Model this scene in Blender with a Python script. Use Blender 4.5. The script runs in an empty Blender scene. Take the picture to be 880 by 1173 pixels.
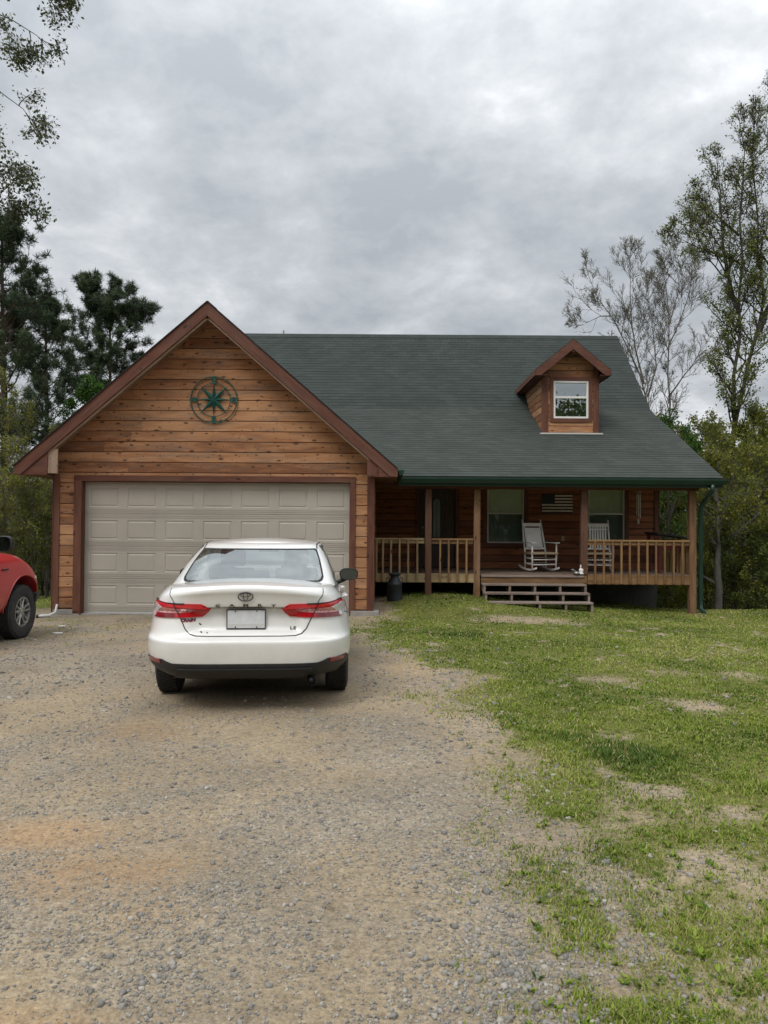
import bpy, bmesh, math, random
import numpy as np
from mathutils import Vector, Matrix

random.seed(7)
RNG = np.random.default_rng(7)
SC = bpy.context.scene
COL = SC.collection
PI = math.pi

# ------------------------------------------------------------------ camera
CAM_H, F, PITCH, ROLL = 1.6, 880.0, math.atan(16.5 / 880.0), math.radians(0.38)
CAM_ROT = Matrix.Rotation(PI / 2 + PITCH, 3, 'X') @ Matrix.Rotation(ROLL, 3, 'Z')


def ray(px, py):
    return CAM_ROT @ Vector(((px - 440) / F, (586.5 - py) / F, -1.0))


def P(px, py, D):
    """the point at depth y = D seen at a pixel of the 880 x 1173 photograph (used to measure the place)"""
    r = ray(px, py)
    return Vector((0, 0, CAM_H)) + r * (D / r.y)


# ------------------------------------------------------------------ noise
def _lat(seed):
    return np.random.default_rng(seed).random((256, 256))


_LATS = {}


def vnoise(x, y, seed=0):
    if seed not in _LATS:
        _LATS[seed] = _lat(seed)
    L = _LATS[seed]
    x = np.asarray(x, float); y = np.asarray(y, float)
    xi = np.floor(x).astype(int); yi = np.floor(y).astype(int)
    fx = x - xi; fy = y - yi
    fx = fx * fx * (3 - 2 * fx); fy = fy * fy * (3 - 2 * fy)
    a = L[xi & 255, yi & 255]; b = L[(xi + 1) & 255, yi & 255]
    c = L[xi & 255, (yi + 1) & 255]; d = L[(xi + 1) & 255, (yi + 1) & 255]
    return (a * (1 - fx) + b * fx) * (1 - fy) + (c * (1 - fx) + d * fx) * fy


def fbm(x, y, seed=0, octs=4, rough=0.5):
    s = 0; a = 1; t = 0
    for o in range(octs):
        s = s + a * vnoise(np.asarray(x) * 2 ** o + 17.3 * o, np.asarray(y) * 2 ** o + 5.1 * o, seed + o)
        t += a; a *= rough
    return s / t


def sstep(a, b, x):
    t = np.clip((np.asarray(x, float) - a) / (b - a), 0, 1)
    return t * t * (3 - 2 * t)


# ------------------------------------------------------------------ mesh builder
class MB:
    def __init__(self):
        self.v = []; self.f = []; self.uv = []; self.m = []; self.tone = []

    def add(self, verts, faces, uvs=None, mi=0, tone=None):
        b = len(self.v)
        self.v.extend([tuple(p) for p in verts])
        t = random.random() if tone is None else tone
        self.tone.extend([t] * len(verts))
        for k, fc in enumerate(faces):
            self.f.append(tuple(b + i for i in fc))
            self.m.append(mi)
            self.uv.append(uvs[k] if uvs is not None else None)
        return self

    def box(self, lo, hi, mi=0, tone=None):
        lo = Vector(lo); hi = Vector(hi)
        ax = max(range(3), key=lambda i: hi[i] - lo[i])
        d = Vector((0, 0, 0)); d[ax] = hi[ax] - lo[ax]
        o = [i for i in range(3) if i != ax]
        c = (lo + hi) / 2
        p0 = c - d / 2; p1 = c + d / 2
        up = Vector((0, 0, 0)); up[o[1]] = 1
        return self.plank(p0, p1, hi[o[0]] - lo[o[0]], hi[o[1]] - lo[o[1]], up, mi, tone)

    def plank(self, p0, p1, w, t, up=(0, 0, 1), mi=0, tone=None):
        """a board from p0 to p1, w across and t along 'up', UVs in metres along the board"""
        p0 = Vector(p0); p1 = Vector(p1)
        a = (p1 - p0); L = a.length; a = a.normalized()
        up = Vector(up); s = a.cross(up)
        if s.length < 1e-6:
            s = a.orthogonal()
        s.normalize(); u = s.cross(a).normalized()
        o = random.random() * 40; q = random.random() * 40
        V = [p0 + s * (w / 2 * i) + u * (t / 2 * j) for i, j in ((-1, -1), (1, -1), (1, 1), (-1, 1))]
        V += [v + a * L for v in V]
        Fc = [(3, 2, 1, 0), (4, 5, 6, 7)]
        U = [[(o, q), (o + w, q), (o + w, q + t), (o, q + t)]] * 2
        acc = q
        for k in range(4):
            n = (k + 1) % 4
            h = w if k % 2 == 0 else t
            Fc.append((k, n, n + 4, k + 4))
            U.append([(o, acc), (o, acc + h), (o + L, acc + h), (o + L, acc)])
            acc += h
        return self.add(V, Fc, U, mi, tone)

    def prism(self, poly, O, U, W, N, d, mi=0, tone=None):
        """polygon (in the U, W plane from O) extruded by d along N"""
        O = Vector(O); U = Vector(U); W = Vector(W); N = Vector(N)
        n = len(poly)
        A = [O + U * a + W * b for a, b in poly]
        B = [p + N * d for p in A]
        o = random.random() * 30
        uvp = [(a + o, b + o) for a, b in poly]
        Fc = [tuple(range(n)), tuple(range(2 * n - 1, n - 1, -1))]
        UV = [uvp, [uvp[i] for i in range(n - 1, -1, -1)]]
        for i in range(n):
            j = (i + 1) % n
            L = (A[j] - A[i]).length
            Fc.append((i, i + n, j + n, j)); UV.append([(o, o), (o, o + d), (o + L, o + d), (o + L, o)])
        return self.add(A + B, Fc, UV, mi, tone)

    def tube(self, pts, rad, n=6, mi=0, tone=None, cap=True):
        pts = [Vector(p) for p in pts]
        if not hasattr(rad, '__len__'):
            rad = [rad] * len(pts)
        V = []
        prev = None
        for i, p in enumerate(pts):
            d = (pts[min(i + 1, len(pts) - 1)] - pts[max(i - 1, 0)]).normalized()
            if prev is None:
                s = d.orthogonal().normalized()
            else:
                s = (prev - d * prev.dot(d))
                s = s.normalized() if s.length > 1e-6 else d.orthogonal().normalized()
            prev = s
            u = d.cross(s)
            for k in range(n):
                a = 2 * PI * k / n
                V.append(p + (s * math.cos(a) + u * math.sin(a)) * rad[i])
        Fc = []; UV = []
        acc = 0
        for i in range(len(pts) - 1):
            L = (pts[i + 1] - pts[i]).length
            for k in range(n):
                q = (k + 1) % n
                Fc.append((i * n + k, i * n + q, (i + 1) * n + q, (i + 1) * n + k))
                UV.append([(acc, k / n), (acc, (k + 1) / n), (acc + L, (k + 1) / n), (acc + L, k / n)])
            acc += L
        if cap:
            Fc.append(tuple(range(n - 1, -1, -1))); UV.append([(0, 0)] * n)
            b = (len(pts) - 1) * n
            Fc.append(tuple(range(b, b + n))); UV.append([(0, 0)] * n)
        return self.add(V, Fc, UV, mi, tone)

    def lathe(self, prof, c=(0, 0, 0), axis='Z', n=24, mi=0, tone=None, caps=True):
        c = Vector(c); V = []
        for r, h in prof:
            for k in range(n):
                a = 2 * PI * k / n
                if axis == 'Z': V.append(c + Vector((r * math.cos(a), r * math.sin(a), h)))
                elif axis == 'X': V.append(c + Vector((h, r * math.cos(a), r * math.sin(a))))
                else: V.append(c + Vector((r * math.cos(a), h, r * math.sin(a))))
        Fc = []
        for i in range(len(prof) - 1):
            for k in range(n):
                q = (k + 1) % n
                Fc.append((i * n + k, i * n + q, (i + 1) * n + q, (i + 1) * n + k))
        if caps and prof[0][0] > 1e-5: Fc.append(tuple(range(n)))
        if caps and prof[-1][0] > 1e-5: Fc.append(tuple(range((len(prof) - 1) * n, len(prof) * n)))
        return self.add(V, Fc, None, mi, tone)


def set_props(o, label=None, cat=None, group=None, kind=None):
    if label: o['label'] = label
    if cat: o['category'] = cat
    if group: o['group'] = group
    if kind: o['kind'] = kind
    return o


def world_of(o):
    W = Matrix.Identity(4)
    while o is not None:
        W = o.matrix_basis @ W
        o = o.parent
    return W


def build(name, mb, mats, parent=None, smooth=False, local=False, bevel=0, autosmooth=None, fixn=True):
    me = bpy.data.meshes.new(name)
    V = mb.v
    if parent is not None and not local:
        inv = world_of(parent).inverted()
        V = [tuple(inv @ Vector(p)) for p in V]
    me.from_pydata(V, [], mb.f)
    mats = mats if isinstance(mats, (list, tuple)) else [mats]
    for m in mats: me.materials.append(m)
    if len(mats) > 1:
        me.polygons.foreach_set('material_index', mb.m)
    uvl = me.uv_layers.new(name='UVMap')
    data = []
    for fc, uv in zip(mb.f, mb.uv):
        if uv is None: data.extend([0.0, 0.0] * len(fc))
        else:
            for a in uv: data.extend((a[0], a[1]))
    uvl.data.foreach_set('uv', data)
    ca = me.color_attributes.new(name='tone', type='FLOAT_COLOR', domain='POINT')
    t = np.repeat(np.array(mb.tone, dtype=np.float32)[:, None], 4, axis=1); t[:, 3] = 1
    ca.data.foreach_set('color', t.ravel())
    me.update(); me.validate()
    if fixn:
        bm = bmesh.new(); bm.from_mesh(me)
        bmesh.ops.recalc_face_normals(bm, faces=bm.faces)
        bm.to_mesh(me); bm.free()
    if smooth:
        me.polygons.foreach_set('use_smooth', [True] * len(me.polygons))
        if autosmooth:
            me.set_sharp_from_angle(angle=math.radians(autosmooth))
    o = bpy.data.objects.new(name, me)
    COL.objects.link(o)
    if parent is not None: o.parent = parent
    if bevel:
        b = o.modifiers.new('bevel', 'BEVEL'); b.width = bevel; b.segments = 2
        b.limit_method = 'ANGLE'; b.angle_limit = math.radians(40)
    return o


def np_mesh(name, verts, faces, mats, tone=None, smooth=False, parent=None, nv=4):
    """big meshes from numpy arrays; all faces have nv corners"""
    me = bpy.data.meshes.new(name)
    verts = np.asarray(verts, dtype=np.float32); faces = np.asarray(faces, dtype=np.int32)
    me.vertices.add(len(verts)); me.vertices.foreach_set('co', verts.ravel())
    me.loops.add(faces.size); me.loops.foreach_set('vertex_index', faces.ravel())
    me.polygons.add(len(faces))
    me.polygons.foreach_set('loop_start', np.arange(0, faces.size, nv, dtype=np.int32))
    me.polygons.foreach_set('loop_total', np.full(len(faces), nv, dtype=np.int32))
    if smooth: me.polygons.foreach_set('use_smooth', np.ones(len(faces), dtype=bool))
    for m in (mats if isinstance(mats, (list, tuple)) else [mats]): me.materials.append(m)
    me.update(calc_edges=True)
    if tone is not None:
        tone = np.asarray(tone, dtype=np.float32)
        if tone.ndim == 1: tone = np.repeat(tone[:, None], 3, axis=1)
        c = np.ones((len(verts), 4), dtype=np.float32); c[:, :3] = tone
        ca = me.color_attributes.new(name='tone', type='FLOAT_COLOR', domain='POINT')
        ca.data.foreach_set('color', c.ravel())
    o = bpy.data.objects.new(name, me); COL.objects.link(o)
    if parent is not None: o.parent = parent
    return o


def empty(name, loc, rz=0.0, label=None, cat=None, group=None, kind=None):
    o = bpy.data.objects.new(name, None); COL.objects.link(o)
    o.location = loc; o.rotation_euler = (0, 0, rz); o.empty_display_size = 0.2
    return set_props(o, label, cat, group, kind)


def copy_tree(o, parent=None):
    c = o.copy(); COL.objects.link(c)
    if parent is not None: c.parent = parent
    for ch in list(o.children): copy_tree(ch, c)
    return c


# ------------------------------------------------------------------ materials
def new_mat(name):
    m = bpy.data.materials.new(name); m.use_nodes = True
    nt = m.node_tree
    return m, nt, nt.nodes['Principled BSDF']


def N(nt, t, **kw):
    n = nt.nodes.new(t)
    for k, v in kw.items():
        if k in n.inputs: n.inputs[k].default_value = v
        else: setattr(n, k, v)
    return n


def L(nt, a, b): nt.links.new(a, b)


def ramp(nt, fac, stops, interp='LINEAR'):
    r = nt.nodes.new('ShaderNodeValToRGB'); r.color_ramp.interpolation = interp
    e = r.color_ramp.elements
    while len(e) < len(stops): e.new(0.5)
    for i, (p, c) in enumerate(stops):
        e[i].position = p; e[i].color = (c[0], c[1], c[2], 1) if len(c) == 3 else c
    L(nt, fac, r.inputs[0]); return r


def mix(nt, fac, a, b, mode='MIX'):
    n = nt.nodes.new('ShaderNodeMix'); n.data_type = 'RGBA'; n.blend_type = mode
    for s, v in ((0, fac), (6, a), (7, b)):
        if hasattr(v, 'is_linked') or isinstance(v, bpy.types.NodeSocket): L(nt, v, n.inputs[s])
        elif isinstance(v, (int, float)): n.inputs[s].default_value = v if s == 0 else (v, v, v, 1)
        else: n.inputs[s].default_value = (v[0], v[1], v[2], 1)
    return n.outputs[2]


def math_n(nt, op, a, b=None, c=None, clamp=False):
    n = nt.nodes.new('ShaderNodeMath'); n.operation = op; n.use_clamp = clamp
    for i, v in enumerate((a, b, c)):
        if v is None: continue
        if isinstance(v, bpy.types.NodeSocket): L(nt, v, n.inputs[i])
        else: n.inputs[i].default_value = v
    return n.outputs[0]


def simple(name, col, rough=0.6, metal=0.0, var=0.12, scale=8.0, bump=0.0, spec=0.5, coat=0.0):
    m, nt, b = new_mat(name)
    tc = N(nt, 'ShaderNodeTexCoord')
    n = N(nt, 'ShaderNodeTexNoise'); n.inputs['Scale'].default_value = scale; n.inputs['Detail'].default_value = 6
    L(nt, tc.outputs['Object'], n.inputs['Vector'])
    r = ramp(nt, n.outputs['Fac'], [(0.3, [c * (1 - var) for c in col]), (0.7, [min(1, c * (1 + var)) for c in col])])
    L(nt, r.outputs[0], b.inputs['Base Color'])
    b.inputs['Roughness'].default_value = rough; b.inputs['Metallic'].default_value = metal
    b.inputs['Specular IOR Level'].default_value = spec; b.inputs['Coat Weight'].default_value = coat
    if bump:
        bp = N(nt, 'ShaderNodeBump'); bp.inputs['Strength'].default_value = bump; bp.inputs['Distance'].default_value = 0.01
        L(nt, n.outputs['Fac'], bp.inputs['Height']); L(nt, bp.outputs[0], b.inputs['Normal'])
    return m


def wood(name, dark, mid, light, knots=0.5, grey=0.0, rough=0.75, seedoff=0.0, tonevar=0.5, checks=0.0):
    """boards: UV u runs along the board in metres"""
    m, nt, b = new_mat(name)
    uv = N(nt, 'ShaderNodeUVMap'); uv.uv_map = 'UVMap'
    at = N(nt, 'ShaderNodeAttribute'); at.attribute_name = 'tone'
    # warp the grain
    mp = N(nt, 'ShaderNodeMapping'); mp.inputs['Scale'].default_value = (1.6, 9.0, 1); mp.inputs['Location'].default_value = (seedoff, 0, 0)
    L(nt, uv.outputs[0], mp.inputs[0])
    n1 = N(nt, 'ShaderNodeTexNoise'); n1.inputs['Scale'].default_value = 1.0; n1.inputs['Detail'].default_value = 4
    n1.inputs['Distortion'].default_value = 0.6
    L(nt, mp.outputs[0], n1.inputs['Vector'])
    mp2 = N(nt, 'ShaderNodeMapping'); mp2.inputs['Scale'].default_value = (3.0, 75.0, 1)
    L(nt, uv.outputs[0], mp2.inputs[0])
    n2 = N(nt, 'ShaderNodeTexNoise'); n2.inputs['Scale'].default_value = 1.0; n2.inputs['Detail'].default_value = 5
    n2.inputs['Roughness'].default_value = 0.6; n2.inputs['Distortion'].default_value = 1.2
    L(nt, mp2.outputs[0], n2.inputs['Vector'])
    s = math_n(nt, 'MULTIPLY_ADD', n1.outputs['Fac'], 0.9, -0.2)
    s = math_n(nt, 'MULTIPLY_ADD', n2.outputs['Fac'], 0.55, s)
    s = math_n(nt, 'MULTIPLY_ADD', at.outputs['Fac'], tonevar, s)
    s = math_n(nt, 'SUBTRACT', s, tonevar * 0.5 + 0.02)
    r = ramp(nt, s, [(0.22, dark), (0.45, mid), (0.75, light)])
    col = r.outputs[0]
    if grey:
        mg = N(nt, 'ShaderNodeMapping'); mg.inputs['Scale'].default_value = (0.9, 6.0, 1); mg.inputs['Location'].default_value = (3.3, 1.7, 0)
        L(nt, uv.outputs[0], mg.inputs[0])
        ng = N(nt, 'ShaderNodeTexNoise'); ng.inputs['Scale'].default_value = 1.0; ng.inputs['Detail'].default_value = 7
        ng.inputs['Roughness'].default_value = 0.65
        L(nt, mg.outputs[0], ng.inputs['Vector'])
        rg = ramp(nt, ng.outputs['Fac'], [(0.48, (0, 0, 0)), (0.72, (grey, grey, grey))])
        col = mix(nt, rg.outputs[0], col, [0.16, 0.115, 0.085])
    if knots:
        mk = N(nt, 'ShaderNodeMapping'); mk.inputs['Scale'].default_value = (2.8, 6.5, 1)
        L(nt, uv.outputs[0], mk.inputs[0])
        vk = N(nt, 'ShaderNodeTexVoronoi'); vk.voronoi_dimensions = '2D'; vk.inputs['Scale'].default_value = 1.0
        L(nt, mk.outputs[0], vk.inputs['Vector'])
        sep = N(nt, 'ShaderNodeSeparateColor'); L(nt, vk.outputs['Color'], sep.inputs[0])
        on = math_n(nt, 'GREATER_THAN', sep.outputs[0], 1.0 - knots)
        size = math_n(nt, 'MULTIPLY_ADD', sep.outputs[1], 0.13, 0.045)
        d = math_n(nt, 'DIVIDE', vk.outputs['Distance'], size)
        kr = ramp(nt, d, [(0.55, (1, 1, 1)), (1.0, (0, 0, 0))])
        kf = math_n(nt, 'MULTIPLY', kr.outputs[0], on)
        mj = N(nt, 'ShaderNodeMapping'); mj.inputs['Scale'].default_value = (6.5, 9.0, 1); mj.inputs['Location'].default_value = (5.2, 3.1, 0)
        L(nt, uv.outputs[0], mj.inputs[0])
        vj = N(nt, 'ShaderNodeTexVoronoi'); vj.voronoi_dimensions = '2D'; vj.inputs['Scale'].default_value = 1.0; L(nt, mj.outputs[0], vj.inputs['Vector'])
        sj = N(nt, 'ShaderNodeSeparateColor'); L(nt, vj.outputs['Color'], sj.inputs[0])
        ncl = N(nt, 'ShaderNodeTexNoise'); ncl.inputs['Scale'].default_value = .7; L(nt, uv.outputs[0], ncl.inputs['Vector'])
        onj = math_n(nt, 'GREATER_THAN', math_n(nt, 'ADD', sj.outputs[0], math_n(nt, 'MULTIPLY_ADD', ncl.outputs['Fac'], 1.6, -.8)), 1.0 - knots * .55)
        rj = ramp(nt, math_n(nt, 'DIVIDE', vj.outputs['Distance'], .10), [(.6, (1, 1, 1)), (1.0, (0, 0, 0))])
        kf = math_n(nt, 'MAXIMUM', kf, math_n(nt, 'MULTIPLY', rj.outputs[0], onj))
        col = mix(nt, math_n(nt, 'MULTIPLY', kf, 0.85), col, [c * 0.22 for c in dark])
    L(nt, col, b.inputs['Base Color'])
    b.inputs['Roughness'].default_value = rough
    bp = N(nt, 'ShaderNodeBump'); bp.inputs['Strength'].default_value = 0.35; bp.inputs['Distance'].default_value = 0.004
    L(nt, n2.outputs['Fac'], bp.inputs['Height']); L(nt, bp.outputs[0], b.inputs['Normal'])
    return m


def shingles(name, c1, c2, c3):
    m, nt, b = new_mat(name)
    uv = N(nt, 'ShaderNodeUVMap'); uv.uv_map = 'UVMap'
    at = N(nt, 'ShaderNodeAttribute'); at.attribute_name = 'tone'
    br = N(nt, 'ShaderNodeTexBrick'); br.offset = 0.37; br.offset_frequency = 2
    br.inputs['Scale'].default_value = 1.0; br.inputs['Brick Width'].default_value = 0.24
    br.inputs['Row Height'].default_value = 0.14; br.inputs['Mortar Size'].default_value = 0.004
    br.inputs['Color1'].default_value = (0, 0, 0, 1); br.inputs['Color2'].default_value = (1, 1, 1, 1)
    br.inputs['Mortar'].default_value = (0.15, 0.15, 0.15, 1); br.inputs['Bias'].default_value = 0.0
    L(nt, uv.outputs[0], br.inputs['Vector'])
    n1 = N(nt, 'ShaderNodeTexNoise'); n1.inputs['Scale'].default_value = 260; n1.inputs['Detail'].default_value = 2
    L(nt, uv.outputs[0], n1.inputs['Vector'])
    n2 = N(nt, 'ShaderNodeTexNoise'); n2.inputs['Scale'].default_value = 0.8; n2.inputs['Detail'].default_value = 5
    L(nt, uv.outputs[0], n2.inputs['Vector'])
    s = math_n(nt, 'MULTIPLY', br.outputs['Color'], 0.15)
    s = math_n(nt, 'MULTIPLY_ADD', n1.outputs['Fac'], 0.5, s)
    s = math_n(nt, 'MULTIPLY_ADD', n2.outputs['Fac'], 0.35, s)
    s = math_n(nt, 'MULTIPLY_ADD', at.outputs['Fac'], 0.04, s)
    r = ramp(nt, math_n(nt, 'SUBTRACT', s, 0.08), [(0.2, c1), (0.5, c2), (0.8, c3)])
    L(nt, r.outputs[0], b.inputs['Base Color']); b.inputs['Roughness'].default_value = 0.9
    b.inputs['Specular IOR Level'].default_value = 0.25
    bp = N(nt, 'ShaderNodeBump'); bp.inputs['Strength'].default_value = 0.5; bp.inputs['Distance'].default_value = 0.003
    L(nt, n1.outputs['Fac'], bp.inputs['Height']); L(nt, bp.outputs[0], b.inputs['Normal'])
    return m


def leafmat(name, dark, light, trans=0.25, yellow=None):
    m, nt, b = new_mat(name)
    at = N(nt, 'ShaderNodeAttribute'); at.attribute_name = 'tone'
    oi = N(nt, 'ShaderNodeObjectInfo')
    st = [(0.0, dark), (0.75, light)]
    if yellow: st = [(0.0, dark), (0.6, light), (1.0, yellow)]
    f = math_n(nt, 'MULTIPLY_ADD', oi.outputs['Random'], 0.16, math_n(nt, 'SUBTRACT', at.outputs['Fac'], 0.08))
    r = ramp(nt, f, st)
    L(nt, r.outputs[0], b.inputs['Base Color']); b.inputs['Roughness'].default_value = 0.6
    b.inputs['Specular IOR Level'].default_value = 0.3
    if trans:
        t = N(nt, 'ShaderNodeBsdfTranslucent'); L(nt, r.outputs[0], t.inputs[0])
        ms = N(nt, 'ShaderNodeMixShader'); ms.inputs[0].default_value = trans
        out = nt.nodes['Material Output']
        L(nt, b.outputs[0], ms.inputs[1]); L(nt, t.outputs[0], ms.inputs[2]); L(nt, ms.outputs[0], out.inputs['Surface'])
    return m


def glass(name, tint=(0.02, 0.025, 0.025), reflect=0.5, rough=0.03, clear=0.35):
    """window glass: part mirror, part see-through, part tint"""
    m, nt, b = new_mat(name)
    b.inputs['Base Color'].default_value = (*tint, 1); b.inputs['Roughness'].default_value = rough
    g = N(nt, 'ShaderNodeBsdfGlossy'); g.inputs['Roughness'].default_value = rough
    g.inputs['Color'].default_value = (0.9, 0.95, 0.95, 1)
    t = N(nt, 'ShaderNodeBsdfTransparent'); t.inputs[0].default_value = (0.88, 0.93, 0.90, 1)
    tc = N(nt, 'ShaderNodeTexCoord')
    n = N(nt, 'ShaderNodeTexNoise'); n.inputs['Scale'].default_value = 3; L(nt, tc.outputs['Object'], n.inputs['Vector'])
    bp = N(nt, 'ShaderNodeBump'); bp.inputs['Strength'].default_value = 0.02; L(nt, n.outputs['Fac'], bp.inputs['Height'])
    L(nt, bp.outputs[0], g.inputs['Normal'])
    m1 = N(nt, 'ShaderNodeMixShader'); m1.inputs[0].default_value = clear
    L(nt, b.outputs[0], m1.inputs[1]); L(nt, t.outputs[0], m1.inputs[2])
    fr = N(nt, 'ShaderNodeFresnel'); fr.inputs[0].default_value = 1.5
    fac = math_n(nt, 'MULTIPLY_ADD', fr.outputs[0], 1.0, reflect, clamp=True)
    m2 = N(nt, 'ShaderNodeMixShader'); L(nt, fac, m2.inputs[0])
    L(nt, m1.outputs[0], m2.inputs[1]); L(nt, g.outputs[0], m2.inputs[2])
    L(nt, m2.outputs[0], nt.nodes['Material Output'].inputs['Surface'])
    return m


M = {}
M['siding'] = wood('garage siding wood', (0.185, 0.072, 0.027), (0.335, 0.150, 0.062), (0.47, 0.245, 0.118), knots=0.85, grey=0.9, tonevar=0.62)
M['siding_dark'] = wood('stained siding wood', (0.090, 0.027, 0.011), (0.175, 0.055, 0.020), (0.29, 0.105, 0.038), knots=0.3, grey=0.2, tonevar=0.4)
M['trim'] = wood('red brown trim wood', (0.055, 0.017, 0.009), (0.100, 0.031, 0.0155), (0.145, 0.054, 0.028), knots=0.1, grey=0.3, tonevar=0.3)
M['post'] = wood('porch post wood', (0.085, 0.042, 0.018), (0.155, 0.078, 0.034), (0.24, 0.135, 0.065), knots=0.35, grey=0.5, tonevar=0.2)
M['post_dark'] = wood('dark porch post wood', (0.06, 0.025, 0.014), (0.105, 0.045, 0.024), (0.165, 0.078, 0.042), knots=0.25, grey=0.3, tonevar=0.2)
M['pine'] = wood('pale new lumber', (0.20, 0.135, 0.06), (0.32, 0.225, 0.11), (0.42, 0.32, 0.18), knots=0.25, grey=0.3, tonevar=0.25)
M['rail'] = wood('orange railing wood', (0.098, 0.048, 0.016), (0.18, 0.094, 0.034), (0.27, 0.155, 0.062), knots=0.25, grey=0.3, tonevar=0.35)
M['deck'] = wood('weathered deck boards', (0.06, 0.038, 0.026), (0.12, 0.08, 0.055), (0.18, 0.13, 0.10), knots=0.2, grey=0.6, tonevar=0.3)
M['step'] = wood('grey weathered step boards', (0.12, 0.088, 0.068), (0.20, 0.155, 0.125), (0.28, 0.225, 0.19), knots=0.15, grey=0.3, tonevar=0.3)
M['soffit'] = wood('weathered soffit boards', (0.15, 0.085, 0.055), (0.24, 0.155, 0.105), (0.34, 0.24, 0.17), knots=0.2, grey=0.6)
M['shingle'] = shingles('green grey shingles', (0.020, 0.0265, 0.0240), (0.038, 0.048, 0.0435), (0.066, 0.080, 0.072))
M['shingle_low'] = shingles('paler green grey shingles', (0.024, 0.030, 0.0260), (0.047, 0.0555, 0.0490), (0.083, 0.094, 0.083))
M['gutter'] = simple('dark green gutter metal', (0.010, 0.036, 0.028), 0.35, 0.0, 0.15, 3)
M['gdoor'] = simple('taupe garage door steel', (0.41, 0.372, 0.318), 0.5, 0.0, 0.07, 1.4)
M['concrete'] = simple('concrete', (0.25, 0.235, 0.21), 0.9, 0.0, 0.25, 5, 0.4)
M['block'] = simple('dark foundation block', (0.07, 0.068, 0.062), 0.9, 0.0, 0.25, 4, 0.4)
M['vinyl'] = simple('white vinyl frame', (0.72, 0.72, 0.69), 0.4, 0, 0.04, 3)
M['vinyl_grey'] = simple('greyed vinyl frame', (0.55, 0.56, 0.53), 0.4, 0, 0.05, 3)
M['blind'] = simple('drawn window blind', (0.70, 0.74, 0.60), 0.8, 0, 0.05, 4)
M['insect'] = simple('dark window screen', (0.16, 0.20, 0.17), 0.8, 0, 0.1, 4)
M['black'] = simple('black plastic', (0.012, 0.012, 0.013), 0.5, 0, 0.2, 6)
M['void'] = simple('dark interior', (0.02, 0.018, 0.016), 0.9)
M['white_wood'] = simple('white painted wood', (0.78, 0.77, 0.74), 0.45, 0, 0.06, 9)
M['cane'] = simple('tan woven seat', (0.40, 0.32, 0.21), 0.8, 0, 0.25, 30, 0.3)
M['door'] = simple('dark stained door', (0.035, 0.016, 0.011), 0.45, 0, 0.3, 5)
M['doorglass'] = glass('leaded door glass', (0.10, 0.115, 0.10), 0.06, 0.15, 0.0)
M['winglass'] = glass('window pane', (0.02, 0.03, 0.03), 0.0, 0.02, 0.98)
M['dormglass'] = glass('dormer window pane', (0.01, 0.014, 0.014), 0.40, 0.01, 0.25)
M['metal'] = simple('weathered metal', (0.35, 0.35, 0.34), 0.4, 0.8, 0.2, 6)
M['flash'] = simple('pale flashing metal', (0.55, 0.54, 0.50), 0.5, 0.2, 0.1, 5)
M['verdigris'] = simple('green patina metal', (0.028, 0.085, 0.062), 0.6, 0.3, 0.5, 12)
M['teal'] = simple('teal painted metal', (0.008, 0.075, 0.060), 0.5, 0.2, 0.3, 12)
M['can'] = simple('old dark milk can metal', (0.028, 0.036, 0.042), 0.5, 0.3, 0.4, 6, 0.2)

# ================================================================== GROUND SHAPE
def gz(x, y):
    x = np.asarray(x, float); y = np.asarray(y, float)
    z = -0.04 * sstep(9, 14, y) - 0.125 * sstep(3.0, 6.5, x) * sstep(9, 15.5, y)
    z = z + 0.25 * np.exp(-((x - 1.2) / 1.6) ** 2) * sstep(13.3, 15.6, y)
    z = z - 0.30 * np.maximum(0, y - 16.9) * sstep(5.6, 6.8, x) * np.exp(-np.maximum(0, y - 30) / 60)
    z = z - 0.05 * np.maximum(0, np.minimum(y, 24) - 15) * sstep(-5.8, -6.6, x) - 0.18 * np.maximum(0, np.minimum(y, 60) - 21) * sstep(-5.0, -6.6, x)
    z = np.where(y > 30, np.maximum(z, -6.5), np.maximum(z, -5.0))
    near = np.exp(-(np.maximum(0, np.abs(x) - 9) / 6) ** 2) * np.exp(-(np.maximum(0, y - 18) / 6) ** 2)
    z = z + near * (0.035 * (fbm(x * .7 + 9, y * .7 + 3, 11, 3) - .5) + 0.014 * (fbm(x * 3.1, y * 3.1, 21, 3) - .5))
    return z


def grass_edge(y):
    return np.interp(y, [1.0, 2.4, 3.0, 4.0, 5.3, 6.5, 7.5, 9.0, 10.5, 11.5, 12.3, 13.5, 14.4], [.55, .55, .62, .66, .72, .72, .62, .42, .05, -.35, -.75, -.55, -.15])


def spot(x, y, px, py, rx, ry, p=2.0):
    """soft elliptical patch on the ground centred at a photo pixel; radii in metres"""
    D = CAM_H * F / (py - 603.0); cx = (px - 440) / F * D
    return np.exp(-(((x - cx) / rx) ** 2 + ((y - D) / ry) ** 2) ** (p / 2))


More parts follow.
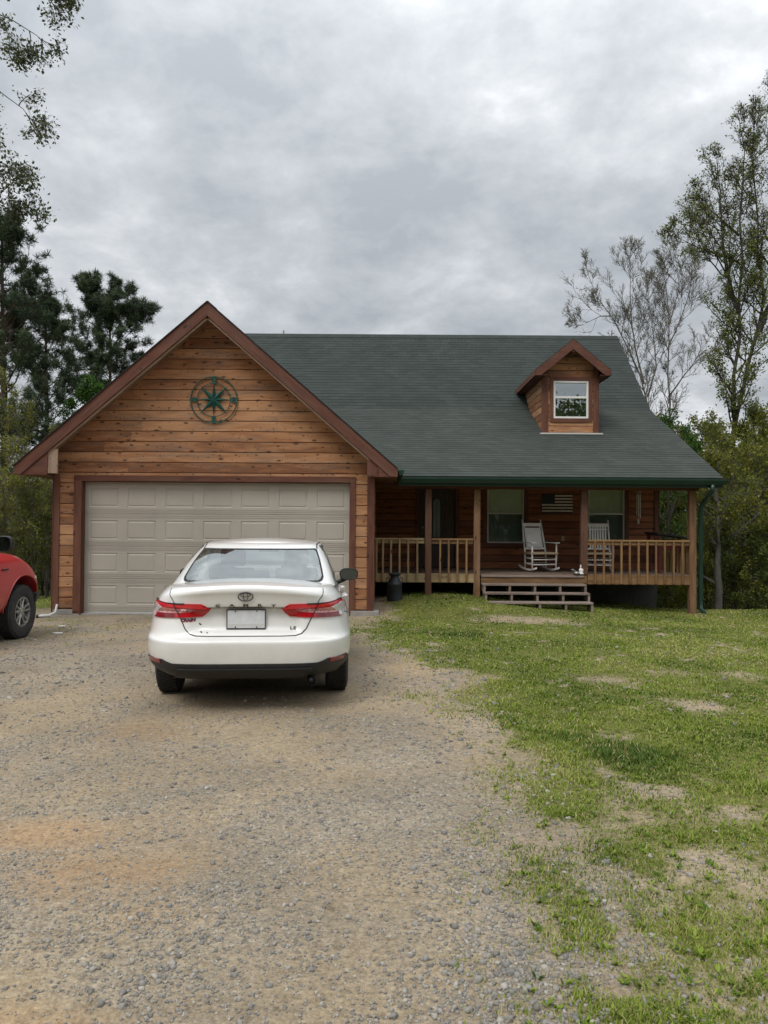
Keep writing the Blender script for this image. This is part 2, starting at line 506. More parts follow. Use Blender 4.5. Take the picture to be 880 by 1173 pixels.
def masks(x, y):
    """grass density, sand, clay in 0..1"""
    e = grass_edge(y)
    n1 = fbm(x * 1.3, y * 1.1, 31, 4); n2 = fbm(x * 4.0, y * 3.2, 41, 3); n3 = fbm(x * .55 + 4, y * .8, 51, 3); n4 = fbm(x * 11, y * 9, 45, 2)
    d = x - e + (n1 - .5) * 1.1 + (n2 - .5) * .45
    g = sstep(-.35, .75, d)
    thin = np.interp(y, [2.0, 3.0, 4.0, 5.0, 6.2, 16], [.48, .52, .62, .78, .95, 1.0])
    patch_ = sstep(.17, .72, n2 * .6 + n1 * .4 + (thin - .58) * .55)
    patch2 = sstep(.33, .50, n4 * .35 + n2 * .65 + thin * .16 - .06)
    g = g * patch_ * (.30 + .70 * patch2) * (.55 + .45 * thin)
    bare = 0
    for (px, py, rx, ry, a) in ((600, 707, .95, .55, .95), (520, 772, .28, .45, .8), (700, 777, .45, .35, .7), (800, 806, .30, .30, .9), (768, 768, .4, .3, .6), (556, 832, .16, .5, .8), (700, 840, .2, .2, .5), (615, 960, .22, .28, .7), (850, 770, .3, .3, .7), (690, 868, .15, .2, .4), (730, 930, .2, .2, .5), (455, 706, .3, .5, .4), (560, 775, .2, .25, .6)):
        bare = np.maximum(bare, a * spot(x, y, px, py, rx, ry))
    bare = np.clip(bare * (.55 + .9 * n2), 0, 1)
    g = g * (1 - bare)
    # weeds along the garage and beside the truck
    g = np.maximum(g, .38 * sstep(-3.2, -4.2, x) * sstep(9.6, 11.5, y) * sstep(.45, .62, n2))
    g = np.maximum(g, .9 * sstep(-6.2, -6.8, x) * sstep(13.5, 16, y))
    # the driveway stays bare in front of the door
    g = np.where((y > 13.6) & (x > -6.1) & (x < -.3), 0, g)
    lush = 0
    for (px, py, rx, ry) in ((712, 862, .36, .34), (535, 727, .45, .35), (650, 842, .18, .15), (880, 900, .2, .2)): lush = np.maximum(lush, spot(x, y, px, py, rx, ry))
    g = np.clip(np.maximum(g, lush * .98), 0, 1)
    sand = .12 + sstep(.40, .66, n1 * .4 + n3 * .35 + n2 * .25) * .62
    for (px, py, rx, ry, a) in ((480, 765, .75, 1.3, .9), (430, 720, .8, 1.0, .6), (545, 850, .4, 1.3, .7), (385, 885, .5, .6, .6), (340, 1030, .28, .5, .55), (560, 950, .35, .8, .5), (30, 955, .7, .35, .6), (160, 800, 1.4, .9, .5), (210, 935, .35, .3, .5), (380, 865, .5, .4, .5), (20, 1165, .5, .12, .9), (600, 1010, .35, .7, .5), (370, 1140, .3, .1, .3)):
        sand = np.maximum(sand, a * spot(x, y, px, py, rx, ry) * (.6 + .8 * n2))
    trk = np.exp(-((x - (-.95 + .10 * (y - 4) + .25 * (n3 - .5))) / .28) ** 2) + np.exp(-((x + 2.35 + .25 * (n3 - .5)) / .30) ** 2)
    sand = np.maximum(sand, .62 * trk * (.35 + 1.1 * n2) * sstep(12, 8, y))
    sand = np.maximum(sand, (.30 + .75 * n2) * sstep(-.7, .3, x - e))
    clay = 0
    for (px, py, rx, ry, a) in ((30, 955, .75, .26, .95), (110, 1000, .50, .26, 1.0), (170, 945, .4, .3, .35), (165, 838, .35, .35, .6), (200, 1040, .3, .2, .4), (375, 858, .25, .25, .3), (470, 760, .5, .8, .35), (20, 1170, .5, .1, .5)):
        clay = np.maximum(clay, a * spot(x, y, px, py, rx, ry) * (.15 + 1.1 * n2 + .6 * n4))
    return g, np.clip(sand, 0, 1), np.clip(clay, 0, 1), lush


def geo_axis(fine0, fine1, step, far0, far1, ratio=1.16):
    a = list(np.arange(fine0, fine1 + 1e-6, step))
    s = step
    while a[-1] < far1: s *= ratio; a.append(a[-1] + s)
    s = step
    while a[0] > far0: s *= ratio; a.insert(0, a[0] - s)
    return np.array(a)


gxs = geo_axis(-7.5, 8.5, .06, -420, 420); gys = geo_axis(1.6, 17.5, .06, -200, 600)
GX, GY = np.meshgrid(gxs, gys)
GZ = gz(GX, GY)
g_, s_, c_, l_ = masks(GX, GY)
far = sstep(18, 22, GY)
g_ = g_ * (1 - far) + .6 * far
nx, ny = len(gxs), len(gys)
vv = np.stack([GX, GY, GZ], -1).reshape(-1, 3)
ii = np.arange(nx * ny).reshape(ny, nx)
ff = np.stack([ii[:-1, :-1], ii[:-1, 1:], ii[1:, 1:], ii[1:, :-1]], -1).reshape(-1, 4)


def ground_mat():
    m, nt, b = new_mat('gravel dirt and turf')
    tc = N(nt, 'ShaderNodeTexCoord'); at = N(nt, 'ShaderNodeAttribute'); at.attribute_name = 'tone'
    sp = N(nt, 'ShaderNodeSeparateColor'); L(nt, at.outputs['Color'], sp.inputs[0])
    co = tc.outputs['Object']
    # stones
    v1 = N(nt, 'ShaderNodeTexVoronoi'); v1.inputs['Scale'].default_value = 62; L(nt, co, v1.inputs['Vector'])
    v2 = N(nt, 'ShaderNodeTexVoronoi'); v2.inputs['Scale'].default_value = 120; L(nt, co, v2.inputs['Vector'])
    sc = N(nt, 'ShaderNodeSeparateColor'); L(nt, v1.outputs['Color'], sc.inputs[0])
    sc2 = N(nt, 'ShaderNodeSeparateColor'); L(nt, v2.outputs['Color'], sc2.inputs[0])
    g1 = ramp(nt, sc.outputs[0], [(0.0, (.140, .133, .121)), (.5, (.240, .226, .202)), (.85, (.315, .295, .260)), (1, (.43, .405, .365))])
    g2 = ramp(nt, sc2.outputs[0], [(0.0, (.130, .117, .099)), (.6, (.230, .208, .174)), (1, (.34, .31, .265))])
    nb = N(nt, 'ShaderNodeTexNoise'); nb.inputs['Scale'].default_value = 9; nb.inputs['Detail'].default_value = 5; L(nt, co, nb.inputs['Vector'])
    grav = mix(nt, ramp(nt, nb.outputs['Fac'], [(.42, (0, 0, 0)), (.6, (1, 1, 1))]).outputs[0], g2.outputs[0], g1.outputs[0])
    # fine dust and sand
    nf = N(nt, 'ShaderNodeTexNoise'); nf.inputs['Scale'].default_value = 45; nf.inputs['Detail'].default_value = 8; nf.inputs['Roughness'].default_value = .7; L(nt, co, nf.inputs['Vector'])
    sandc = ramp(nt, nf.outputs['Fac'], [(.3, (.175, .132, .080)), (.55, (.315, .252, .168)), (.75, (.43, .36, .26))])
    clayc = ramp(nt, nf.outputs['Fac'], [(.3, (.215, .138, .076)), (.6, (.33, .218, .125)), (.8, (.40, .285, .18))])
    nm = N(nt, 'ShaderNodeTexNoise'); nm.inputs['Scale'].default_value = 26; nm.inputs['Detail'].default_value = 7; nm.inputs['Roughness'].default_value = .72; L(nt, co, nm.inputs['Vector'])
    def thr(fac, w=.16):
        a = math_n(nt, 'ADD', fac, math_n(nt, 'MULTIPLY_ADD', nm.outputs['Fac'], 1.0, -.5))
        r = N(nt, 'ShaderNodeMapRange'); r.inputs[1].default_value = .5 - w; r.inputs[2].default_value = .5 + w; L(nt, a, r.inputs[0]); return r.outputs[0]
    dusty = mix(nt, .30, grav, sandc.outputs[0])
    c = mix(nt, math_n(nt, 'MULTIPLY', thr(sp.outputs[1], .42), .85), dusty, sandc.outputs[0])
    c = mix(nt, math_n(nt, 'MULTIPLY', thr(sp.outputs[2], .40), .62), c, clayc.outputs[0])
    soil = ramp(nt, nf.outputs['Fac'], [(.3, (.060, .072, .018)), (.6, (.145, .150, .040)), (.8, (.24, .205, .095))])
    c = mix(nt, thr(sp.outputs[0], .2), c, soil.outputs[0])
    nl = N(nt, 'ShaderNodeTexNoise'); nl.inputs['Scale'].default_value = .9; nl.inputs['Detail'].default_value = 6; L(nt, co, nl.inputs['Vector'])
    c = mix(nt, 1.0, c, ramp(nt, nl.outputs['Fac'], [(.3, (.80, .79, .77)), (.7, (1.20, 1.17, 1.10))]).outputs[0], 'MULTIPLY')
    nk = N(nt, 'ShaderNodeTexNoise'); nk.inputs['Scale'].default_value = 17; nk.inputs['Detail'].default_value = 9; nk.inputs['Roughness'].default_value = .8; L(nt, co, nk.inputs['Vector'])
    c = mix(nt, 1.0, c, ramp(nt, nk.outputs['Fac'], [(.32, (.50, .48, .45)), (.48, (.98, .97, .96)), (.62, (1.08, 1.07, 1.05)), (.75, (1.4, 1.38, 1.32))]).outputs[0], 'MULTIPLY')
    L(nt, c, b.inputs['Base Color']); b.inputs['Roughness'].default_value = .95; b.inputs['Specular IOR Level'].default_value = .2
    h = math_n(nt, 'MULTIPLY', v1.outputs['Distance'], -1.0)
    h = math_n(nt, 'MULTIPLY_ADD', nf.outputs['Fac'], .5, h)
    bp = N(nt, 'ShaderNodeBump'); bp.inputs['Strength'].default_value = .9; bp.inputs['Distance'].default_value = .008
    L(nt, h, bp.inputs['Height']); L(nt, bp.outputs[0], b.inputs['Normal'])
    return m


M['ground'] = ground_mat()
ground = np_mesh('ground', vv, ff, M['ground'], tone=np.stack([g_, s_, c_], -1).reshape(-1, 3), smooth=True)
set_props(ground, kind='structure')

# ================================================================== HOUSE
house = empty('house', (0, 16, 0), 0, 'reddish brown wooden house with attached garage, green shingled roof, dormer and front porch', 'house')

X = lambda px, py, D: P(px, py, D).x
Z = lambda px, py, D: P(px, py, D).z
VX, VY, VZ = Vector((1, 0, 0)), Vector((0, 1, 0)), Vector((0, 0, 1))


def siding(mb, O, U, Nn, u0, u1, z0, z1, h=0.197, holes=(), clip=None, depth=0.022, gap=0.011):
    """horizontal boards on the plane O + U*u + Z*z facing Nn; holes are (u0, u1, z0, z1)"""
    O = Vector(O); U = Vector(U); Nn = Vector(Nn)
    k = 0
    z = z0
    while z < z1 - 1e-4:
        zt = min(z + h, z1)
        tone = random.random()
        cuts = sorted({z, zt} | {q for hh in holes for q in (hh[2], hh[3]) if z < q < zt})
        # butt joints inside a row
        joints = []
        q = u0 + random.uniform(0.8, 4.2)
        while q < u1 - 0.4:
            joints.append(q); q += random.uniform(1.6, 4.4)
        o = random.random() * 60; vv = random.random() * 60
        for a, b in zip(cuts[:-1], cuts[1:]):
            if b - a < 0.006: continue
            mid = (a + b) / 2
            segs = [(u0, u1)]
            for hh in holes:
                if hh[2] - 1e-6 <= mid <= hh[3] + 1e-6:
                    ns = []
                    for s, e in segs:
                        if hh[1] <= s or hh[0] >= e: ns.append((s, e))
                        else:
                            if hh[0] > s: ns.append((s, hh[0]))
                            if hh[1] < e: ns.append((hh[1], e))
                    segs = ns
            segs2 = []
            for s, e in segs:
                js = [s] + [j for j in joints if s + 0.15 < j < e - 0.15] + [e]
                segs2 += list(zip(js[:-1], js[1:]))
            for s, e in segs2:
                lo = a + (gap * 0.35 if a == z else 0); hi = b - (gap * 0.65 if b == zt else 0)
                bs, be = (s, e); ts, te = (s, e)
                if clip:
                    c0, c1 = clip(lo); d0, d1 = clip(hi)
                    bs, be = max(s, c0), min(e, c1); ts, te = max(s, d0), min(e, d1)
                    if be <= bs: continue
                    if te <= ts: ts = te = (min(max((ts + te) / 2, bs), be))
                tn = (tone + 0.35 * random.random()) / 1.35
                off = random.random() * 9
                bev = 0.006
                pts = []
                for (uu0, uu1, zz, n) in ((bs, be, lo, 0.0), (bs, be, lo, depth - bev), (bs, be, lo + bev, depth), (ts, te, hi - bev, depth), (ts, te, hi, depth - bev), (ts, te, hi, 0.0)):
                    pts.append((O + U * uu0 + VZ * zz + Nn * n, O + U * uu1 + VZ * zz + Nn * n, uu0, uu1, zz))
                V = []; Fc = []; UV = []
                for p in pts: V += [p[0], p[1]]
                for i in range(len(pts) - 1):
                    Fc.append((2 * i, 2 * i + 1, 2 * i + 3, 2 * i + 2))
                    UV.append([(pts[i][2] + o + off, pts[i][4] - z + vv), (pts[i][3] + o + off, pts[i][4] - z + vv),
                               (pts[i + 1][3] + o + off, pts[i + 1][4] - z + vv), (pts[i + 1][2] + o + off, pts[i + 1][4] - z + vv)])
                mb.add(V, Fc, UV, 0, tn)
        z = zt
        k += 1


def courses(mb, O, U, S, Nn, width_fn, length, h=0.14, thick=0.006):
    """shingle courses up a slope: O + U*u + S*s, u range from width_fn(s)"""
    O = Vector(O); U = Vector(U); S = Vector(S); Nn = Vector(Nn)
    n = max(1, round(length / h)); h = length / n
    for k in range(n):
        s0 = k * h; s1 = (k + 1) * h
        a0, a1 = width_fn(s0); b0, b1 = width_fn(s1)
        m = max(1, int((a1 - a0) / 1.0))
        tone = random.random()
        V = []; Fc = []; UV = []
        for i in range(m + 1):
            t = i / m
            ua = a0 + (a1 - a0) * t; ub = b0 + (b1 - b0) * t
            j = 0.0
            V += [O + U * ua + S * s0, O + U * ua + S * s0 + Nn * (thick + j), O + U * ub + S * s1 + Nn * 0.0005]
        for i in range(m):
            b = 3 * i
            t0 = a0 + (a1 - a0) * i / m; t1 = a0 + (a1 - a0) * (i + 1) / m
            Fc.append((b, b + 3, b + 4, b + 1)); UV.append([(t0, k * .14 + .001), (t1, k * .14 + .001), (t1, k * .14 + .003), (t0, k * .14 + .003)])
            Fc.append((b + 1, b + 4, b + 5, b + 2)); UV.append([(t0, k * .14 + .002), (t1, k * .14 + .002), (t1, k * .14 + .138), (t0, k * .14 + .138)])
        mb.add(V, Fc, UV, 0, tone)


# ------------------------------------------------------------------ garage
GD, FD = 14.0, 13.55
gx0 = X(62, 620, GD); gx1 = X(427, 620, GD)
gz0 = -0.02
apex = P(238, 346, FD)
half = 3.39; rise = 2.94; slope = rise / half
ax_, az_ = apex.x, apex.z
tipz = az_ - rise
rake_th = 0.36
dx0, dx1 = X(94, 620, GD), X(401, 620, GD)
dtop = Z(247, 552, GD)


def rake_z(x): return az_ - abs(x - ax_) * slope


wallm = MB()
under = 0.14
siding(wallm, (0, GD, 0), VX, -VY, gx0 + 0.02, gx1 - 0.02, gz0 + 0.10, az_ - 0.2, h=0.190,
       holes=[(dx0 - 0.05, dx1 + 0.05, -1, dtop + 0.05)],
       clip=lambda z: (ax_ - (az_ - under - z) / slope, ax_ + (az_ - under - z) / slope))
garage_wall = build('garage_wall', wallm, M['siding'], house)
garage_wall['label'] = 'honey brown knotty board siding round the garage door'
b = MB()
b.box((gx0, GD + 0.002, gz0 - 0.3), (dx0 - 0.05, GD + 0.10, dtop + 0.05))
b.box((dx1 + 0.05, GD + 0.002, gz0 - 0.3), (gx1, GD + 0.10, dtop + 0.05))
b.prism([(gx0, dtop + 0.05), (gx1, dtop + 0.05), (gx1, rake_z(gx1) - under), (ax_, az_ - under), (gx0, rake_z(gx0) - under)], (0, GD + 0.002, 0), VX, VZ, VY, 0.1)
b.box((gx0, GD + 0.10, gz0 - 0.3), (gx0 + 0.1, 18.2, rake_z(gx0) - under)); b.box((gx1 - 0.1, GD + 0.10, gz0 - 0.3), (gx1, 18.2, rake_z(gx1) - under))
build('sheathing', b, M['trim'], house)
# side walls of the garage
for sx, U_, nm in ((gx0, -1, 'garage_side_wall'), (gx1, 1, 'garage_side_wall')):
    b = MB(); siding(b, (sx, GD, 0), VY, VX * U_, 0.02, 4.08, gz0 + 0.1, rake_z(sx) - under)
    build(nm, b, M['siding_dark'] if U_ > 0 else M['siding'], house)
# trims
for px0, px1 in ((62, 68.5), (420.5, 428)):
    b = MB(); b.box((X(px0, 630, GD), GD - 0.042, gz0 + 0.02), (X(px1, 630, GD), GD - 0.023, Z(240, 545, GD)))
    build('corner_board', b, M['trim'], house, bevel=0.003)
for sx in (gx0 - 0.024, gx1 + 0.002):
    b = MB(); b.box((sx, GD - 0.04, gz0 + 0.02), (sx + 0.022, GD + 0.10, rake_z(gx0) - under - 0.02)); build('corner_board', b, M['trim'], house)
b = MB()
b.box((X(85, 630, GD), GD - 0.050, gz0), (dx0, GD - 0.024, dtop)); b.box((dx1, GD - 0.050, gz0), (X(407, 630, GD), GD - 0.024, dtop))
b.box((X(85, 630, GD), GD - 0.052, dtop), (X(407, 630, GD), GD - 0.024, dtop + 0.105))
# jambs going in
b.box((dx0 - 0.02, GD - 0.022, gz0), (dx0 + 0.012, GD + 0.16, dtop)); b.box((dx1 - 0.012, GD - 0.022, gz0), (dx1 + 0.02, GD + 0.16, dtop))
b.box((dx0 - 0.02, GD - 0.022, dtop - 0.012), (dx1 + 0.02, GD + 0.16, dtop + 0.012))
build('garage_door_frame', b, M['trim'], house, bevel=0.003)

# sectional door
gdo = empty('garage_door', (0, GD + 0.1, 0), 0); gdo.parent = house; gdo.matrix_basis = Matrix.Translation((0, GD + 0.1 - 16, 0))
gb = gz0 + 0.03
nrow, ncol = 4, 7
sh = (dtop - gb) / nrow
w_ = (dx1 - dx0 - 0.02)
for r in range(nrow):
    b = MB()
    zb = gb + r * sh + 0.004; zt = gb + (r + 1) * sh - 0.004
    x0 = dx0 + 0.01; x1 = dx1 - 0.01
    y = GD + 0.10
    pw = w_ / ncol
    # grid of the flat face around the panels
    xs = [x0]; mx = 0.085; mz = 0.125
    for c in range(ncol): xs += [x0 + c * pw + mx, x0 + (c + 1) * pw - mx]
    xs.append(x1)
    zs = [zb, zb + mz, zt - mz + 0.01, zt]
    V = [(x, y, z) for z in zs for x in xs]; nx = len(xs)
    Fc = []
    for j in range(3):
        for i in range(nx - 1):
            if j == 1 and i % 2 == 1: continue
            Fc.append((j * nx + i, j * nx + i + 1, (j + 1) * nx + i + 1, (j + 1) * nx + i))
    b.add(V, Fc, tone=0.5)
    for c in range(ncol):
        a0, a1, c0, c1 = xs[1 + 2 * c], xs[2 + 2 * c], zs[1], zs[2]
        rings = [(0, 0), (0.012, 0.010), (0.022, 0.010), (0.040, 0.002), (0.052, 0.002)]
        V = []
        for ins, dep in rings:
            V += [(a0 + ins, y + dep, c0 + ins), (a1 - ins, y + dep, c0 + ins), (a1 - ins, y + dep, c1 - ins), (a0 + ins, y + dep, c1 - ins)]
        Fc = []
        for k in range(len(rings) - 1):
            for q in range(4):
                n = (q + 1) % 4
                Fc.append((4 * k + q, 4 * k + n, 4 * k + 4 + n, 4 * k + 4 + q))
        e = 4 * (len(rings) - 1); Fc.append((e, e + 1, e + 2, e + 3))
        b.add(V, Fc, tone=0.5)
    # ribs along the section's meeting edges
    for zz in (zb + 0.012, zb + 0.045, zb + 0.078, zt - 0.026, zt - 0.06):
        b.box((x0, y - 0.006, zz), (x1, y - 0.0005, zz + 0.015), tone=0.5)
    # top / bottom lips and a backing
    b.box((x0, y + 0.02, zb), (x1, y + 0.035, zt), tone=0.5)
    b.box((x0, y + 0.0005, zb - 0.003), (x1, y + 0.02, zb + 0.001), tone=0.5); b.box((x0, y + 0.0005, zt - 0.001), (x1, y + 0.02, zt + 0.003), tone=0.5)
    build('door_section', b, M['gdoor'], gdo)
b = MB(); b.box((dx0, GD + 0.09, gb - 0.035), (dx1, GD + 0.13, gb - 0.003)); build('bottom_seal', b, M['flash'], gdo)
b = MB(); b.box((dx0 - 0.4, GD + 0.14, gz0 - 0.05), (dx1 + 0.4, 14.2, dtop + 0.3)); build('dark_backing', b, M['void'], house)
b = MB()
b.box((gx0 + 0.01, GD - 0.05, -0.4), (dx0 - 0.02, GD + 0.3, gz0 + 0.075)); b.box((dx1 + 0.02, GD - 0.06, -0.4), (gx1 + 0.12, GD + 0.3, gz0 + 0.085))
b.box((dx0 - 0.02, GD - 0.02, -0.4), (dx1 + 0.02, GD + 0.3, gz0 + 0.002))
build('garage_foundation', b, M['concrete'], house, bevel=0.01)

# garage roof
y_end = 21.2
sl = math.hypot(half, rise)
for s_ in (-1, 1):
    b = MB()
    Sv = Vector((-s_ * half, 0, rise)).normalized(); Nn = Vector((s_ * rise, 0, half)).normalized()
    O_ = Vector((ax_ + s_ * half, 0, tipz))
    courses(b, O_ + Nn * 0.002, VY, Sv, Nn, lambda s: (FD - 0.02, y_end), sl)
    build('garage_roof', b, M['shingle'], house)
    b = MB()
    poly = [(0, 0), (sl, 0), (sl, -0.03), (0, -0.03)]
    b.prism([(0.0, 0), (sl, 0), (sl - 0.03 * slope, -0.03), (0.0, -0.03)], O_ + VY * FD, Sv, Nn, VY, y_end - FD)
    build('roof_deck', b, M['black'], house)
b = MB()
for s_ in (-1, 1):
    Sv = Vector((-s_ * half, 0, rise)).normalized(); Nn = Vector((s_ * rise, 0, half)).normalized()
    b.plank(Vector((ax_, FD - 0.015, az_)) + Nn * 0.018 - Sv * 0.09, Vector((ax_, y_end, az_)) + Nn * 0.018 - Sv * 0.09, 0.2, 0.008, Nn)
build('ridge_cap', b, M['shingle'], house)

# rake fascia with level boxed ends
zcut = Z(40, 543.5, FD)
for s_ in (-1, 1):
    tx = ax_ + s_ * half
    t1 = 0.255
    xin = ax_ + s_ * (az_ - t1 - zcut) / slope
    poly = [(ax_, az_ - 0.006), (ax_, az_ - t1), (xin, zcut), (tx, zcut), (tx, tipz - 0.006)]
    if s_ < 0: poly = poly[::-1]
    # infill under the rake, out to the boxed eave
    x54 = X(54.5, 530, FD) if s_ < 0 else gx1 + 0.10
    if s_ < 0: xa_, xb_ = x54, xin
    b = MB(); tri = [(xin - s_ * 0.005, zcut), (x54, zcut), (x54, az_ - t1 - abs(x54 - ax_) * slope + 0.02)]
    b.prism(tri, (0, FD - 0.012, 0), VX, VZ, VY, 0.014, tone=.5); build('eave_infill', b, M['trim'], house)
    # the board as lengthwise plank UVs
    b = MB()
    Sv = Vector((-s_ * half, 0, rise)).normalized(); Nn = Vector((s_ * rise, 0, half)).normalized()
    V = [(x, FD - 0.035, z) for x, z in poly] + [(x, FD, z) for x, z in poly]
    n = len(poly)
    def uvp(x, z):
        d = Vector((x - ax_, 0, z - az_)); return (d.dot(Sv) + 31 + s_ * 9, d.dot(Nn) * 1.0 + 7)
    Fc = [tuple(range(n)), tuple(range(2 * n - 1, n - 1, -1))]
    UV = [[uvp(*p) for p in poly], [uvp(*poly[i]) for i in range(n - 1, -1, -1)]]
    for i in range(n):
        j = (i + 1) % n; Fc.append((i, i + n, j + n, j)); UV.append([uvp(*poly[i]), uvp(*poly[i]), uvp(*poly[j]), uvp(*poly[j])])
    b.add(V, Fc, UV, 0, 0.45)
    build('rake_board', b, M['trim'], house, bevel=0.004)
    # drip edge / shingle lip in front of the rake
    b = MB(); b.plank(Vector((tx, FD - 0.03, tipz)) + Nn * 0.004, Vector((ax_, FD - 0.03, az_)) + Nn * 0.004, 0.05, 0.016, Nn); build('drip_edge', b, M['black'], house)
    # second, lower rake trim, set back
    b = MB()
    b.plank(Vector((xin, FD + 0.02, zcut + 0.03)) - Nn * 0.0, Vector((ax_, FD + 0.02, az_ - t1 + 0.03)), 0.03, 0.12, Nn, tone=0.75)
    build('rake_trim', b, M['soffit'], house, bevel=0.003)
    # sloping soffit between rake and wall
    b = MB()
    q0 = Vector((ax_, 0, az_ - under - 0.02)); q1 = Vector((ax_ + s_ * (az_ - under - 0.02 - zcut) / slope, 0, zcut))
    mid = (q0 + q1) / 2
    b.plank(Vector((q1.x, (FD + GD) / 2, q1.z)), Vector((q0.x, (FD + GD) / 2, q0.z)), GD - FD - 0.05, 0.02, Nn, tone=0.4)
    build('soffit', b, M['soffit'], house)
    # boxed eave: level underside plus return block
    wx = gx0 if s_ < 0 else gx1
    b = MB()
    lo, hi = sorted((tx - s_ * 0.03, wx - s_ * 0.0))
    b.box((lo, FD + 0.002, zcut + 0.004), (hi, 18.0, zcut + 0.022), tone=0.3)
    lo, hi = sorted((tx - s_ * 0.02, tx - s_ * 0.05)); b.box((lo, FD + 0.001, zcut + 0.024), (hi, 18.0, tipz - 0.03), tone=0.4)
    build('eave_box', b, M['trim'], house)
    b = MB()
    if s_ < 0: b.box((X(54, 530, FD), FD + 0.004, zcut + 0.024), (X(66, 530, FD), FD + 0.034, Z(60, 514, FD)), tone=0.8)
    else: b.box((wx - 0.1, FD + 0.004, zcut + 0.024), (tx - 0.35, FD + 0.034, zcut + 0.30), tone=0.4)
    build('eave_return', b, M['soffit'] if s_ < 0 else M['trim'], house)
    # gutters on the garage eaves, seen end on
    g = MB()
    gx = tx + s_ * 0.005
    prof = [(0, 0.0), (0.02, -0.09), (0.085, -0.09), (0.115, -0.02), (0.115, 0.0), (0.105, 0.0), (0.10, -0.02), (0.08, -0.08), (0.03, -0.08), (0.012, 0.0)]
    pl = [(gx + s_ * a, tipz - 0.015 + c) for a, c in prof]
    g.prism(pl, (0, 13.62, 0), VX, VZ, VY, 4.2 if s_ < 0 else 1.9)
    g.prism([(gx + s_ * a, tipz - 0.015 + c) for a, c in prof[:5]], (0, 13.60, 0), VX, VZ, VY, 0.02)
    build('garage_gutter', g, M['gutter'], house)
b = MB(); b.tube([(ax_ - half - .06, 17.3, tipz - .1), (ax_ - half + .1, 17.4, tipz - .35), (gx0 - .06, 17.4, tipz - .7), (gx0 - .06, 17.4, -.1)], .045, 8); build('garage_downspout', b, M['gutter'], house)

# ------------------------------------------------------------------ main roof
PD = 16.0                                  # the posts' plane
ED = 15.65                                 # eave edge
WD = 18.1                                  # porch wall
eL = X(456, 545, ED); eR = X(829, 549, ED)
ez = Z(650, 546.5, ED)
KD = 19.95
sl1 = 0.473; kz = ez + sl1 * (KD - ED)
RD = 22.8; rz = Z(500, 384, RD)
sl2 = (rz - kz) / (RD - KD)
xr = 6.92; xl = -5.25
print('EAVE', eL, eR, ez, 'KINK', kz, 'RIDGE', rz, 'slopes', sl1, sl2)


def roof_z(y): return ez + sl1 * (y - ED) if y < KD else kz + sl2 * (y - KD)


b = MB()
L1 = math.hypot(KD - ED, kz - ez); S1 = Vector((0, KD - ED, kz - ez)).normalized(); N1 = Vector((0, -S1.z, S1.y))
courses(b, (0, ED, ez), VX, S1, N1, lambda s: (max(xl, ax_ + (az_ - (ez + s * S1.z)) / slope - .28), xr), L1)
build('porch_roof', b, M['shingle_low'], house)
b = MB()
L2 = math.hypot(RD - KD, rz - kz); S2 = Vector((0, RD - KD, rz - kz)).normalized(); N2 = Vector((0, -S2.z, S2.y))
courses(b, (0, KD, kz), VX, S2, N2, lambda s: (xl, xr), L2)
build('main_roof', b, M['shingle'], house)
b = MB()
S3 = Vector((0, -1, 0.92)).normalized(); N3 = Vector((0, 0.92, 1)).normalized()
L3 = 4.6 / S3.z * 0.75
courses(b, Vector((0, RD, rz)) - S3 * L3, VX, S3, N3, lambda s: (xl, xr), L3, h=0.28)
build('rear_roof', b, M['shingle'], house)
b = MB()
b.plank((xl, RD - 0.07, rz - 0.055), (xr, RD - 0.07, rz - 0.055), 0.2, 0.012, N2)
b.plank((xl, RD + 0.07, rz - 0.055), (xr, RD + 0.07, rz - 0.055), 0.2, 0.012, N3)
build('ridge_cap', b, M['shingle'], house)
# decks, rakes
b = MB()
prof = [(ED + 0.01, ez - 0.006), (KD, kz - 0.004), (RD, rz - 0.01), (RD, rz - 0.12), (KD + 0.03, kz - 0.10), (ED + 0.01, ez - 0.10)]
b.prism(prof[:2] + prof[4:], (0.28, 0, 0), VY, VZ, VX, xr - 0.02 - 0.28)
b.prism([prof[1], prof[2], prof[3], prof[4]], (xl + 0.02, 0, 0), VY, VZ, VX, xr - xl - 0.04)
build('roof_deck', b, M['trim'], house)
for xx in (xr - 0.018, xl - 0.012):
    b = MB()
    for (y0, z0, y1, z1) in ((ED, ez, KD, kz), (KD, kz, RD, rz), (RD, rz, RD - S3.y * L3, rz - S3.z * L3)):
        d = Vector((0, y1 - y0, z1 - z0)); nn = Vector((0, -d.z, d.y)).normalized()
        b.prism([(0, -0.012), (d.length, -0.012), (d.length, -0.18), (0, -0.18)], (xx, y0, z0), d.normalized(), nn, VX, 0.03)
    build('rake_board', b, M['trim'], house)
# green gutter along the porch eave + fascia
gu = MB()
gt = ez - 0.028
gp = [(ED + 0.0, gt), (ED - 0.115, gt), (ED - 0.115, gt - 0.03), (ED - 0.07, gt - 0.115), (ED, gt - 0.115)]
gin = [(ED - 0.012, gt - 0.004), (ED - 0.103, gt - 0.004)]
gu.prism([(ED + 0.0, gt), (ED - 0.01, gt), (ED - 0.01, gt - 0.10), (ED - 0.065, gt - 0.10), (ED - 0.105, gt - 0.03), (ED - 0.105, gt), (ED - 0.12, gt), (ED - 0.12, gt - 0.03), (ED - 0.075, gt - 0.115), (ED, gt - 0.115)], (0.29, 0, 0), VY, VZ, VX, eR + 0.02 - 0.29)
gu.prism(gp, (eR + 0.02, 0, 0), VY, VZ, VX, 0.006); gu.prism(gp, (0.284, 0, 0), VY, VZ, VX, 0.006)
build('porch_gutter', gu, M['gutter'], house)
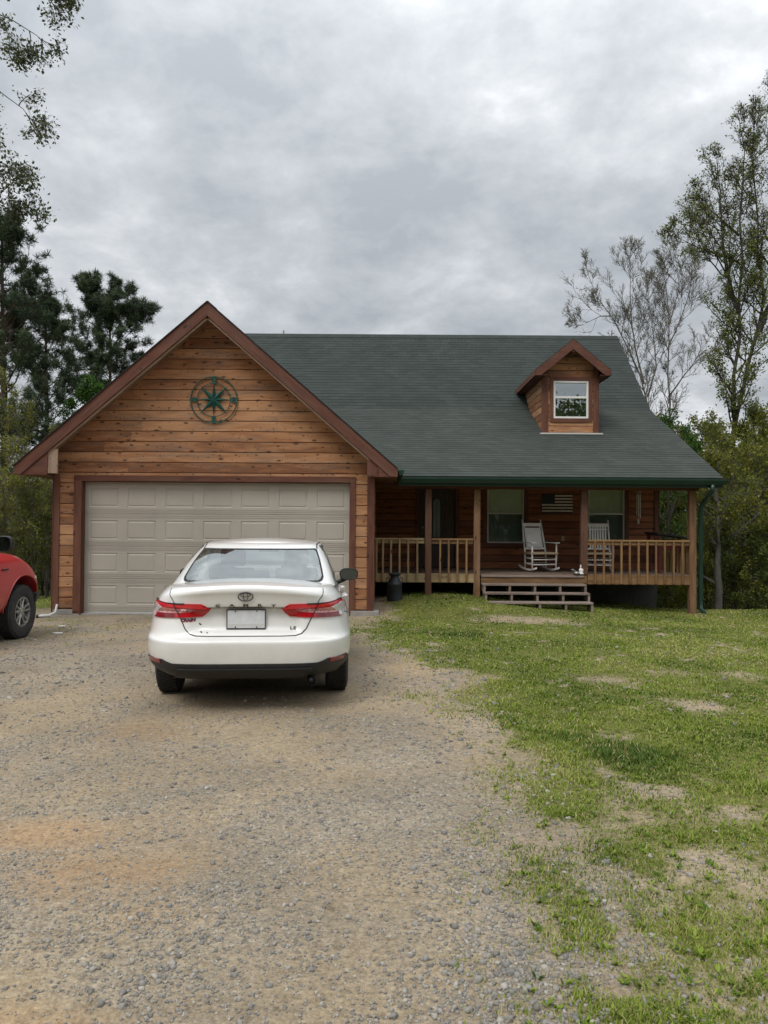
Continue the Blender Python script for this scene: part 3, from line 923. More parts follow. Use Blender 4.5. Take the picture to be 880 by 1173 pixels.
b = MB(); b.box((0.29, ED + 0.004, ez - 0.20), (xr - 0.02, ED + 0.024, ez - 0.012)); build('porch_fascia', b, M['gutter'], house)
# beam on the posts and ceiling
b = MB(); b.box((gx1 + 0.005, PD - 0.06, ez - 0.24), (6.55, PD + 0.06, ez - 0.105)); build('porch_beam', b, M['trim'], house)
b = MB()
for k in range(12):
    y0 = ED + 0.03 + k * 0.2
    b.box((gx1 + 0.01, y0, ez - 0.098), (6.85, y0 + 0.194, ez - 0.082))
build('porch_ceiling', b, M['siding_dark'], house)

# ------------------------------------------------------------------ porch wall
wx1 = X(752.5, 600, WD); wtop = ez - 0.09
dkz = Z(600, 657.5, PD); print('DECK', dkz)
W1 = (X(558, 600, WD), X(600, 600, WD), Z(580, 622, WD), Z(580, 550, WD))
W2 = (X(673.5, 600, WD), X(715, 600, WD), Z(695, 623, WD), Z(695, 551, WD))
DR = (X(479, 600, WD), X(523, 600, WD), dkz, dkz + 2.03)
b = MB()
siding(b, (0, WD, 0), VX, -VY, gx1 - 0.05, wx1, dkz, wtop + 0.1, h=0.16,
       holes=[W1, W2, (DR[0], DR[1], dkz - 0.1, wtop)])
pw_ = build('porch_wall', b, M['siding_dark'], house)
b = MB()
for (a, c, d, e) in [(gx1 - 0.1, DR[0], dkz - 0.1, 2.7), (DR[1], W1[0], dkz - 0.1, 2.7), (W1[1], W2[0], dkz - 0.1, 2.7), (W2[1], wx1, dkz - 0.1, 2.7), (W1[0], W1[1], dkz - 0.1, W1[2]), (W2[0], W2[1], dkz - 0.1, W2[2])]:
    b.box((a, WD + 0.002, d), (c, WD + 0.12, e))
build('sheathing', b, M['void'], house)
for w, nm in ((W1, 'window'), (W2, 'window')):
    win = empty('window', (0, 0, 0)); win.parent = house
    win.matrix_basis = Matrix.Translation(((w[0] + w[1]) / 2, WD - 16, w[2]))
    x0, x1, z0, z1 = w; y = WD
    b = MB(); t = 0.1
    b.box((x0 - t, y - 0.045, z0 - t), (x0, y - 0.023, z1)); b.box((x1, y - 0.045, z0 - t), (x1 + t, y - 0.023, z1)); b.box((x0, y - 0.047, z0 - t), (x1, y - 0.023, z0))
    build('casing', b, M['trim'], win, bevel=0.003)
    f = 0.032; zm = Z(580, 588, WD)
    b = MB()
    b.box((x0, y - 0.03, z0), (x0 + f, y + 0.05, z1)); b.box((x1 - f, y - 0.03, z0), (x1, y + 0.05, z1)); b.box((x0 + f, y - 0.03, z0), (x1 - f, y + 0.05, z0 + f))
    b.box((x0 + f, y - 0.02, zm - 0.02), (x1 - f, y + 0.045, zm + 0.02)); b.box((x0 + f, y - 0.03, z1 - f), (x1 - f, y + 0.05, z1))
    build('frame', b, M['vinyl_grey'], win, bevel=0.002)
    b = MB(); b.add([(x0 + f, y + 0.012, zm), (x1 - f, y + 0.012, zm), (x1 - f, y + 0.012, z1 - f), (x0 + f, y + 0.012, z1 - f)], [(0, 1, 2, 3)]); build('pane', b, M['winglass'], win)
    b = MB(); b.add([(x0 + f, y + 0.0, z0 + f), (x1 - f, y + 0.0, z0 + f), (x1 - f, y + 0.0, zm - .02), (x0 + f, y + 0.0, zm - .02)], [(0, 1, 2, 3)]); build('pane', b, M['winglass'], win)
    b = MB()
    nb = 40
    for k in range(nb):
        zz = zm + (z1 - zm) * (k + 0.5) / nb
        b.plank((x0 + f, y + 0.05, zz), (x1 - f, y + 0.05, zz), 0.006, (z1 - zm) / nb * 1.1, (0, -0.4, 1))
    build('blind', b, M['blind'], win)
    b = MB(); b.box((x0, y + 0.10, z0), (x1, y + 0.11, zm)); build('window_screen', b, M['insect'], win)
# front door
dr = empty('front_door', (0, 0, 0)); dr.parent = house; dr.matrix_basis = Matrix.Translation(((DR[0] + DR[1]) / 2, WD - 16, dkz))
b = MB(); x0, x1, z0, z1 = DR
b.box((x0 + 0.04, WD + 0.02, z0 + 0.01), (x1 - 0.04, WD + 0.06, z1)); 
for (a, c) in ((0.10, 0.26), (0.62, 0.78)):
    for (d, e) in ((0.12, 0.75), (0.9, 1.8)):
        b.box((x0 + a, WD + 0.008, z0 + d), (x0 + c, WD + 0.0195, z0 + e))
build('door_leaf', b, M['door'], dr, bevel=0.004)
b = MB()
gl0, gl1, gzb, gzt = X(495.8, 600, WD), X(504.8, 600, WD), Z(500, 616, WD), Z(500, 571, WD)
arc = [(gl0, gzb), (gl1, gzb)] + [((gl0 + gl1) / 2 + (gl1 - gl0) / 2 * math.cos(a), gzt - 0.09 + 0.09 * math.sin(a)) for a in np.linspace(0, PI, 9)]
b.prism(arc, (0, WD + 0.0, 0), VX, VZ, VY, 0.018); build('door_glass', b, M['doorglass'], dr)
b = MB(); b.tube([(p[0], WD - 0.002, p[1]) for p in arc] + [(arc[0][0], WD - 0.002, arc[0][1])], 0.009, 5); b.box(((gl0 + gl1) / 2 - .004, WD - .006, gzb), ((gl0 + gl1) / 2 + .004, WD - .001, gzt)); build('glass_surround', b, M['black'], dr)
b = MB(); b.box((x0 - 0.06, WD - 0.045, z0), (x0 + 0.03, WD + 0.06, wtop)); b.box((x1 - 0.03, WD - 0.045, z0), (x1 + 0.06, WD + 0.06, wtop)); build('door_frame', b, M['trim'], dr)
b = MB(); b.lathe([(0, -0.05), (0.03, -0.05), (0.032, -0.03), (0.012, -0.015), (0.012, 0.02)], (x0 + 0.1, WD, z0 + 0.95), 'Y', 12); build('door_knob', b, M['metal'], dr, smooth=True)
b = MB(); b.box((X(749.3, 600, WD), WD - 0.045, dkz), (wx1 + 0.02, WD - 0.023, wtop)); b.box((wx1 + 0.024, WD - 0.045, dkz), (wx1 + 0.045, WD + 0.08, wtop)); build('corner_board', b, M['trim'], house)
b = MB(); siding(b, (wx1 + 0.001, WD, 0), VY, VX, 0.08, 7.0, dkz, wtop + 0.1, h=0.16)
siding(b, (wx1 + 0.001, WD, 0), VY, VX, 0.08, 9.2, wtop + 0.1, rz - 0.25, h=0.16, clip=lambda z: ((z + 0.12 - ez) / sl1 - (WD - ED) if z < kz - .12 else (z + 0.12 - kz) / sl2 + KD - WD, (rz - 0.12 - z) / 0.92 + RD - WD))
build('end_wall', b, M['siding_dark'], house)
b = MB(); b.box((wx1 - 0.12, WD + 0.122, -0.6), (wx1, 25, 2.6)); b.box((xl + 0.4, 25, -0.6), (wx1, 25.1, 4.2)); b.box((xl + 0.35, WD, -0.4), (xl + 0.45, 25, 2.8)); build('rear_walls', b, M['siding_dark'], house)
# electrical outlet
b = MB(); c = P(644.5, 617, WD); b.box((c.x - 0.04, WD - 0.04, c.z - 0.06), (c.x + 0.04, WD - 0.0235, c.z + 0.06)); b.box((c.x - 0.015, WD - 0.044, c.z + 0.012), (c.x + 0.015, WD - 0.0405, c.z + 0.04)); b.box((c.x - 0.015, WD - 0.044, c.z - 0.04), (c.x + 0.015, WD - 0.0405, c.z - 0.012))
build('outlet_cover', b, M['cane'], house)

# ------------------------------------------------------------------ deck, posts, railings
dxR = X(792, 660, PD) + 0.02
b = MB()
y = PD - 0.04; k = 0
while y < WD - 0.02:
    b.box((gx1 + 0.01, y, dkz - 0.03), (dxR, y + 0.134, dkz)); y += 0.14
deck = build('deck_floor', b, M['deck'], house, bevel=0.003)
b = MB()
for px0, px1 in ((429, 487), (493.5, 543)):
    b.box((X(px0, 662, PD), PD - 0.06, Z(500, 667.0, PD)), (X(px1, 662, PD), PD - 0.042, dkz - 0.002), tone=0.75 if px0 == 429 else 0.2)
rim = build('rim_board', b, M['pine'], house, bevel=0.003)
b = MB(); b.box((X(672.5, 662, PD), PD - 0.06, Z(730, 669.5, PD)), (X(789, 662, PD), PD - 0.042, dkz - 0.002), tone=0.4)
b.box((X(551, 662, PD), PD - 0.056, dkz - 0.19), (X(672, 662, PD), PD - 0.042, dkz - 0.032), tone=0.1)
b.box((dxR - 0.002, PD - 0.04, dkz - 0.22), (dxR + 0.03, WD, dkz - 0.002))
build('rim_board', b, M['rail'], house, bevel=0.003)
b = MB()
for k in range(7): b.box((gx1 + 0.3 + k * 1.05, PD - 0.04, dkz - 0.2), (gx1 + 0.34 + k * 1.05, WD, dkz - 0.032))
build('deck_joist', b, M['deck'], house)
b = MB(); b.box((gx1 - 0.1, WD - 0.02, -0.8), (wx1 - 0.01, WD + 0.1, dkz - 0.03))
y0 = WD - 0.035
for r in range(4):
    for c_ in range(9):
        xx = 2.6 + c_ * 0.41 + (r % 2) * 0.2
        if xx + 0.39 < wx1: b.box((xx, y0, -0.62 + r * 0.205), (xx + 0.395, y0 + 0.014, -0.62 + r * 0.205 + 0.195))
build('foundation', b, M['block'], house)

rtz = Z(700, 618, PD)
posts = [(487, 494.2, 'post_dark', 684), (542.6, 549.8, 'post', 687), (665, 672.4, 'post_dark', 658), (788.6, 796.4, 'post', 704)]
for a, c, mt, gy in posts:
    x0, x1 = X(a, 620, PD), X(c, 620, PD)
    zb = Z(a, gy, PD) - (0.25 if gy > 660 else 0) if gy > 660 else dkz + 0.001
    b = MB(); b.box((x0, PD - 0.07, zb), (x1, PD + 0.06, ez - 0.242)); build('porch_post', b, M[mt], house, bevel=0.006)


def rail_run(p0, p1, zt, zrim, centers, mat, alt=None):
    """top rail from p0 to p1 with balusters at the given points (x, y)"""
    p0 = Vector(p0); p1 = Vector(p1)
    root = empty('railing', (0, 0, 0)); root.parent = house; c = (p0 + p1) / 2; root.matrix_basis = Matrix.Translation((c.x, c.y - 16, dkz))
    d = (p1 - p0).normalized(); out = Vector((d.y, -d.x, 0))
    b = MB(); b.plank(Vector((p0.x, p0.y, zt - 0.018)), Vector((p1.x, p1.y, zt - 0.018)), 0.09, 0.036, VZ); build('top_rail', b, M[mat], root, bevel=0.004)
    b = MB(); b.plank(Vector((p0.x, p0.y, zt - 0.075)), Vector((p1.x, p1.y, zt - 0.075)), 0.036, 0.07, VZ); build('under_rail', b, M[mat], root)
    for x, y in centers:
        b = MB(); b.plank(Vector((x, y, zrim)), Vector((x, y, zt - 0.037)), 0.037, 0.037, out); build('baluster', b, M[mat], root)
    return root


yb = PD - 0.083
zr = Z(500, 666, PD)
b = MB()
rail_run((X(429, 618, PD), PD - 0.055, 0), (X(486, 618, PD), PD - 0.055, 0), Z(460, 616.2, PD), zr, [(X(p, 640, PD), yb) for p in (431.6, 438.8, 448, 457.8, 467.6, 478)], 'pine')
rail_run((X(494.5, 618, PD), PD - 0.055, 0), (X(541.5, 618, PD), PD - 0.055, 0), Z(520, 616.8, PD), zr, [(X(p, 640, PD), yb) for p in (504, 513.7, 523.7, 534)], 'rail')
rail_run((X(672.5, 618, PD), PD - 0.055, 0), (X(788, 618, PD), PD - 0.055, 0), Z(730, 618.5, PD), Z(730, 668.5, PD), [(X(p, 640, PD), yb) for p in (680.5, 690.5, 700.5, 710.5, 720, 730, 740, 750, 760, 770, 780)], 'rail')
rail_run((dxR - 0.03, PD + 0.075, 0), (dxR - 0.03, WD - 0.05, 0), Z(730, 618.5, PD), dkz - 0.19, [(dxR + 0.052, y) for y in np.arange(PD + 0.2, WD - 0.1, 0.19)], 'rail')

# downspout on the right post
b = MB()
sx = X(803, 600, PD)
c0 = Vector((eR - 0.25, ED - 0.06, gt - 0.11))
b.tube([c0, c0 + Vector((0, 0, -0.12)), Vector((X(806, 570, PD), PD - 0.10, Z(806, 572, PD))), Vector((sx, PD, Z(802, 582, PD))), Vector((sx, PD + 0.02, 0.1)), Vector((sx, PD + 0.02, Z(802, 697, PD))), Vector((sx + 0.05, PD - 0.1, Z(802, 703, PD)))], [0.045] * 7, 8)
build('downspout', b, M['gutter'], house, smooth=True)

# porch steps
root = empty('porch_steps', (0, 0, 0)); root.parent = house
root.matrix_basis = Matrix.Translation((X(612, 680, 15.3), 15.3 - 16, 0))
tread_d = 0.275
rows = [(551.5, 668.8, 659.2), (553, 672.3, 669.2), (554.7, 676.2, 679.3), (556.5, 680, 690.0)]
ys = [PD - 0.06 - k * tread_d for k in range(4)]
geo = []
for k, (a, c, py) in enumerate(rows):
    D = ys[k] - 0.0
    geo.append((X(a, py, D), X(c, py, D), Z(612, py, D), D))
for k, (x0, x1, zt, D) in enumerate(geo):
    b = MB()
    if k == 0:
        b.box((x0, D - 0.02, zt - 0.036), (x1, D + 0.12, zt + 0.004)); 
    else:
        b.box((x0, D - 0.0, zt - 0.036), (x1, D + 0.132, zt)); b.box((x0, D + 0.138, zt - 0.036), (x1, D + tread_d - 0.0, zt))
    build('tread', b, M['step'], root, bevel=0.004)
xs0 = geo[0][0]; xs1 = geo[0][1]
for i in range(5):
    b = MB()
    for k in range(4):
        x0, x1, zt, D = geo[k]
        xx = x0 + 0.02 + (x1 - x0 - 0.06) * i / 4
        zb = geo[k + 1][2] if k < 3 else zt - 0.24
        if k == 3: zb = zt - 0.20
        b.box((xx, D + 0.012, zb), (xx + 0.042, D + 0.05 + (tread_d if k else 0), zt - 0.037))
    build('stringer', b, M['step'], root)

# ------------------------------------------------------------------ dormer
def on_roof(px, py):
    r = ray(px, py); best = None
    for k in range(4000):
        y = 15.7 + k * 0.002
        p = Vector((0, 0, CAM_H)) + r * (y / r.y)
        if p.z <= roof_z(y): return p
    return p


pb = on_roof(655, 496.5); DD = pb.y
print('DORMER', pb)
dl, drr = X(623, 470, DD), X(683.5, 470, DD)
dc = (dl + drr) / 2
OD = DD - 0.32
da = P(656.8, 388.5, OD); dtip = P(699.3, 423.5, OD)
dhalf = dtip.x - da.x; drise = da.z - dtip.z; dsl = drise / dhalf
dc = da.x
dorm = empty('dormer', (0, 0, 0)); dorm.parent = house; dorm.matrix_basis = Matrix.Translation((dc, DD - 16, pb.z))


def dz(x): return da.z - abs(x - dc) * dsl


wd = (X(633.8, 455, DD), X(673.8, 455, DD), Z(655, 479.5, DD), Z(655, 436.5, DD))
b = MB()
siding(b, (0, DD, 0), VX, -VY, dl, drr, pb.z + 0.01, da.z - 0.15, h=0.165, holes=[wd], clip=lambda z: (dc - (da.z - 0.1 - z) / dsl, dc + (da.z - 0.1 - z) / dsl))
build('dormer_front_wall', b, M['siding'], dorm)
b = MB()
b.prism([(dl, pb.z), (wd[0], pb.z), (wd[0], dz(wd[0]) - .1), (dl, dz(dl) - .1)], (0, DD + 0.002, 0), VX, VZ, VY, 0.1)
b.prism([(wd[1], pb.z), (drr, pb.z), (drr, dz(drr) - .1), (wd[1], dz(wd[1]) - .1)], (0, DD + 0.002, 0), VX, VZ, VY, 0.1)
b.box((wd[0], DD + 0.002, pb.z), (wd[1], DD + 0.1, wd[2])); b.prism([(wd[0], wd[3]), (wd[1], wd[3]), (wd[1], dz(wd[1]) - .1), (dc, da.z - .1), (wd[0], dz(wd[0]) - .1)], (0, DD + 0.002, 0), VX, VZ, VY, 0.1)
b.box((dl + .12, DD + 0.5, pb.z + .1), (drr - .12, DD + 0.52, dtip.z + .2))
build('sheathing', b, M['void'], dorm)
yback = lambda z: (z - ez) / sl1 + ED if z < kz else (z - kz) / sl2 + KD
for xx, n_ in ((dl, -1), (drr, 1)):
    b = MB()
    siding(b, (xx, DD, 0), VY, VX * n_, 0.0, 4.0, pb.z + 0.01, dz(dl) - 0.1, h=0.165, clip=lambda z: (0.0, max(0.001, yback(z) - DD)))
    build('dormer_side_wall', b, M['siding'], dorm)
    b = MB(); zt = dz(dl) - 0.1; pts = [(DD + .1, pb.z), (KD, kz), (yback(zt), zt), (DD + .1, zt)]
    b.prism(pts, (xx + (0.002 if n_ < 0 else -0.03), 0, 0), VY, VZ, VX, 0.028); build('sheathing', b, M['trim'], dorm)
b = MB()
for xa, xb in ((dl - 0.022, X(627.6, 470, DD)), (X(679.3, 470, DD), drr + 0.022)):
    b = MB(); b.box((xa, DD - 0.045, pb.z + 0.0), (xb, DD - 0.024, dz(dl) - 0.08)); build('corner_board', b, M['trim'], dorm)
for xx in (dl - 0.045, drr + 0.024):
    b = MB(); b.box((xx, DD - 0.045, pb.z), (xx + 0.021, DD + 0.06, dz(dl) - 0.1)); build('corner_board', b, M['trim'], dorm)
# dormer window
win = dorm
x0, x1, z0, z1 = wd; t = 0.085; b = MB()
b.box((x0 - t, DD - 0.048, z0 - t), (x0, DD - 0.024, z1 + t)); b.box((x1, DD - 0.048, z0 - t), (x1 + t, DD - 0.024, z1 + t))
b.box((x0, DD - 0.05, z0 - t - .01), (x1, DD - 0.024, z0)); b.box((x0, DD - 0.05, z1), (x1, DD - 0.024, z1 + t))
c_ = build('window_casing', b, M['trim'], win, bevel=0.003)
f = 0.045; zm = Z(655, 455.3, DD); b = MB()
b.box((x0, DD - 0.035, z0), (x0 + f, DD + 0.05, z1)); b.box((x1 - f, DD - 0.035, z0), (x1, DD + 0.05, z1))
b.box((x0 + f, DD - 0.036, z0), (x1 - f, DD + 0.05, z0 + f)); b.box((x0 + f, DD - 0.036, z1 - f), (x1 - f, DD + 0.05, z1)); b.box((x0 + f, DD - 0.03, zm - 0.025), (x1 - f, DD + 0.045, zm + 0.025))
build('window_frame', b, M['vinyl'], win, bevel=0.002)
b = MB(); b.add([(x0 + f, DD + 0.005, zm), (x1 - f, DD + 0.005, zm), (x1 - f, DD + 0.012, z1 - f), (x0 + f, DD + 0.012, z1 - f)], [(0, 1, 2, 3)]); build('pane', b, M['dormglass'], win)
b = MB(); b.add([(x0 + f, DD - 0.01, z0 + f), (x1 - f, DD - 0.01, z0 + f), (x1 - f, DD - 0.004, zm), (x0 + f, DD - 0.004, zm)], [(0, 1, 2, 3)]); build('pane', b, M['dormglass'], win)
b = MB(); b.box((dl - 0.1, DD - 0.12, pb.z - 0.035), (drr + 0.12, DD - 0.02, pb.z + 0.0)); build('flashing', b, M['flash'], dorm)
# dormer roof
yb_r = yback(da.z) + 0.1; dsl_len = math.hypot(dhalf, drise)
for s_ in (-1, 1):
    Sv = Vector((-s_ * dhalf, 0, drise)).normalized(); Nn = Vector((s_ * drise, 0, dhalf)).normalized()
    O_ = Vector((dc + s_ * dhalf, 0, dtip.z))
    b = MB(); courses(b, O_ + Nn * .002, VY, Sv, Nn, lambda s: (OD - 0.02, yback(dtip.z + s * Sv.z) + 0.15), dsl_len)
    build('dormer_roof', b, M['shingle'], dorm)
    b = MB()
    tk = 0.035
    pr = [(dc, da.z), (dc + s_ * dhalf, dtip.z), (dc + s_ * dhalf, dtip.z - tk), (dc, da.z - tk)]
    b.prism(pr, (0, OD, 0), VX, VZ, VY, yback(dtip.z) - OD + .1); build('roof_deck', b, M['soffit'], dorm)
    # front rake
    th = 0.235; zc = dtip.z - 0.14
    xin = dc + s_ * (da.z - th - zc) / dsl
    pr = [(dc, da.z - .004), (dc + s_ * dhalf, dtip.z - .004), (dc + s_ * dhalf, zc), (xin, zc), (dc, da.z - th)]
    b = MB(); b.prism(pr, (0, OD - 0.025, 0), VX, VZ, VY, 0.025, tone=.3); build('rake_board', b, M['trim'], dorm)
    # eave fascia running back
    ye = yback(dtip.z) + 0.05
    b = MB(); xx = dc + s_ * dhalf
    b.prism([(OD, dtip.z - .01), (ye, dtip.z - .01), (ye - .3, zc), (OD, zc)], (xx - (0 if s_ > 0 else .025), 0, 0), VY, VZ, VX, .025, tone=.2)
    build('eave_fascia', b, M['trim'], dorm)
    lo, hi = sorted((xx - s_ * .026, (drr if s_ > 0 else dl)))
    b = MB(); b.box((lo, OD + .001, zc + .002), (hi, ye - .25, zc + .02), tone=.2); build('soffit', b, M['trim'], dorm)
b = MB(); b.box((dc - 0.03, OD + 0.0, da.z - 0.3), (dc + 0.03, DD, da.z - 0.06)); build('lookout', b, M['trim'], dorm)
# roof vent pipe
c = P(325.5, 385, RD + 0.3); b = MB(); b.tube([(c.x, RD + .2, rz - .3), (c.x, RD + .2, Z(325.5, 378.5, RD + .2))], 0.025, 8); build('vent_pipe', b, M['metal'], house)

# ================================================================== THINGS ON THE HOUSE AND PORCH
# compass rose on the gable
cc = P(245, 458, GD - 0.05)
comp = empty('compass_rose', cc, 0, 'round green metal compass rose hanging on the garage gable', 'wall ornament')
R_ = 26.5 / 880 * GD
b = MB()
for rr, th in ((R_, 0.011), (R_ * 0.72, 0.008)):
    b.tube([cc + Vector((rr * math.cos(a), 0, rr * math.sin(a))) for a in np.linspace(0, 2 * PI, 49)], th, 6, cap=False)
build('ring', b, M['verdigris'], comp, smooth=True)
b = MB()
for k in range(8):
    a = k * PI / 4; ln = R_ * (0.74 if k % 2 == 0 else 0.84)
    d = Vector((math.cos(a), 0, math.sin(a))); s = Vector((-math.sin(a), 0, math.cos(a)))
    w = 0.030 if k % 2 == 0 else 0.040
    base = R_ * 0.2
    V = [cc + Vector((0, -0.03, 0)), cc + d * base + s * w + Vector((0, 0.0, 0)), cc + d * ln, cc + d * base - s * w + Vector((0, 0.0, 0)), cc + d * base + Vector((0, -0.032, 0)), cc + Vector((0, 0.004, 0))]
    b.add(V, [(0, 1, 4), (1, 2, 4), (2, 3, 4), (3, 0, 4), (0, 5, 1), (5, 3, 0), (1, 5, 2), (5, 3, 2)], tone=0.5)
build('star', b, M['teal'], comp)
for k in range(4):
    b = MB()
    a = k * PI / 2
    d = Vector((math.cos(a), 0, math.sin(a))); s = Vector((-math.sin(a), 0, math.cos(a)))
    c = cc + d * R_ * 0.86
    b.plank(c - d * R_ * .13, c + d * R_ * .13, 0.075, 0.006, (0, 1, 0))
    build('letter_plate', b, M['verdigris'], comp)


def text_mesh(txt, size, extrude=0.004, bold=0.0):
    cu = bpy.data.curves.new('txt', 'FONT'); cu.body = txt; cu.size = size; cu.extrude = extrude; cu.offset = bold
    cu.align_x = 'CENTER'; cu.align_y = 'CENTER'
    o = bpy.data.objects.new('txt', cu); COL.objects.link(o)
    dg = bpy.context.evaluated_depsgraph_get()
    me = bpy.data.meshes.new_from_object(o.evaluated_get(dg))
    V = [tuple(v.co) for v in me.vertices]; Fc = [tuple(p.vertices) for p in me.polygons]
    bpy.data.objects.remove(o); bpy.data.curves.remove(cu)
    return V, Fc


for k, ch in enumerate('ENWS'):
    b = MB()
    a = k * PI / 2
    c = cc + Vector((math.cos(a), 0, math.sin(a))) * R_ * 0.86 + Vector((0, -0.008, 0))
    V, Fc = text_mesh(ch, 0.13, 0.004)
    b.add([(c.x + v[0], c.y - v[2], c.z + v[1]) for v in V], Fc, tone=.4)
    build('letter', b, M['teal'], comp)

# wall flag of painted slats
fx0, fx1, fz0, fz1 = X(620.5, 577, WD), X(655.5, 577, WD), Z(638, 588, WD), Z(638, 565.5, WD)
flag = empty('wooden_flag', ((fx0 + fx1) / 2, WD - .04, fz0), 0, 'dark wooden flag with pale stripes and black canton on the porch wall between the windows', 'wall flag')
M['flag_dark'] = simple('dark flag board', (0.035, 0.018, 0.014), 0.7, 0, .2, 12)
M['flag_pale'] = simple('pale flag stripe', (0.62, 0.56, 0.54), 0.7, 0, .15, 12)
M['flag_canton'] = simple('dark blue black canton', (0.012, 0.018, 0.022), 0.7, 0, .2, 12)
b = MB(); b.box((fx0, WD - 0.045, fz0), (fx1, WD - 0.0235, fz1)); build('board', b, M['flag_dark'], flag)
sh_ = (fz1 - fz0) / 13; cw = (fx1 - fx0) * 0.42
b = MB()
for k in range(6):
    zz = fz0 + (2 * k + 1) * sh_
    xa = fx0 if k < 3 else fx0 + cw
    b.box((xa, WD - 0.052, zz), (fx1, WD - 0.0455, zz + sh_))
build('stripe', b, M['flag_pale'], flag)
b = MB(); b.box((fx0, WD - 0.056, fz0 + 6 * sh_), (fx0 + cw - .004, WD - 0.0455, fz1)); build('canton', b, M['flag_canton'], flag)

# wind chime under the porch roof
CD = 17.3
wc = empty('wind_chime', P(731.5, 560, CD), 0, 'silver tube wind chime hanging at the right end of the porch', 'wind chime')
w0 = P(731.5, 563.5, CD); b = MB(); b.tube([(w0.x, CD, ez - .1), (w0.x, CD, w0.z)], 0.003, 4); build('cord', b, M['black'], wc)
b = MB(); b.lathe([(0, .03), (.03, .028), (.055, .01), (.055, -.005), (0, -.005)], w0, 'Z', 16); build('top_disc', b, M['metal'], wc)
for k in range(6):
    a = k * PI / 3 + .3; ln = 0.36 + .035 * k
    p = w0 + Vector((.042 * math.cos(a), .042 * math.sin(a), -.06)); b = MB(); b.tube([p, p - Vector((0, 0, ln))], .0095, 8); b.tube([p, p + Vector((0, 0, .055))], .002, 3); build('tube', b, M['flash'], wc)
b = MB(); b.tube([w0 + Vector((0, 0, 0)), w0 + Vector((0, 0, -.62))], .003, 4); b.lathe([(0, 0), (.035, 0), (.035, -.01), (0, -.01)], w0 + Vector((0, 0, -.25)), 'Z', 12); b.box(w0 + Vector((-.025, -.003, -.72)), w0 + Vector((.025, .003, -.60))); build('clapper', b, M['metal'], wc)


# rocking chairs (local: seat faces -Y, origin on the floor)
def rocker(name, loc, rz, label, slat_back):
    root = empty(name, loc, rz, label, 'rocking chair', 'white rocking chairs on the porch')
    Wm = M['white_wood']
    def pt(x, y, z): return Vector((x, y, z))
    bk = lambda z: 0.20 + (z - 0.40) * 0.30        # leaning back post line
    for s in (-1, 1):
        b = MB(); b.tube([pt(s * .25, .19, .06), pt(s * .25, .20, .40), pt(s * .235, bk(.8), .80), pt(s * .225, bk(1.12), 1.12)], [.018, .02, .018, .015], 8); b.lathe([(0.0, .03), (.014, .022), (.016, .01), (.008, 0)], pt(s * .225, bk(1.12), 1.12), 'Z', 8)
        build('back_post', b, Wm, root, smooth=True, local=True)
        b = MB(); b.tube([pt(s * .28, -.24, .05), pt(s * .285, -.25, .40), pt(s * .285, -.25, .62)], [.017, .021, .016], 8); build('leg', b, Wm, root, smooth=True, local=True)
        b = MB(); pts = []
        for t in np.linspace(-.42, .50, 12): pts.append((t, 0.022 + 0.30 * t * t))
        poly = [(y, z) for y, z in pts] + [(y, z + .042) for y, z in reversed(pts)]
        b.prism(poly, (s * .265 - .012, 0, 0), VY, VZ, VX, .024); build('rocker_runner', b, Wm, root, local=True, bevel=.004)
        b = MB(); b.prism([(-.34, -.055 * 1), (-.30, -.07), (.0, -.05), (.22, -.03), (.30, -.03), (.30, .03), (.0, .05), (-.30, .06), (-.34, .05)], (s * .275, 0, .625), VY, VX, VZ, .022); build('armrest', b, Wm, root, local=True, bevel=.005)
    b = MB()
    for z, y in ((.16, -.245), (.27, -.247)): b.tube([pt(-.283, y, z), pt(.283, y, z)], .011, 6)
    for z, y in ((.18, .195), (.30, .198)): b.tube([pt(-.25, y, z), pt(.25, y, z)], .011, 6)
    for s in (-1, 1):
        for z in (.17, .29): b.tube([pt(s * .283, -.245, z), pt(s * .25, .196, z)], .011, 6)
    build('stretcher', b, Wm, root, smooth=True, local=True)
    b = MB(); n = 11
    b.box((-.29, -.29, .385), (.29, .21, .425)); b.tube([pt(-.30, -.29, .405), pt(.30, -.29, .405)], .026, 8)
    for i in range(n): b.box((-.275 + i * .05, -.285, .426), (-.275 + i * .05 + .042, .20, .431))
    build('seat', b, M['cane'], root, local=True, bevel=.004)
    b = MB()
    for z, h in ((1.03, .075), (.50, .045)): b.plank(pt(-.23, bk(z), z), pt(.23, bk(z), z), h, .018, (0, -1, .3))
    build('back_rail', b, Wm, root, local=True, bevel=.004)
    b = MB()
    if slat_back:
        for i in range(7):
            x = -.165 + i * .055; b.plank(pt(x, bk(.52), .52), pt(x, bk(1.0), 1.0), .034, .012, (0, -1, .3))
        b.plank(pt(-.2, bk(.93), .935), pt(.2, bk(.93), .935), .03, .014, (0, -1, .3))
    else:
        b.plank(pt(0, bk(.53), .53), pt(0, bk(.96), .96), .34, .01, (0, -1, .3))
        for x in (-.185, .185): b.plank(pt(x, bk(.52), .52), pt(x, bk(1.0), 1.0), .022, .02, (0, -1, .3))
        for i in range(15): b.plank(pt(-.17, bk(.54 + i * .029) - .006, .54 + i * .029), pt(.17, bk(.54 + i * .029) - .006, .54 + i * .029), .012, .004, (0, -1, .3))
    build('backrest', b, Wm, root, local=True)
    return root


p1 = P(620, 651.5, 16.75)
rocker('rocking_chair', (p1.x, 16.95, dkz), math.radians(14), 'white rocking chair with solid back, in front of the wooden wall flag at the steps', False)
p2 = P(690, 651.5, 16.75)
rocker('rocking_chair', (p2.x - .02, 16.95, dkz), math.radians(-12), 'white rocking chair with slatted back, behind the right railing before the window', True)

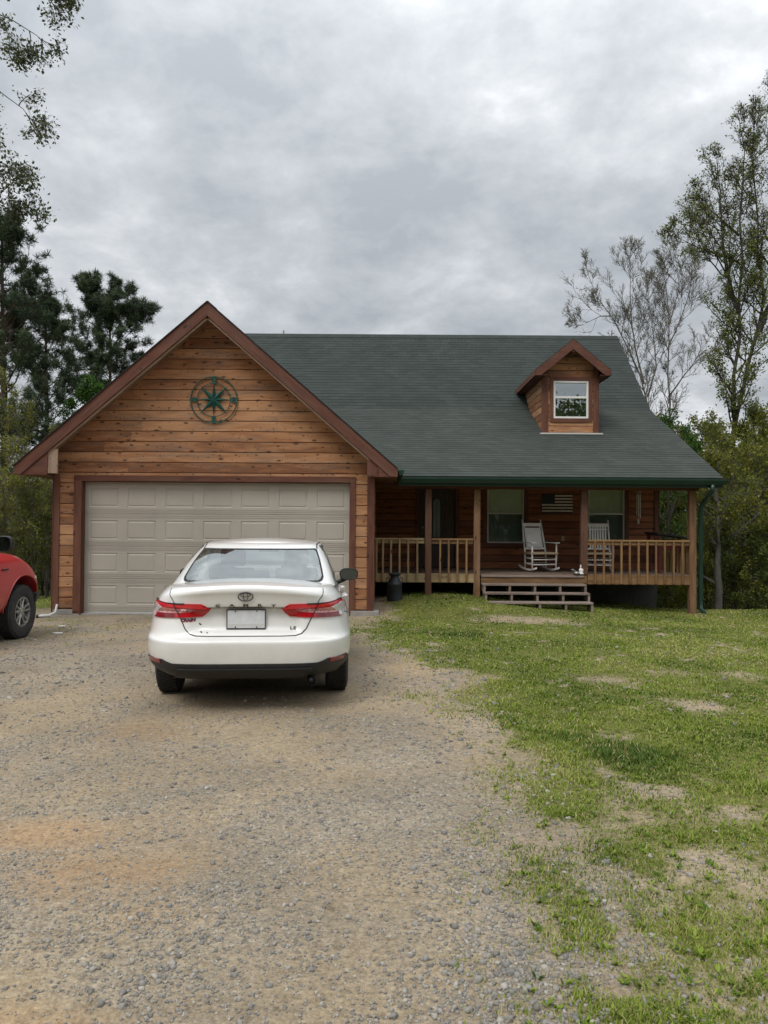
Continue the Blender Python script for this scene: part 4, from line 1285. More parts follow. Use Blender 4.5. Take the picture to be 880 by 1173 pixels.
# porch corner figurine
fc = P(686.5, 663, 15.9); base = Vector((X(666.0, 658, 15.96), 15.96, dkz + .004))
fg = empty('figurine', base, 0, 'small white and grey garden figurine on the deck at the top of the steps', 'figurine')
b = MB(); b.lathe([(.0, 0), (.05, 0), (.055, .02), (.035, .045), (.05, .08), (.045, .11), (.02, .13), (.03, .16), (.022, .19), (.006, .21), (.004, .27), (0, .28)], base, 'Z', 14); build('body', b, M['white_wood'], fg, smooth=True)
b = MB(); q = base + Vector((-.1, -.01, 0)); b.lathe([(0, 0), (.06, 0), (.07, .03), (.04, .06), (0, .07)], q, 'Z', 12); b.tube([q + Vector((-.02, 0, .05)), q + Vector((-.08, 0, .10)), q + Vector((-.12, -.01, .09))], [.02, .014, .004], 6); build('bird', b, M['metal'], fg, smooth=True)

# dark topped table in the porch corner
tb = Vector((X(771, 640, 16.9), 16.95, dkz))
M['redpaint'] = simple('dark red painted wood', (0.10, 0.015, 0.012), .6, 0, .2, 8)
tab = empty('porch_table', tb, 0, 'dark topped red table standing in the right porch corner behind the railing', 'table')
ztop = Z(770, 615, 16.9)
b = MB(); b.prism([(-.46, .10), (.36, -.01), (.36, -.045), (-.46, .055)], tb + Vector((0, -.35, ztop - dkz)), VX, VZ, VY, .8); build('tabletop', b, M['black'], tab, bevel=.004)
for sx_, sy in ((-.38, -.28), (-.38, .38), (.3, -.28), (.3, .38)):
    b = MB(); b.box(tb + Vector((sx_ - .03, sy - .03, 0)), tb + Vector((sx_ + .03, sy + .03, ztop - dkz - .04 + (.09 if sx_ < 0 else .01)))); build('leg', b, M['redpaint'], tab)
b = MB(); b.box(tb + Vector((-.36, -.3, .5)), tb + Vector((.28, -.27, .58))); build('apron', b, M['redpaint'], tab)

# old milk can
mk = P(452, 686.5, 15.35)

# ================================================================== CARS
def crom(xs, ys, x):
    xs = np.asarray(xs, float); ys = np.asarray(ys, float); x = np.asarray(x, float)
    d = np.diff(ys) / np.diff(xs); m = np.zeros_like(ys)
    m[0] = d[0]; m[-1] = d[-1]
    for i in range(1, len(ys) - 1):
        if d[i - 1] * d[i] > 0: m[i] = 2 * d[i - 1] * d[i] / (d[i - 1] + d[i])
    i = np.clip(np.searchsorted(xs, x) - 1, 0, len(xs) - 2)
    h = xs[i + 1] - xs[i]; t = np.clip((x - xs[i]) / h, 0, 1)
    return (2 * t ** 3 - 3 * t ** 2 + 1) * ys[i] + (t ** 3 - 2 * t ** 2 + t) * h * m[i] + (-2 * t ** 3 + 3 * t ** 2) * ys[i + 1] + (t ** 3 - t ** 2) * h * m[i + 1]


class Shell:
    """closed plan rings stacked over a height parameter v; right half from rear centre (s = 0) to front centre"""
    def __init__(self, v0, v1, w, r, f, cR, cF, zf, p=4.0, q=2.0, pf=3.0, bulge=0.03, adj=None, xadj=None):
        self.__dict__.update(locals())
        self.cache = {}

    def ring(self, v):
        k = round(float(v), 4)
        if k in self.cache: return self.cache[k]
        w, r, f = float(self.w(v)), float(self.r(v)), float(self.f(v))
        a = np.linspace(0, PI / 2, 260)
        # rear quarter by angle
        x1 = w * np.sin(a) ** (2 / self.p); y1 = r + self.cR * (1 - np.clip(np.cos(a), 0, 1) ** (2 / self.q))
        ys = np.linspace(r + self.cR, f - self.cF, 120)[1:-1]
        x3 = w * np.sin(a[::-1]) ** (2 / self.pf); y3 = f - self.cF * (1 - np.clip(np.cos(a[::-1]), 0, 1) ** (2 / self.q))
        x = np.concatenate([x1, np.full(len(ys), w), x3]); y = np.concatenate([y1, ys, y3])
        ym = (r + f) / 2; hl = (f - r) / 2
        x = x * (1 - self.bulge * ((y - ym) / hl) ** 2)
        s = np.concatenate([[0], np.cumsum(np.hypot(np.diff(x), np.diff(y)))])
        i1 = 260; i2 = 260 + len(ys)
        self.cache[k] = (x, y, s, s[i1 - 1], s[i2], s[-1])
        return self.cache[k]

    def pt(self, s, v):
        sg = -1 if s < 0 else 1
        x, y, S, *_ = self.ring(v)
        xx = float(np.interp(abs(s), S, x)); yy = float(np.interp(abs(s), S, y))
        if self.adj: yy += self.adj(xx, yy, v)
        zz = float(self.zf(xx, yy, v))
        return Vector((sg * xx, yy, zz))

    def nrm(self, s, v):
        e = 0.01; dv = (self.v1 - self.v0) * 0.01
        a = self.pt(s + e, v) - self.pt(s - e, v)
        v2 = min(v + dv, self.v1); v3 = max(v - dv, self.v0)
        c = self.pt(s, v2) - self.pt(s, v3)
        n = a.cross(c)
        if n.length < 1e-9: return Vector((0, -1, 0))
        return n.normalized()

    def half(self, v, n1, n2, n3):
        x, y, S, s1, s2, s3 = self.ring(v)
        ss = np.concatenate([np.linspace(0, s1, n1, endpoint=False), np.linspace(s1, s2, n2, endpoint=False), np.linspace(s2, s3, n3)])
        return ss


def shell_mesh(sh, vs, n=(26, 36, 22), cap_fn=None, skip=None, bottom=True, mcap=14):
    """returns verts, faces; rings for each v, both halves; cap across the top"""
    V = []; Fc = []; rows = []
    for v in vs:
        ss = sh.half(v, *n)
        R = [sh.pt(s, v) for s in ss]
        Lh = [Vector((-p.x, p.y, p.z)) for p in R[1:-1]][::-1]
        rows.append((R + Lh, list(ss) + [-s for s in ss[1:-1]][::-1]))
    m = len(rows[0][0])
    for R, _ in rows: V += R
    for j in range(len(rows) - 1):
        for i in range(m):
            k = (i + 1) % m
            if skip:
                sa = rows[j][1][i]; sb = rows[j][1][k]
                if abs(sa - sb) > 1.0: sb = sa
                if skip((sa + sb) / 2, (vs[j] + vs[j + 1]) / 2, (V[j * m + i] + V[(j + 1) * m + k]) / 2): continue
            Fc.append((j * m + i, j * m + k, (j + 1) * m + k, (j + 1) * m + i))
    # top cap: strips across
    nh = sum(n); top = (len(rows) - 1) * m
    grid = []
    for i in range(nh):
        r = V[top + i]
        if i == 0 or i == nh - 1: grid.append([top + i]); continue
        ids = [top + i]
        for c in range(1, mcap):
            x = r.x * (1 - 2 * c / mcap)
            V.append(Vector((x, r.y, cap_fn(x, r.y, r)))); ids.append(len(V) - 1)
        ids.append(top + (m - i))
        grid.append(ids)
    for i in range(1, nh - 2):
        for c in range(mcap):
            Fc.append((grid[i][c], grid[i][c + 1], grid[i + 1][c + 1], grid[i + 1][c]))
    for gi, ap in ((1, 0), (nh - 2, nh - 1)):
        for c in range(mcap): Fc.append((grid[gi][c], grid[gi][c + 1], grid[ap][0]))
    if bottom:
        for i in range(1, nh - 2): Fc.append((i, i + 1, m - i - 1, m - i))
        Fc.append((0, 1, m - 1)); Fc.append((nh - 1, nh - 2, m - nh + 2))
    return V, Fc


def patch(name, sh, poly, mats, parent, off=0.004, cell=0.04, smooth=True, mirror=False, skirt=0.012, vcell=None, tone=.5):
    """a conforming panel cut to 'poly' in (s, v) and laid on the shell"""
    b = MB()
    for sg in ((1, -1) if mirror else (1,)):
        bm = bmesh.new()
        vs = [bm.verts.new((p[0], p[1], 0)) for p in poly]
        bm.faces.new(vs)
        x0, x1 = min(p[0] for p in poly), max(p[0] for p in poly); y0, y1 = min(p[1] for p in poly), max(p[1] for p in poly)
        vc = vcell or cell
        for k in range(1, int((x1 - x0) / cell) + 1):
            bmesh.ops.bisect_plane(bm, geom=bm.verts[:] + bm.edges[:] + bm.faces[:], plane_co=(x0 + (x1 - x0) * k / (int((x1 - x0) / cell) + 1), 0, 0), plane_no=(1, 0, 0))
        for k in range(1, int((y1 - y0) / vc) + 1):
            bmesh.ops.bisect_plane(bm, geom=bm.verts[:] + bm.edges[:] + bm.faces[:], plane_co=(0, y0 + (y1 - y0) * k / (int((y1 - y0) / vc) + 1), 0), plane_no=(0, 1, 0))
        bm.verts.index_update()
        V = []; Fc = []
        for v in bm.verts:
            p = sh.pt(v.co.x, v.co.y); n = sh.nrm(v.co.x, v.co.y)
            q = p + n * off
            V.append(q)
        nb = len(V)
        for v in bm.verts:
            p = sh.pt(v.co.x, v.co.y); n = sh.nrm(v.co.x, v.co.y); V.append(p - n * skirt)
        for f in bm.faces: Fc.append(tuple(v.index for v in f.verts))
        if skirt:
            for e in bm.edges:
                if len(e.link_faces) == 1:
                    a, c = e.verts[0].index, e.verts[1].index; Fc.append((a, c, c + nb, a + nb))
        bm.free()
        if sg < 0: V = [Vector((-v.x, v.y, v.z)) for v in V]
        b.add(V, Fc, tone=tone)
    return build(name, b, mats, parent, smooth=smooth, local=True, autosmooth=40)


def strip_on(name, sh, path, width, mats, parent, off=0.003, mirror=False, sm=True):
    """thin line along (s, v) points"""
    b = MB()
    pts = []
    for (a, c) in zip(path[:-1], path[1:]):
        n = max(1, int(math.hypot(c[0] - a[0], c[1] - a[1]) / 0.03))
        for k in range(n): pts.append((a[0] + (c[0] - a[0]) * k / n, a[1] + (c[1] - a[1]) * k / n))
    pts.append(path[-1])
    for sg in ((1, -1) if mirror else (1,)):
        P3 = [sh.pt(*p) + sh.nrm(*p) * off for p in pts]; NN = [sh.nrm(*p) for p in pts]
        V = []; Fc = []
        for i, p in enumerate(P3):
            d = (P3[min(i + 1, len(P3) - 1)] - P3[max(i - 1, 0)]).normalized()
            s = d.cross(NN[i]).normalized() * width / 2
            V += [p + s, p + NN[i] * width * .25, p - s]
        for i in range(len(P3) - 1):
            Fc += [(3 * i, 3 * i + 1, 3 * i + 4, 3 * i + 3), (3 * i + 1, 3 * i + 2, 3 * i + 5, 3 * i + 4)]
        if sg < 0: V = [Vector((-v.x, v.y, v.z)) for v in V]
        b.add(V, Fc, tone=.5)
    return build(name, b, mats, parent, smooth=sm, local=True)


def text_on(sh, txt, s, v, h, ws=1.0, off=0.006, bold=0, slant=0, vs=1.0):
    V, Fc = text_mesh(txt, h * 1.4, 0.002, bold)
    out = []
    for x, y, z in V:
        ss = s + (x + slant * y) * ws; vv = v + y * vs
        out.append(sh.pt(ss, vv) + sh.nrm(ss, vv) * (off + z))
    return out, Fc


def carpaint(name, col, coat=1.0, rough=0.35, dirt=(0.30, 0.26, 0.20), z0=0.25, z1=0.9, amount=0.25):
    m, nt, b = new_mat(name)
    tc = N(nt, 'ShaderNodeTexCoord')
    sp = N(nt, 'ShaderNodeSeparateXYZ'); L(nt, tc.outputs['Object'], sp.inputs[0])
    n = N(nt, 'ShaderNodeTexNoise'); n.inputs['Scale'].default_value = 3; n.inputs['Detail'].default_value = 8; n.inputs['Roughness'].default_value = .65
    L(nt, tc.outputs['Object'], n.inputs['Vector'])
    h = N(nt, 'ShaderNodeMapRange'); h.inputs[1].default_value = z0; h.inputs[2].default_value = z1; h.inputs[3].default_value = 1; h.inputs[4].default_value = 0
    L(nt, sp.outputs[2], h.inputs[0])
    r = ramp(nt, n.outputs['Fac'], [(0.35, (0.15, 0.15, 0.15)), (0.75, (1, 1, 1))])
    d = math_n(nt, 'MULTIPLY', math_n(nt, 'MULTIPLY', r.outputs[0], h.outputs[0]), amount * 2)
    d = math_n(nt, 'ADD', d, 0.03, clamp=True)
    c = mix(nt, d, col, dirt)
    L(nt, c, b.inputs['Base Color'])
    L(nt, math_n(nt, 'MULTIPLY_ADD', d, 0.5, rough), b.inputs['Roughness'])
    b.inputs['Coat Weight'].default_value = coat; b.inputs['Coat Roughness'].default_value = 0.06
    return m


M['white_paint'] = carpaint('white car paint', (0.78, 0.78, 0.75), z0=.2, z1=.85, amount=.22)
M['red_paint'] = carpaint('red truck paint', (0.42, 0.012, 0.018), coat=.7, rough=.3, amount=.10, z0=.3, z1=1.1)
M['lamp_red'] = simple('red lamp lens', (0.50, 0.006, 0.014), 0.12, 0, .1, 30, spec=.6, coat=.8)
M['lamp_bright'] = simple('bright red lamp band', (0.72, 0.02, 0.035), 0.15, 0, .1, 40, spec=.6, coat=.8)
M['lamp_dark'] = simple('dark red lamp lens', (0.18, 0.004, 0.01), 0.12, 0, .1, 30, spec=.6, coat=.8)
M['lamp_clear'] = simple('clear pinkish lamp lens', (0.62, 0.30, 0.28), 0.15, 0.2, .45, 45, spec=.6, coat=.8)
M['lamp_white'] = simple('clear white lamp lens', (0.80, 0.76, 0.74), 0.12, 0.3, .35, 50, spec=.6, coat=.8)
M['chrome'] = simple('chrome', (0.42, 0.42, 0.43), 0.15, 1.0, .05, 10)
M['chrome_dark'] = simple('dark chrome', (0.10, 0.10, 0.105), 0.25, 0.9, .05, 10)
M['gap'] = simple('panel gap', (0.012, 0.012, 0.012), .8)
M['valance'] = simple('black bumper plastic', (0.022, 0.023, 0.025), .55, 0, .25, 9)
M['tyre'] = simple('dusty tyre rubber', (0.028, 0.027, 0.026), .85, 0, .35, 14, .3)
M['rim'] = simple('silver wheel alloy', (0.38, 0.38, 0.37), .35, .8, .2, 9)
M['carglass'] = glass('car glass', (0.016, 0.02, 0.02), 0.22, 0.02, 0.55)
M['rearglass'] = glass('rear window glass', (0.02, 0.026, 0.027), 0.26, 0.02, 0.55)
M['mirror_glass'] = simple('mirror glass', (0.12, 0.15, 0.17), .05, 1.0, .02, 3)
M['plate'] = simple('white licence plate', (0.62, 0.64, 0.66), .4, 0, .08, 20)
M['ink'] = simple('dark plate lettering', (0.03, 0.035, 0.06), .5)
M['seat_cloth'] = simple('grey seat cloth', (0.10, 0.10, 0.10), .9, 0, .1, 20)
M['sticker_red'] = simple('red sticker ink', (0.5, 0.02, 0.03), .4)


def wheel(name, parent, x, y, R, w, side, rimR, mats=('tyre', 'rim'), spokes=5, hub=0.03):
    root = empty(name, (x, y, R)); root.parent = parent; root.matrix_basis = Matrix.Translation((x, y, R))
    b = MB(); hw = w / 2
    prof = [(rimR, -hw * .82), (rimR + .02, -hw * .95), ((R + rimR) / 2, -hw), (R - .03, -hw * .93), (R - .008, -hw * .75), (R, -hw * .4), (R, hw * .4), (R - .008, hw * .75), (R - .03, hw * .93), ((R + rimR) / 2, hw), (rimR + .02, hw * .95), (rimR, hw * .82), (rimR - .01, 0), (rimR, -hw * .82)]
    b.lathe([(r, a) for r, a in prof], (0, 0, 0), 'X', 40, caps=False)
    # tread blocks
    for k in range(60):
        a = 2 * PI * k / 60
        for c_, o in ((-.62, 0), (-.2, .5), (.2, 0), (.62, .5)):
            aa = a + o * 2 * PI / 60
            ctr = Vector((c_ * hw, math.cos(aa) * (R + .001), math.sin(aa) * (R + .001)))
            tdir = Vector((0, -math.sin(aa), math.cos(aa)))
            b.plank(ctr - tdir * R * .035, ctr + tdir * R * .035, hw * .34, .010, (0, math.cos(aa), math.sin(aa)))
    build('tyre', b, M[mats[0]], root, smooth=True, local=True, autosmooth=35)
    b = MB(); o = side * hw * .72
    b.lathe([(rimR + .004, side * hw * .84), (rimR - .012, side * hw * .86), (rimR - .02, side * hw * .6), (rimR - .03, 0), (rimR - .03, -side * hw * .5)], (0, 0, 0), 'X', 40, caps=False)
    b.lathe([(0, o + side * .01), (.05, o + side * .008), (.065, o - side * .005), (.08, o - side * .03), (0, o - side * .04)], (0, 0, 0), 'X', 20)
    for k in range(spokes):
        a = 2 * PI * k / spokes + .3
        d = Vector((0, math.cos(a), math.sin(a)))
        s = Vector((0, -math.sin(a), math.cos(a)))
        for q in (-1, 1):
            b.tube([d * .045 + s * q * .01 + Vector((o - side * .005, 0, 0)), d * (rimR * .55) + s * q * .03 + Vector((o - side * .012, 0, 0)), d * (rimR - .012) + s * q * .045 + Vector((o, 0, 0))], [.02, .016, .018], 6)
    build('rim', b, M[mats[1]], root, smooth=True, local=True, autosmooth=40)
    b = MB(); b.lathe([(0, o - side * .05), (rimR - .04, o - side * .05), (rimR - .04, o - side * .06), (0, o - side * .06)], (0, 0, 0), 'X', 24); build('brake_disc', b, M['valance'], root, local=True)
    return root


def cut_arches(ob, centers, R, xw):
    for (y, z) in centers:
        b = MB(); b.lathe([(0, -xw), (R, -xw), (R, xw), (0, xw)], (0, y, z), 'X', 48)
        c = build('cutter', b, M['gap'], None)
        c.parent = ob.parent
        md = ob.modifiers.new('arch', 'BOOLEAN'); md.operation = 'DIFFERENCE'; md.solver = 'EXACT'; md.object = c
        dg = bpy.context.evaluated_depsgraph_get()
        me = bpy.data.meshes.new_from_object(ob.evaluated_get(dg))
        old = ob.data; ob.modifiers.clear(); ob.data = me; bpy.data.meshes.remove(old)
        bpy.data.objects.remove(c)


# ------------------------------------------------------------------ white sedan
YAW = math.radians(4.7)
car = empty('parked_car', (-1.165, 6.48, gz(-1.2, 7.5) if 'gz' in globals() else 0), YAW, 'white four door sedan parked on the gravel before the garage door, seen from behind', 'car')
TOPV = 1.09
wv = lambda v: crom([.18, .26, .34, .44, .55, .63, .72, .82, .92, 1.0, 1.05, 1.09], [.80, .85, .89, .918, .93, .928, .918, .903, .878, .842, .80, .75], v)
rv = lambda v: crom([.18, .24, .30, .36, .44, .52, .60, .618, .626, .648, .662, .68, .74, .82, .893, .90, .905, .93, .97, 1.01, 1.045, 1.07, 1.09], [.16, .10, .05, .03, .020, .008, .0, .0, .006, .050, .066, .078, .095, .105, .108, .104, .084, .072, .060, .045, .028, .030, .055], v)
fv = lambda v: crom([.18, .3, .45, .6, .75, .9, 1.0, 1.09], [4.72, 4.84, 4.88, 4.87, 4.84, 4.76, 4.68, 4.55], v)
belt = lambda y: crom([0, .3, .7, 1.2, 2.0, 3.0, 3.6, 4.1, 4.5, 4.88], [1.005, 1.03, 1.04, 1.02, .99, .97, .96, .90, .83, .74], y)
crown = lambda y: crom([0, .6, 1.5, 3.0, 4.0, 4.88], [.085, .075, .05, .03, .075, .07], y)


def ztop(x, y): return belt(y) + crown(y) * (1 - min(1, abs(x) / .80) ** 2.2)


def zcar(x, y, v):
    if v <= .60: return v + .120 * float(sstep(1.3, .3, y)) * max(0.0, min(1.0, (.44 - v) / .26))
    return .60 + (v - .60) * (ztop(x, y) - .60) / (TOPV - .60)


def radj(x, y, v):
    # plate recess between the lamps
    if y > 0.5: return 0.0
    a = float(sstep(.50, .40, abs(x))) * float(sstep(.675, .72, v)) * float(sstep(.905, .885, v))
    return .035 * a


body = Shell(.18, TOPV, wv, rv, fv, .62, .85, zcar, p=4.8, adj=radj)
vs = list(np.linspace(.18, .60, 15)) + [.618, .626, .637, .648, .662, .68, .70] + list(np.linspace(.715, .88, 8)) + list(np.linspace(.8875, .94, 6)) + list(np.linspace(.955, 1.09, 12))
V, Fc = shell_mesh(body, vs, n=(40, 44, 26), cap_fn=lambda x, y, r: ztop(x, y))
b = MB(); b.add(V, Fc, tone=.5)
bd = build('body', b, M['white_paint'], car, smooth=True, local=True)
cut_arches(bd, [(1.07, .335), (3.90, .335)], .375, 1.1)
bd.data.polygons.foreach_set('use_smooth', [True] * len(bd.data.polygons)); bd.data.set_sharp_from_angle(angle=math.radians(42))
# dark underside and arch liners
b = MB(); b.box((-.60, .75, .22), (.60, 4.5, .26)); b.box((-.58, .6, .26), (.58, 4.4, .75)); b.box((-.86, 1.5, .2), (.86, 3.45, .3)); build('underbody', b, M['gap'], car, local=True)
# greenhouse
gwv = lambda h: crom([0, .25, .5, .75, .9, .96, 1.0], [.80, .765, .722, .672, .642, .622, .585], h)
gr = lambda h: crom([0, .15, .5, .85, .95, 1.0], [.52, .70, 1.10, 1.53, 1.66, 1.76], h)
gf = lambda h: crom([0, .5, .9, 1.0], [3.95, 3.35, 2.90, 2.76], h)
ghz = lambda x, y, h: crom([0, .15, .5, .85, .95, 1.0], [1.035, 1.09, 1.24, 1.375, 1.408, 1.420], h)
gh = Shell(0, 1, gwv, gr, gf, .42, .5, ghz, p=4.5, pf=3.2, bulge=.05)
RG = [(-.67, .155), (-.635, .125), (.635, .125), (.67, .155), (.69, .22), (.665, .56), (.64, .765), (.605, .80), (-.605, .80), (-.64, .765), (-.665, .56), (-.69, .22)]


def inpoly(p, poly):
    r = False; n = len(poly)
    for i in range(n):
        a = poly[i]; c = poly[(i + 1) % n]
        if (a[1] > p[1]) != (c[1] > p[1]) and p[0] < (c[0] - a[0]) * (p[1] - a[1]) / (c[1] - a[1]) + a[0]: r = not r
    return r


hs = list(np.linspace(0, .9, 26)) + [.92, .94, .96, .975, .99, 1.0]
# side glass region is set by y, windscreen by s from the front


def s_at_y(sh, v, y):
    x, yy, S, s1, s2, s3 = sh.ring(v)
    k = len(S) // 2
    return float(np.interp(y, yy, S))


def skipf(s, h, p):
    if inpoly((s, h), RG): return True
    if .16 < h < .84:
        lo = 1.30 + (h - .16) * .75; hi = 3.62 - (h - .16) * .95
        if lo < p.y < hi and abs(p.x) > .5: return True
    ssum = gh.ring(h)[5]
    if .12 < h < .9 and abs(s) > ssum - (.66 - .1 * h): return True
    return False


def roofcap(x, y, r):
    hw = .60
    return r.z + .045 * (1 - (x / max(abs(r.x), .01)) ** 2) * min(1, (abs(r.x) / hw)) ** 2 * (0.65 + .35 * math.sin(PI * min(1, max(0, (y - 1.7) / 1.1))))


V, Fc = shell_mesh(gh, hs, n=(44, 50, 24), cap_fn=roofcap, skip=skipf, bottom=False)
b = MB(); b.add(V, Fc, tone=.5); build('roof', b, M['white_paint'], car, smooth=True, local=True, autosmooth=50)
RGo = [(p[0] * 1.02 + 0, p[1] + (-.02 if p[1] < .3 else .014 if p[1] > .7 else 0)) for p in RG]
# frit frame
bmk = MB()


def ring_patch(name, sh, outer, inner, mat, off, mirror=False):
    b = MB(); n = len(outer)
    for sg in ((1, -1) if mirror else (1,)):
        V = []; Fc = []; pts = []
        for i in range(n):
            j = (i + 1) % n
            m = max(1, int(math.hypot((outer[j][0] - outer[i][0]), (outer[j][1] - outer[i][1])) / .04))
            for k in range(m):
                t = k / m
                pts.append(((outer[i][0] * (1 - t) + outer[j][0] * t, outer[i][1] * (1 - t) + outer[j][1] * t), (inner[i][0] * (1 - t) + inner[j][0] * t, inner[i][1] * (1 - t) + inner[j][1] * t)))
        for o, q in pts:
            V += [sh.pt(*o) + sh.nrm(*o) * off, sh.pt(*q) + sh.nrm(*q) * off]
        m = len(pts)
        for i in range(m):
            k = (i + 1) % m; Fc.append((2 * i, 2 * k, 2 * k + 1, 2 * i + 1))
        if sg < 0: V = [Vector((-v.x, v.y, v.z)) for v in V]
        b.add(V, Fc, tone=.5)
    return build(name, b, mat, car, local=True, smooth=True)


RGi = [(p[0] * .982, p[1] + (.01 if p[1] < .3 else -.016 if p[1] > .7 else 0)) for p in RG]
ring_patch('window_seal', gh, RGo, RGi, M['gap'], .004)
patch('rear_window', gh, RG, M['rearglass'], car, off=.0025, cell=.05, skirt=0)
# side windows and windscreen


def side_poly(h0, h1, ya, yb_, sa, sb):
    out = []
    for h in np.linspace(h0, h1, 6): out.append((s_at_y(gh, h, ya + (h - h0) * sa), h))
    for h in np.linspace(h1, h0, 6): out.append((s_at_y(gh, h, yb_ + (h - h0) * sb), h))
    return out


for sg in (1, -1):
    for ya, yb_, sa, sb in ((1.30, 2.30, .75, .05), (2.38, 3.62, .05, -.95)):
        poly = [(sg * p[0], p[1]) for p in side_poly(.15, .85, ya, yb_, sa, sb)]
        patch('side_window', gh, poly, M['carglass'], car, off=.002, cell=.08, skirt=0)
pol = side_poly(.15, .85, 1.30, 3.62, .75, -.95)
cx = sum(p[0] for p in pol) / len(pol); cy = .5
out_ = [(cx + (p[0] - cx) * 1.04, cy + (p[1] - cy) * 1.10) for p in pol]; inn = [(cx + (p[0] - cx) * .96, cy + (p[1] - cy) * .93) for p in pol]
ring_patch('side_window_seal', gh, out_, inn, M['gap'], .005, mirror=True)
sF = gh.ring(.5)[5]
wp = []
for h in np.linspace(.1, .9, 6): wp.append((gh.ring(h)[5] - (.69 - .1 * h), h))
for h in np.linspace(.9, .1, 6): wp.append((gh.ring(h)[5] - .002, h))
patch('windscreen', gh, wp, M['carglass'], car, off=.002, cell=.06, skirt=0, mirror=True)
# roof ditch mouldings
strip_on('roof_moulding', gh, [(.655, .80), (.665, .90), (.70, .95), (.76, .965), (.9, .965), (1.4, .965)], .014, M['gap'], car, off=.002, mirror=True)
# interior
b = MB()
b.box((-.62, .95, .80), (.62, 1.25, 1.02)); b.box((-.64, 1.25, .3), (.64, 3.8, .55)); b.box((-.62, 1.28, .55), (.62, 1.42, 1.05)); b.box((-.62, 3.6, .5), (.62, 3.95, .98))
for x in (-.36, .36): b.box((x - .13, 1.27, 1.06), (x + .13, 1.37, 1.21)); b.box((x - .24, 2.25, .55), (x + .24, 2.40, 1.12)); b.box((x - .14, 2.27, 1.14), (x + .14, 2.38, 1.33))
b.box((-.12, 1.27, 1.06), (.12, 1.36, 1.15))
build('seats', b, M['seat_cloth'], car, local=True, bevel=.03)
b = MB(); b.box((-.12, 2.95, 1.28), (.12, 2.97, 1.34)); build('rear_view_mirror', b, M['black'], car, local=True)

# --- rear details
val = [(-1.28, .18), (-1.23, .40), (-1.02, .470), (-.72, .465), (-.62, .430), (.62, .430), (.72, .465), (1.02, .470), (1.23, .40), (1.28, .18)]
patch('rear_valance', body, val, M['valance'], car, off=.008, cell=.06, skirt=.03)
patch('lower_diffuser', body, [(-.62, .215), (-.56, .36), (.56, .36), (.62, .215)], M['black'], car, off=.03, cell=.08)
patch('rear_reflector', body, [(.735, .428), (.745, .467), (.96, .466), (.94, .440)], M['lamp_dark'], car, off=.014, cell=.05, mirror=True)
LP_ = [(.300, .898), (.372, .940), (.46, .948), (.62, .962), (.80, .980), (.97, .997), (1.03, .988), (1.06, .955), (1.05, .90), (1.0, .845), (.90, .826), (.37, .822), (.33, .850)]
for sg in (1, -1):
    lp = empty('tail_lamp', (0, 0, 0)); lp.parent = car; lp.matrix_basis = Matrix.Translation((sg * .6, 0.1, .9)); inv = Matrix.Translation((sg * .6, .1, .9)).inverted()
    def pp(name, poly, mat, off, cell=.04, skirt=.012):
        o = patch(name, body, [(sg * p[0], p[1]) for p in poly], mat, lp, off=off, cell=cell, skirt=skirt)
        o.data.transform(inv); return o
    pp('lens', LP_, M['lamp_red'], .012, skirt=.03)
    pp('upper_band', [(.33, .905), (.385, .932), (.62, .952), (.95, .992), (.95, .970), (.62, .928), (.42, .912)], M['lamp_bright'], .0145, skirt=.003)
    pp('reflector_lens', [(.43, .893), (.50, .905), (.68, .917), (.84, .935), (.88, .925), (.90, .885), (.82, .870), (.62, .866), (.48, .868), (.435, .880)], M['lamp_clear'], .0145, skirt=.003)
    pp('reversing_lens', [(.76, .925), (.84, .945), (.97, .968), (1.02, .955), (1.02, .90), (.97, .84), (.90, .832), (.87, .845), (.86, .88), (.82, .905)], M['lamp_white'], .0175, skirt=.003)
    pp('lower_band', [(.66, .826), (.88, .829), (.86, .858), (.80, .866), (.62, .862), (.60, .83)], M['lamp_dark'], .0145, skirt=.003)
    pp('lamp_outline', [(.52, .955), (.80, .9785), (.97, .998), (1.02, .989), (1.02, .984), (.97, .992), (.80, .972), (.52, .949)], M['gap'], .019, skirt=.003)
strip_on('lamp_division', body, [(.62, .966), (.605, .94), (.565, .84), (.56, .82)], .008, M['gap'], car, off=.021, mirror=True)
strip_on('boot_lid_gap', body, [(.73, 1.085), (.69, 1.04), (.645, 1.0), (.62, .966)], .008, M['gap'], car, off=.002, mirror=True)
strip_on('boot_lid_gap', body, [(.56, .82), (.54, .78), (.515, .725), (.475, .682), (.42, .665), (.30, .661), (0, .660)], .009, M['gap'], car, off=.002, mirror=True)
strip_on('handle_line', body, [(-.305, .899), (0, .899), (.305, .899)], .011, M['gap'], car, off=.004)
strip_on('bumper_gap', body, [(1.05, .85), (1.15, .835), (1.32, .80)], .006, M['gap'], car, off=.002, mirror=True)
# badge: three ovals
b = MB()


def oval(cx, cv, a, h, t):
    pts = [body.pt(cx + a * math.cos(q), cv + h * math.sin(q)) + body.nrm(cx + a * math.cos(q), cv + h * math.sin(q)) * .009 for q in np.linspace(0, 2 * PI, 33)]
    b.tube(pts, t, 6, cap=False)


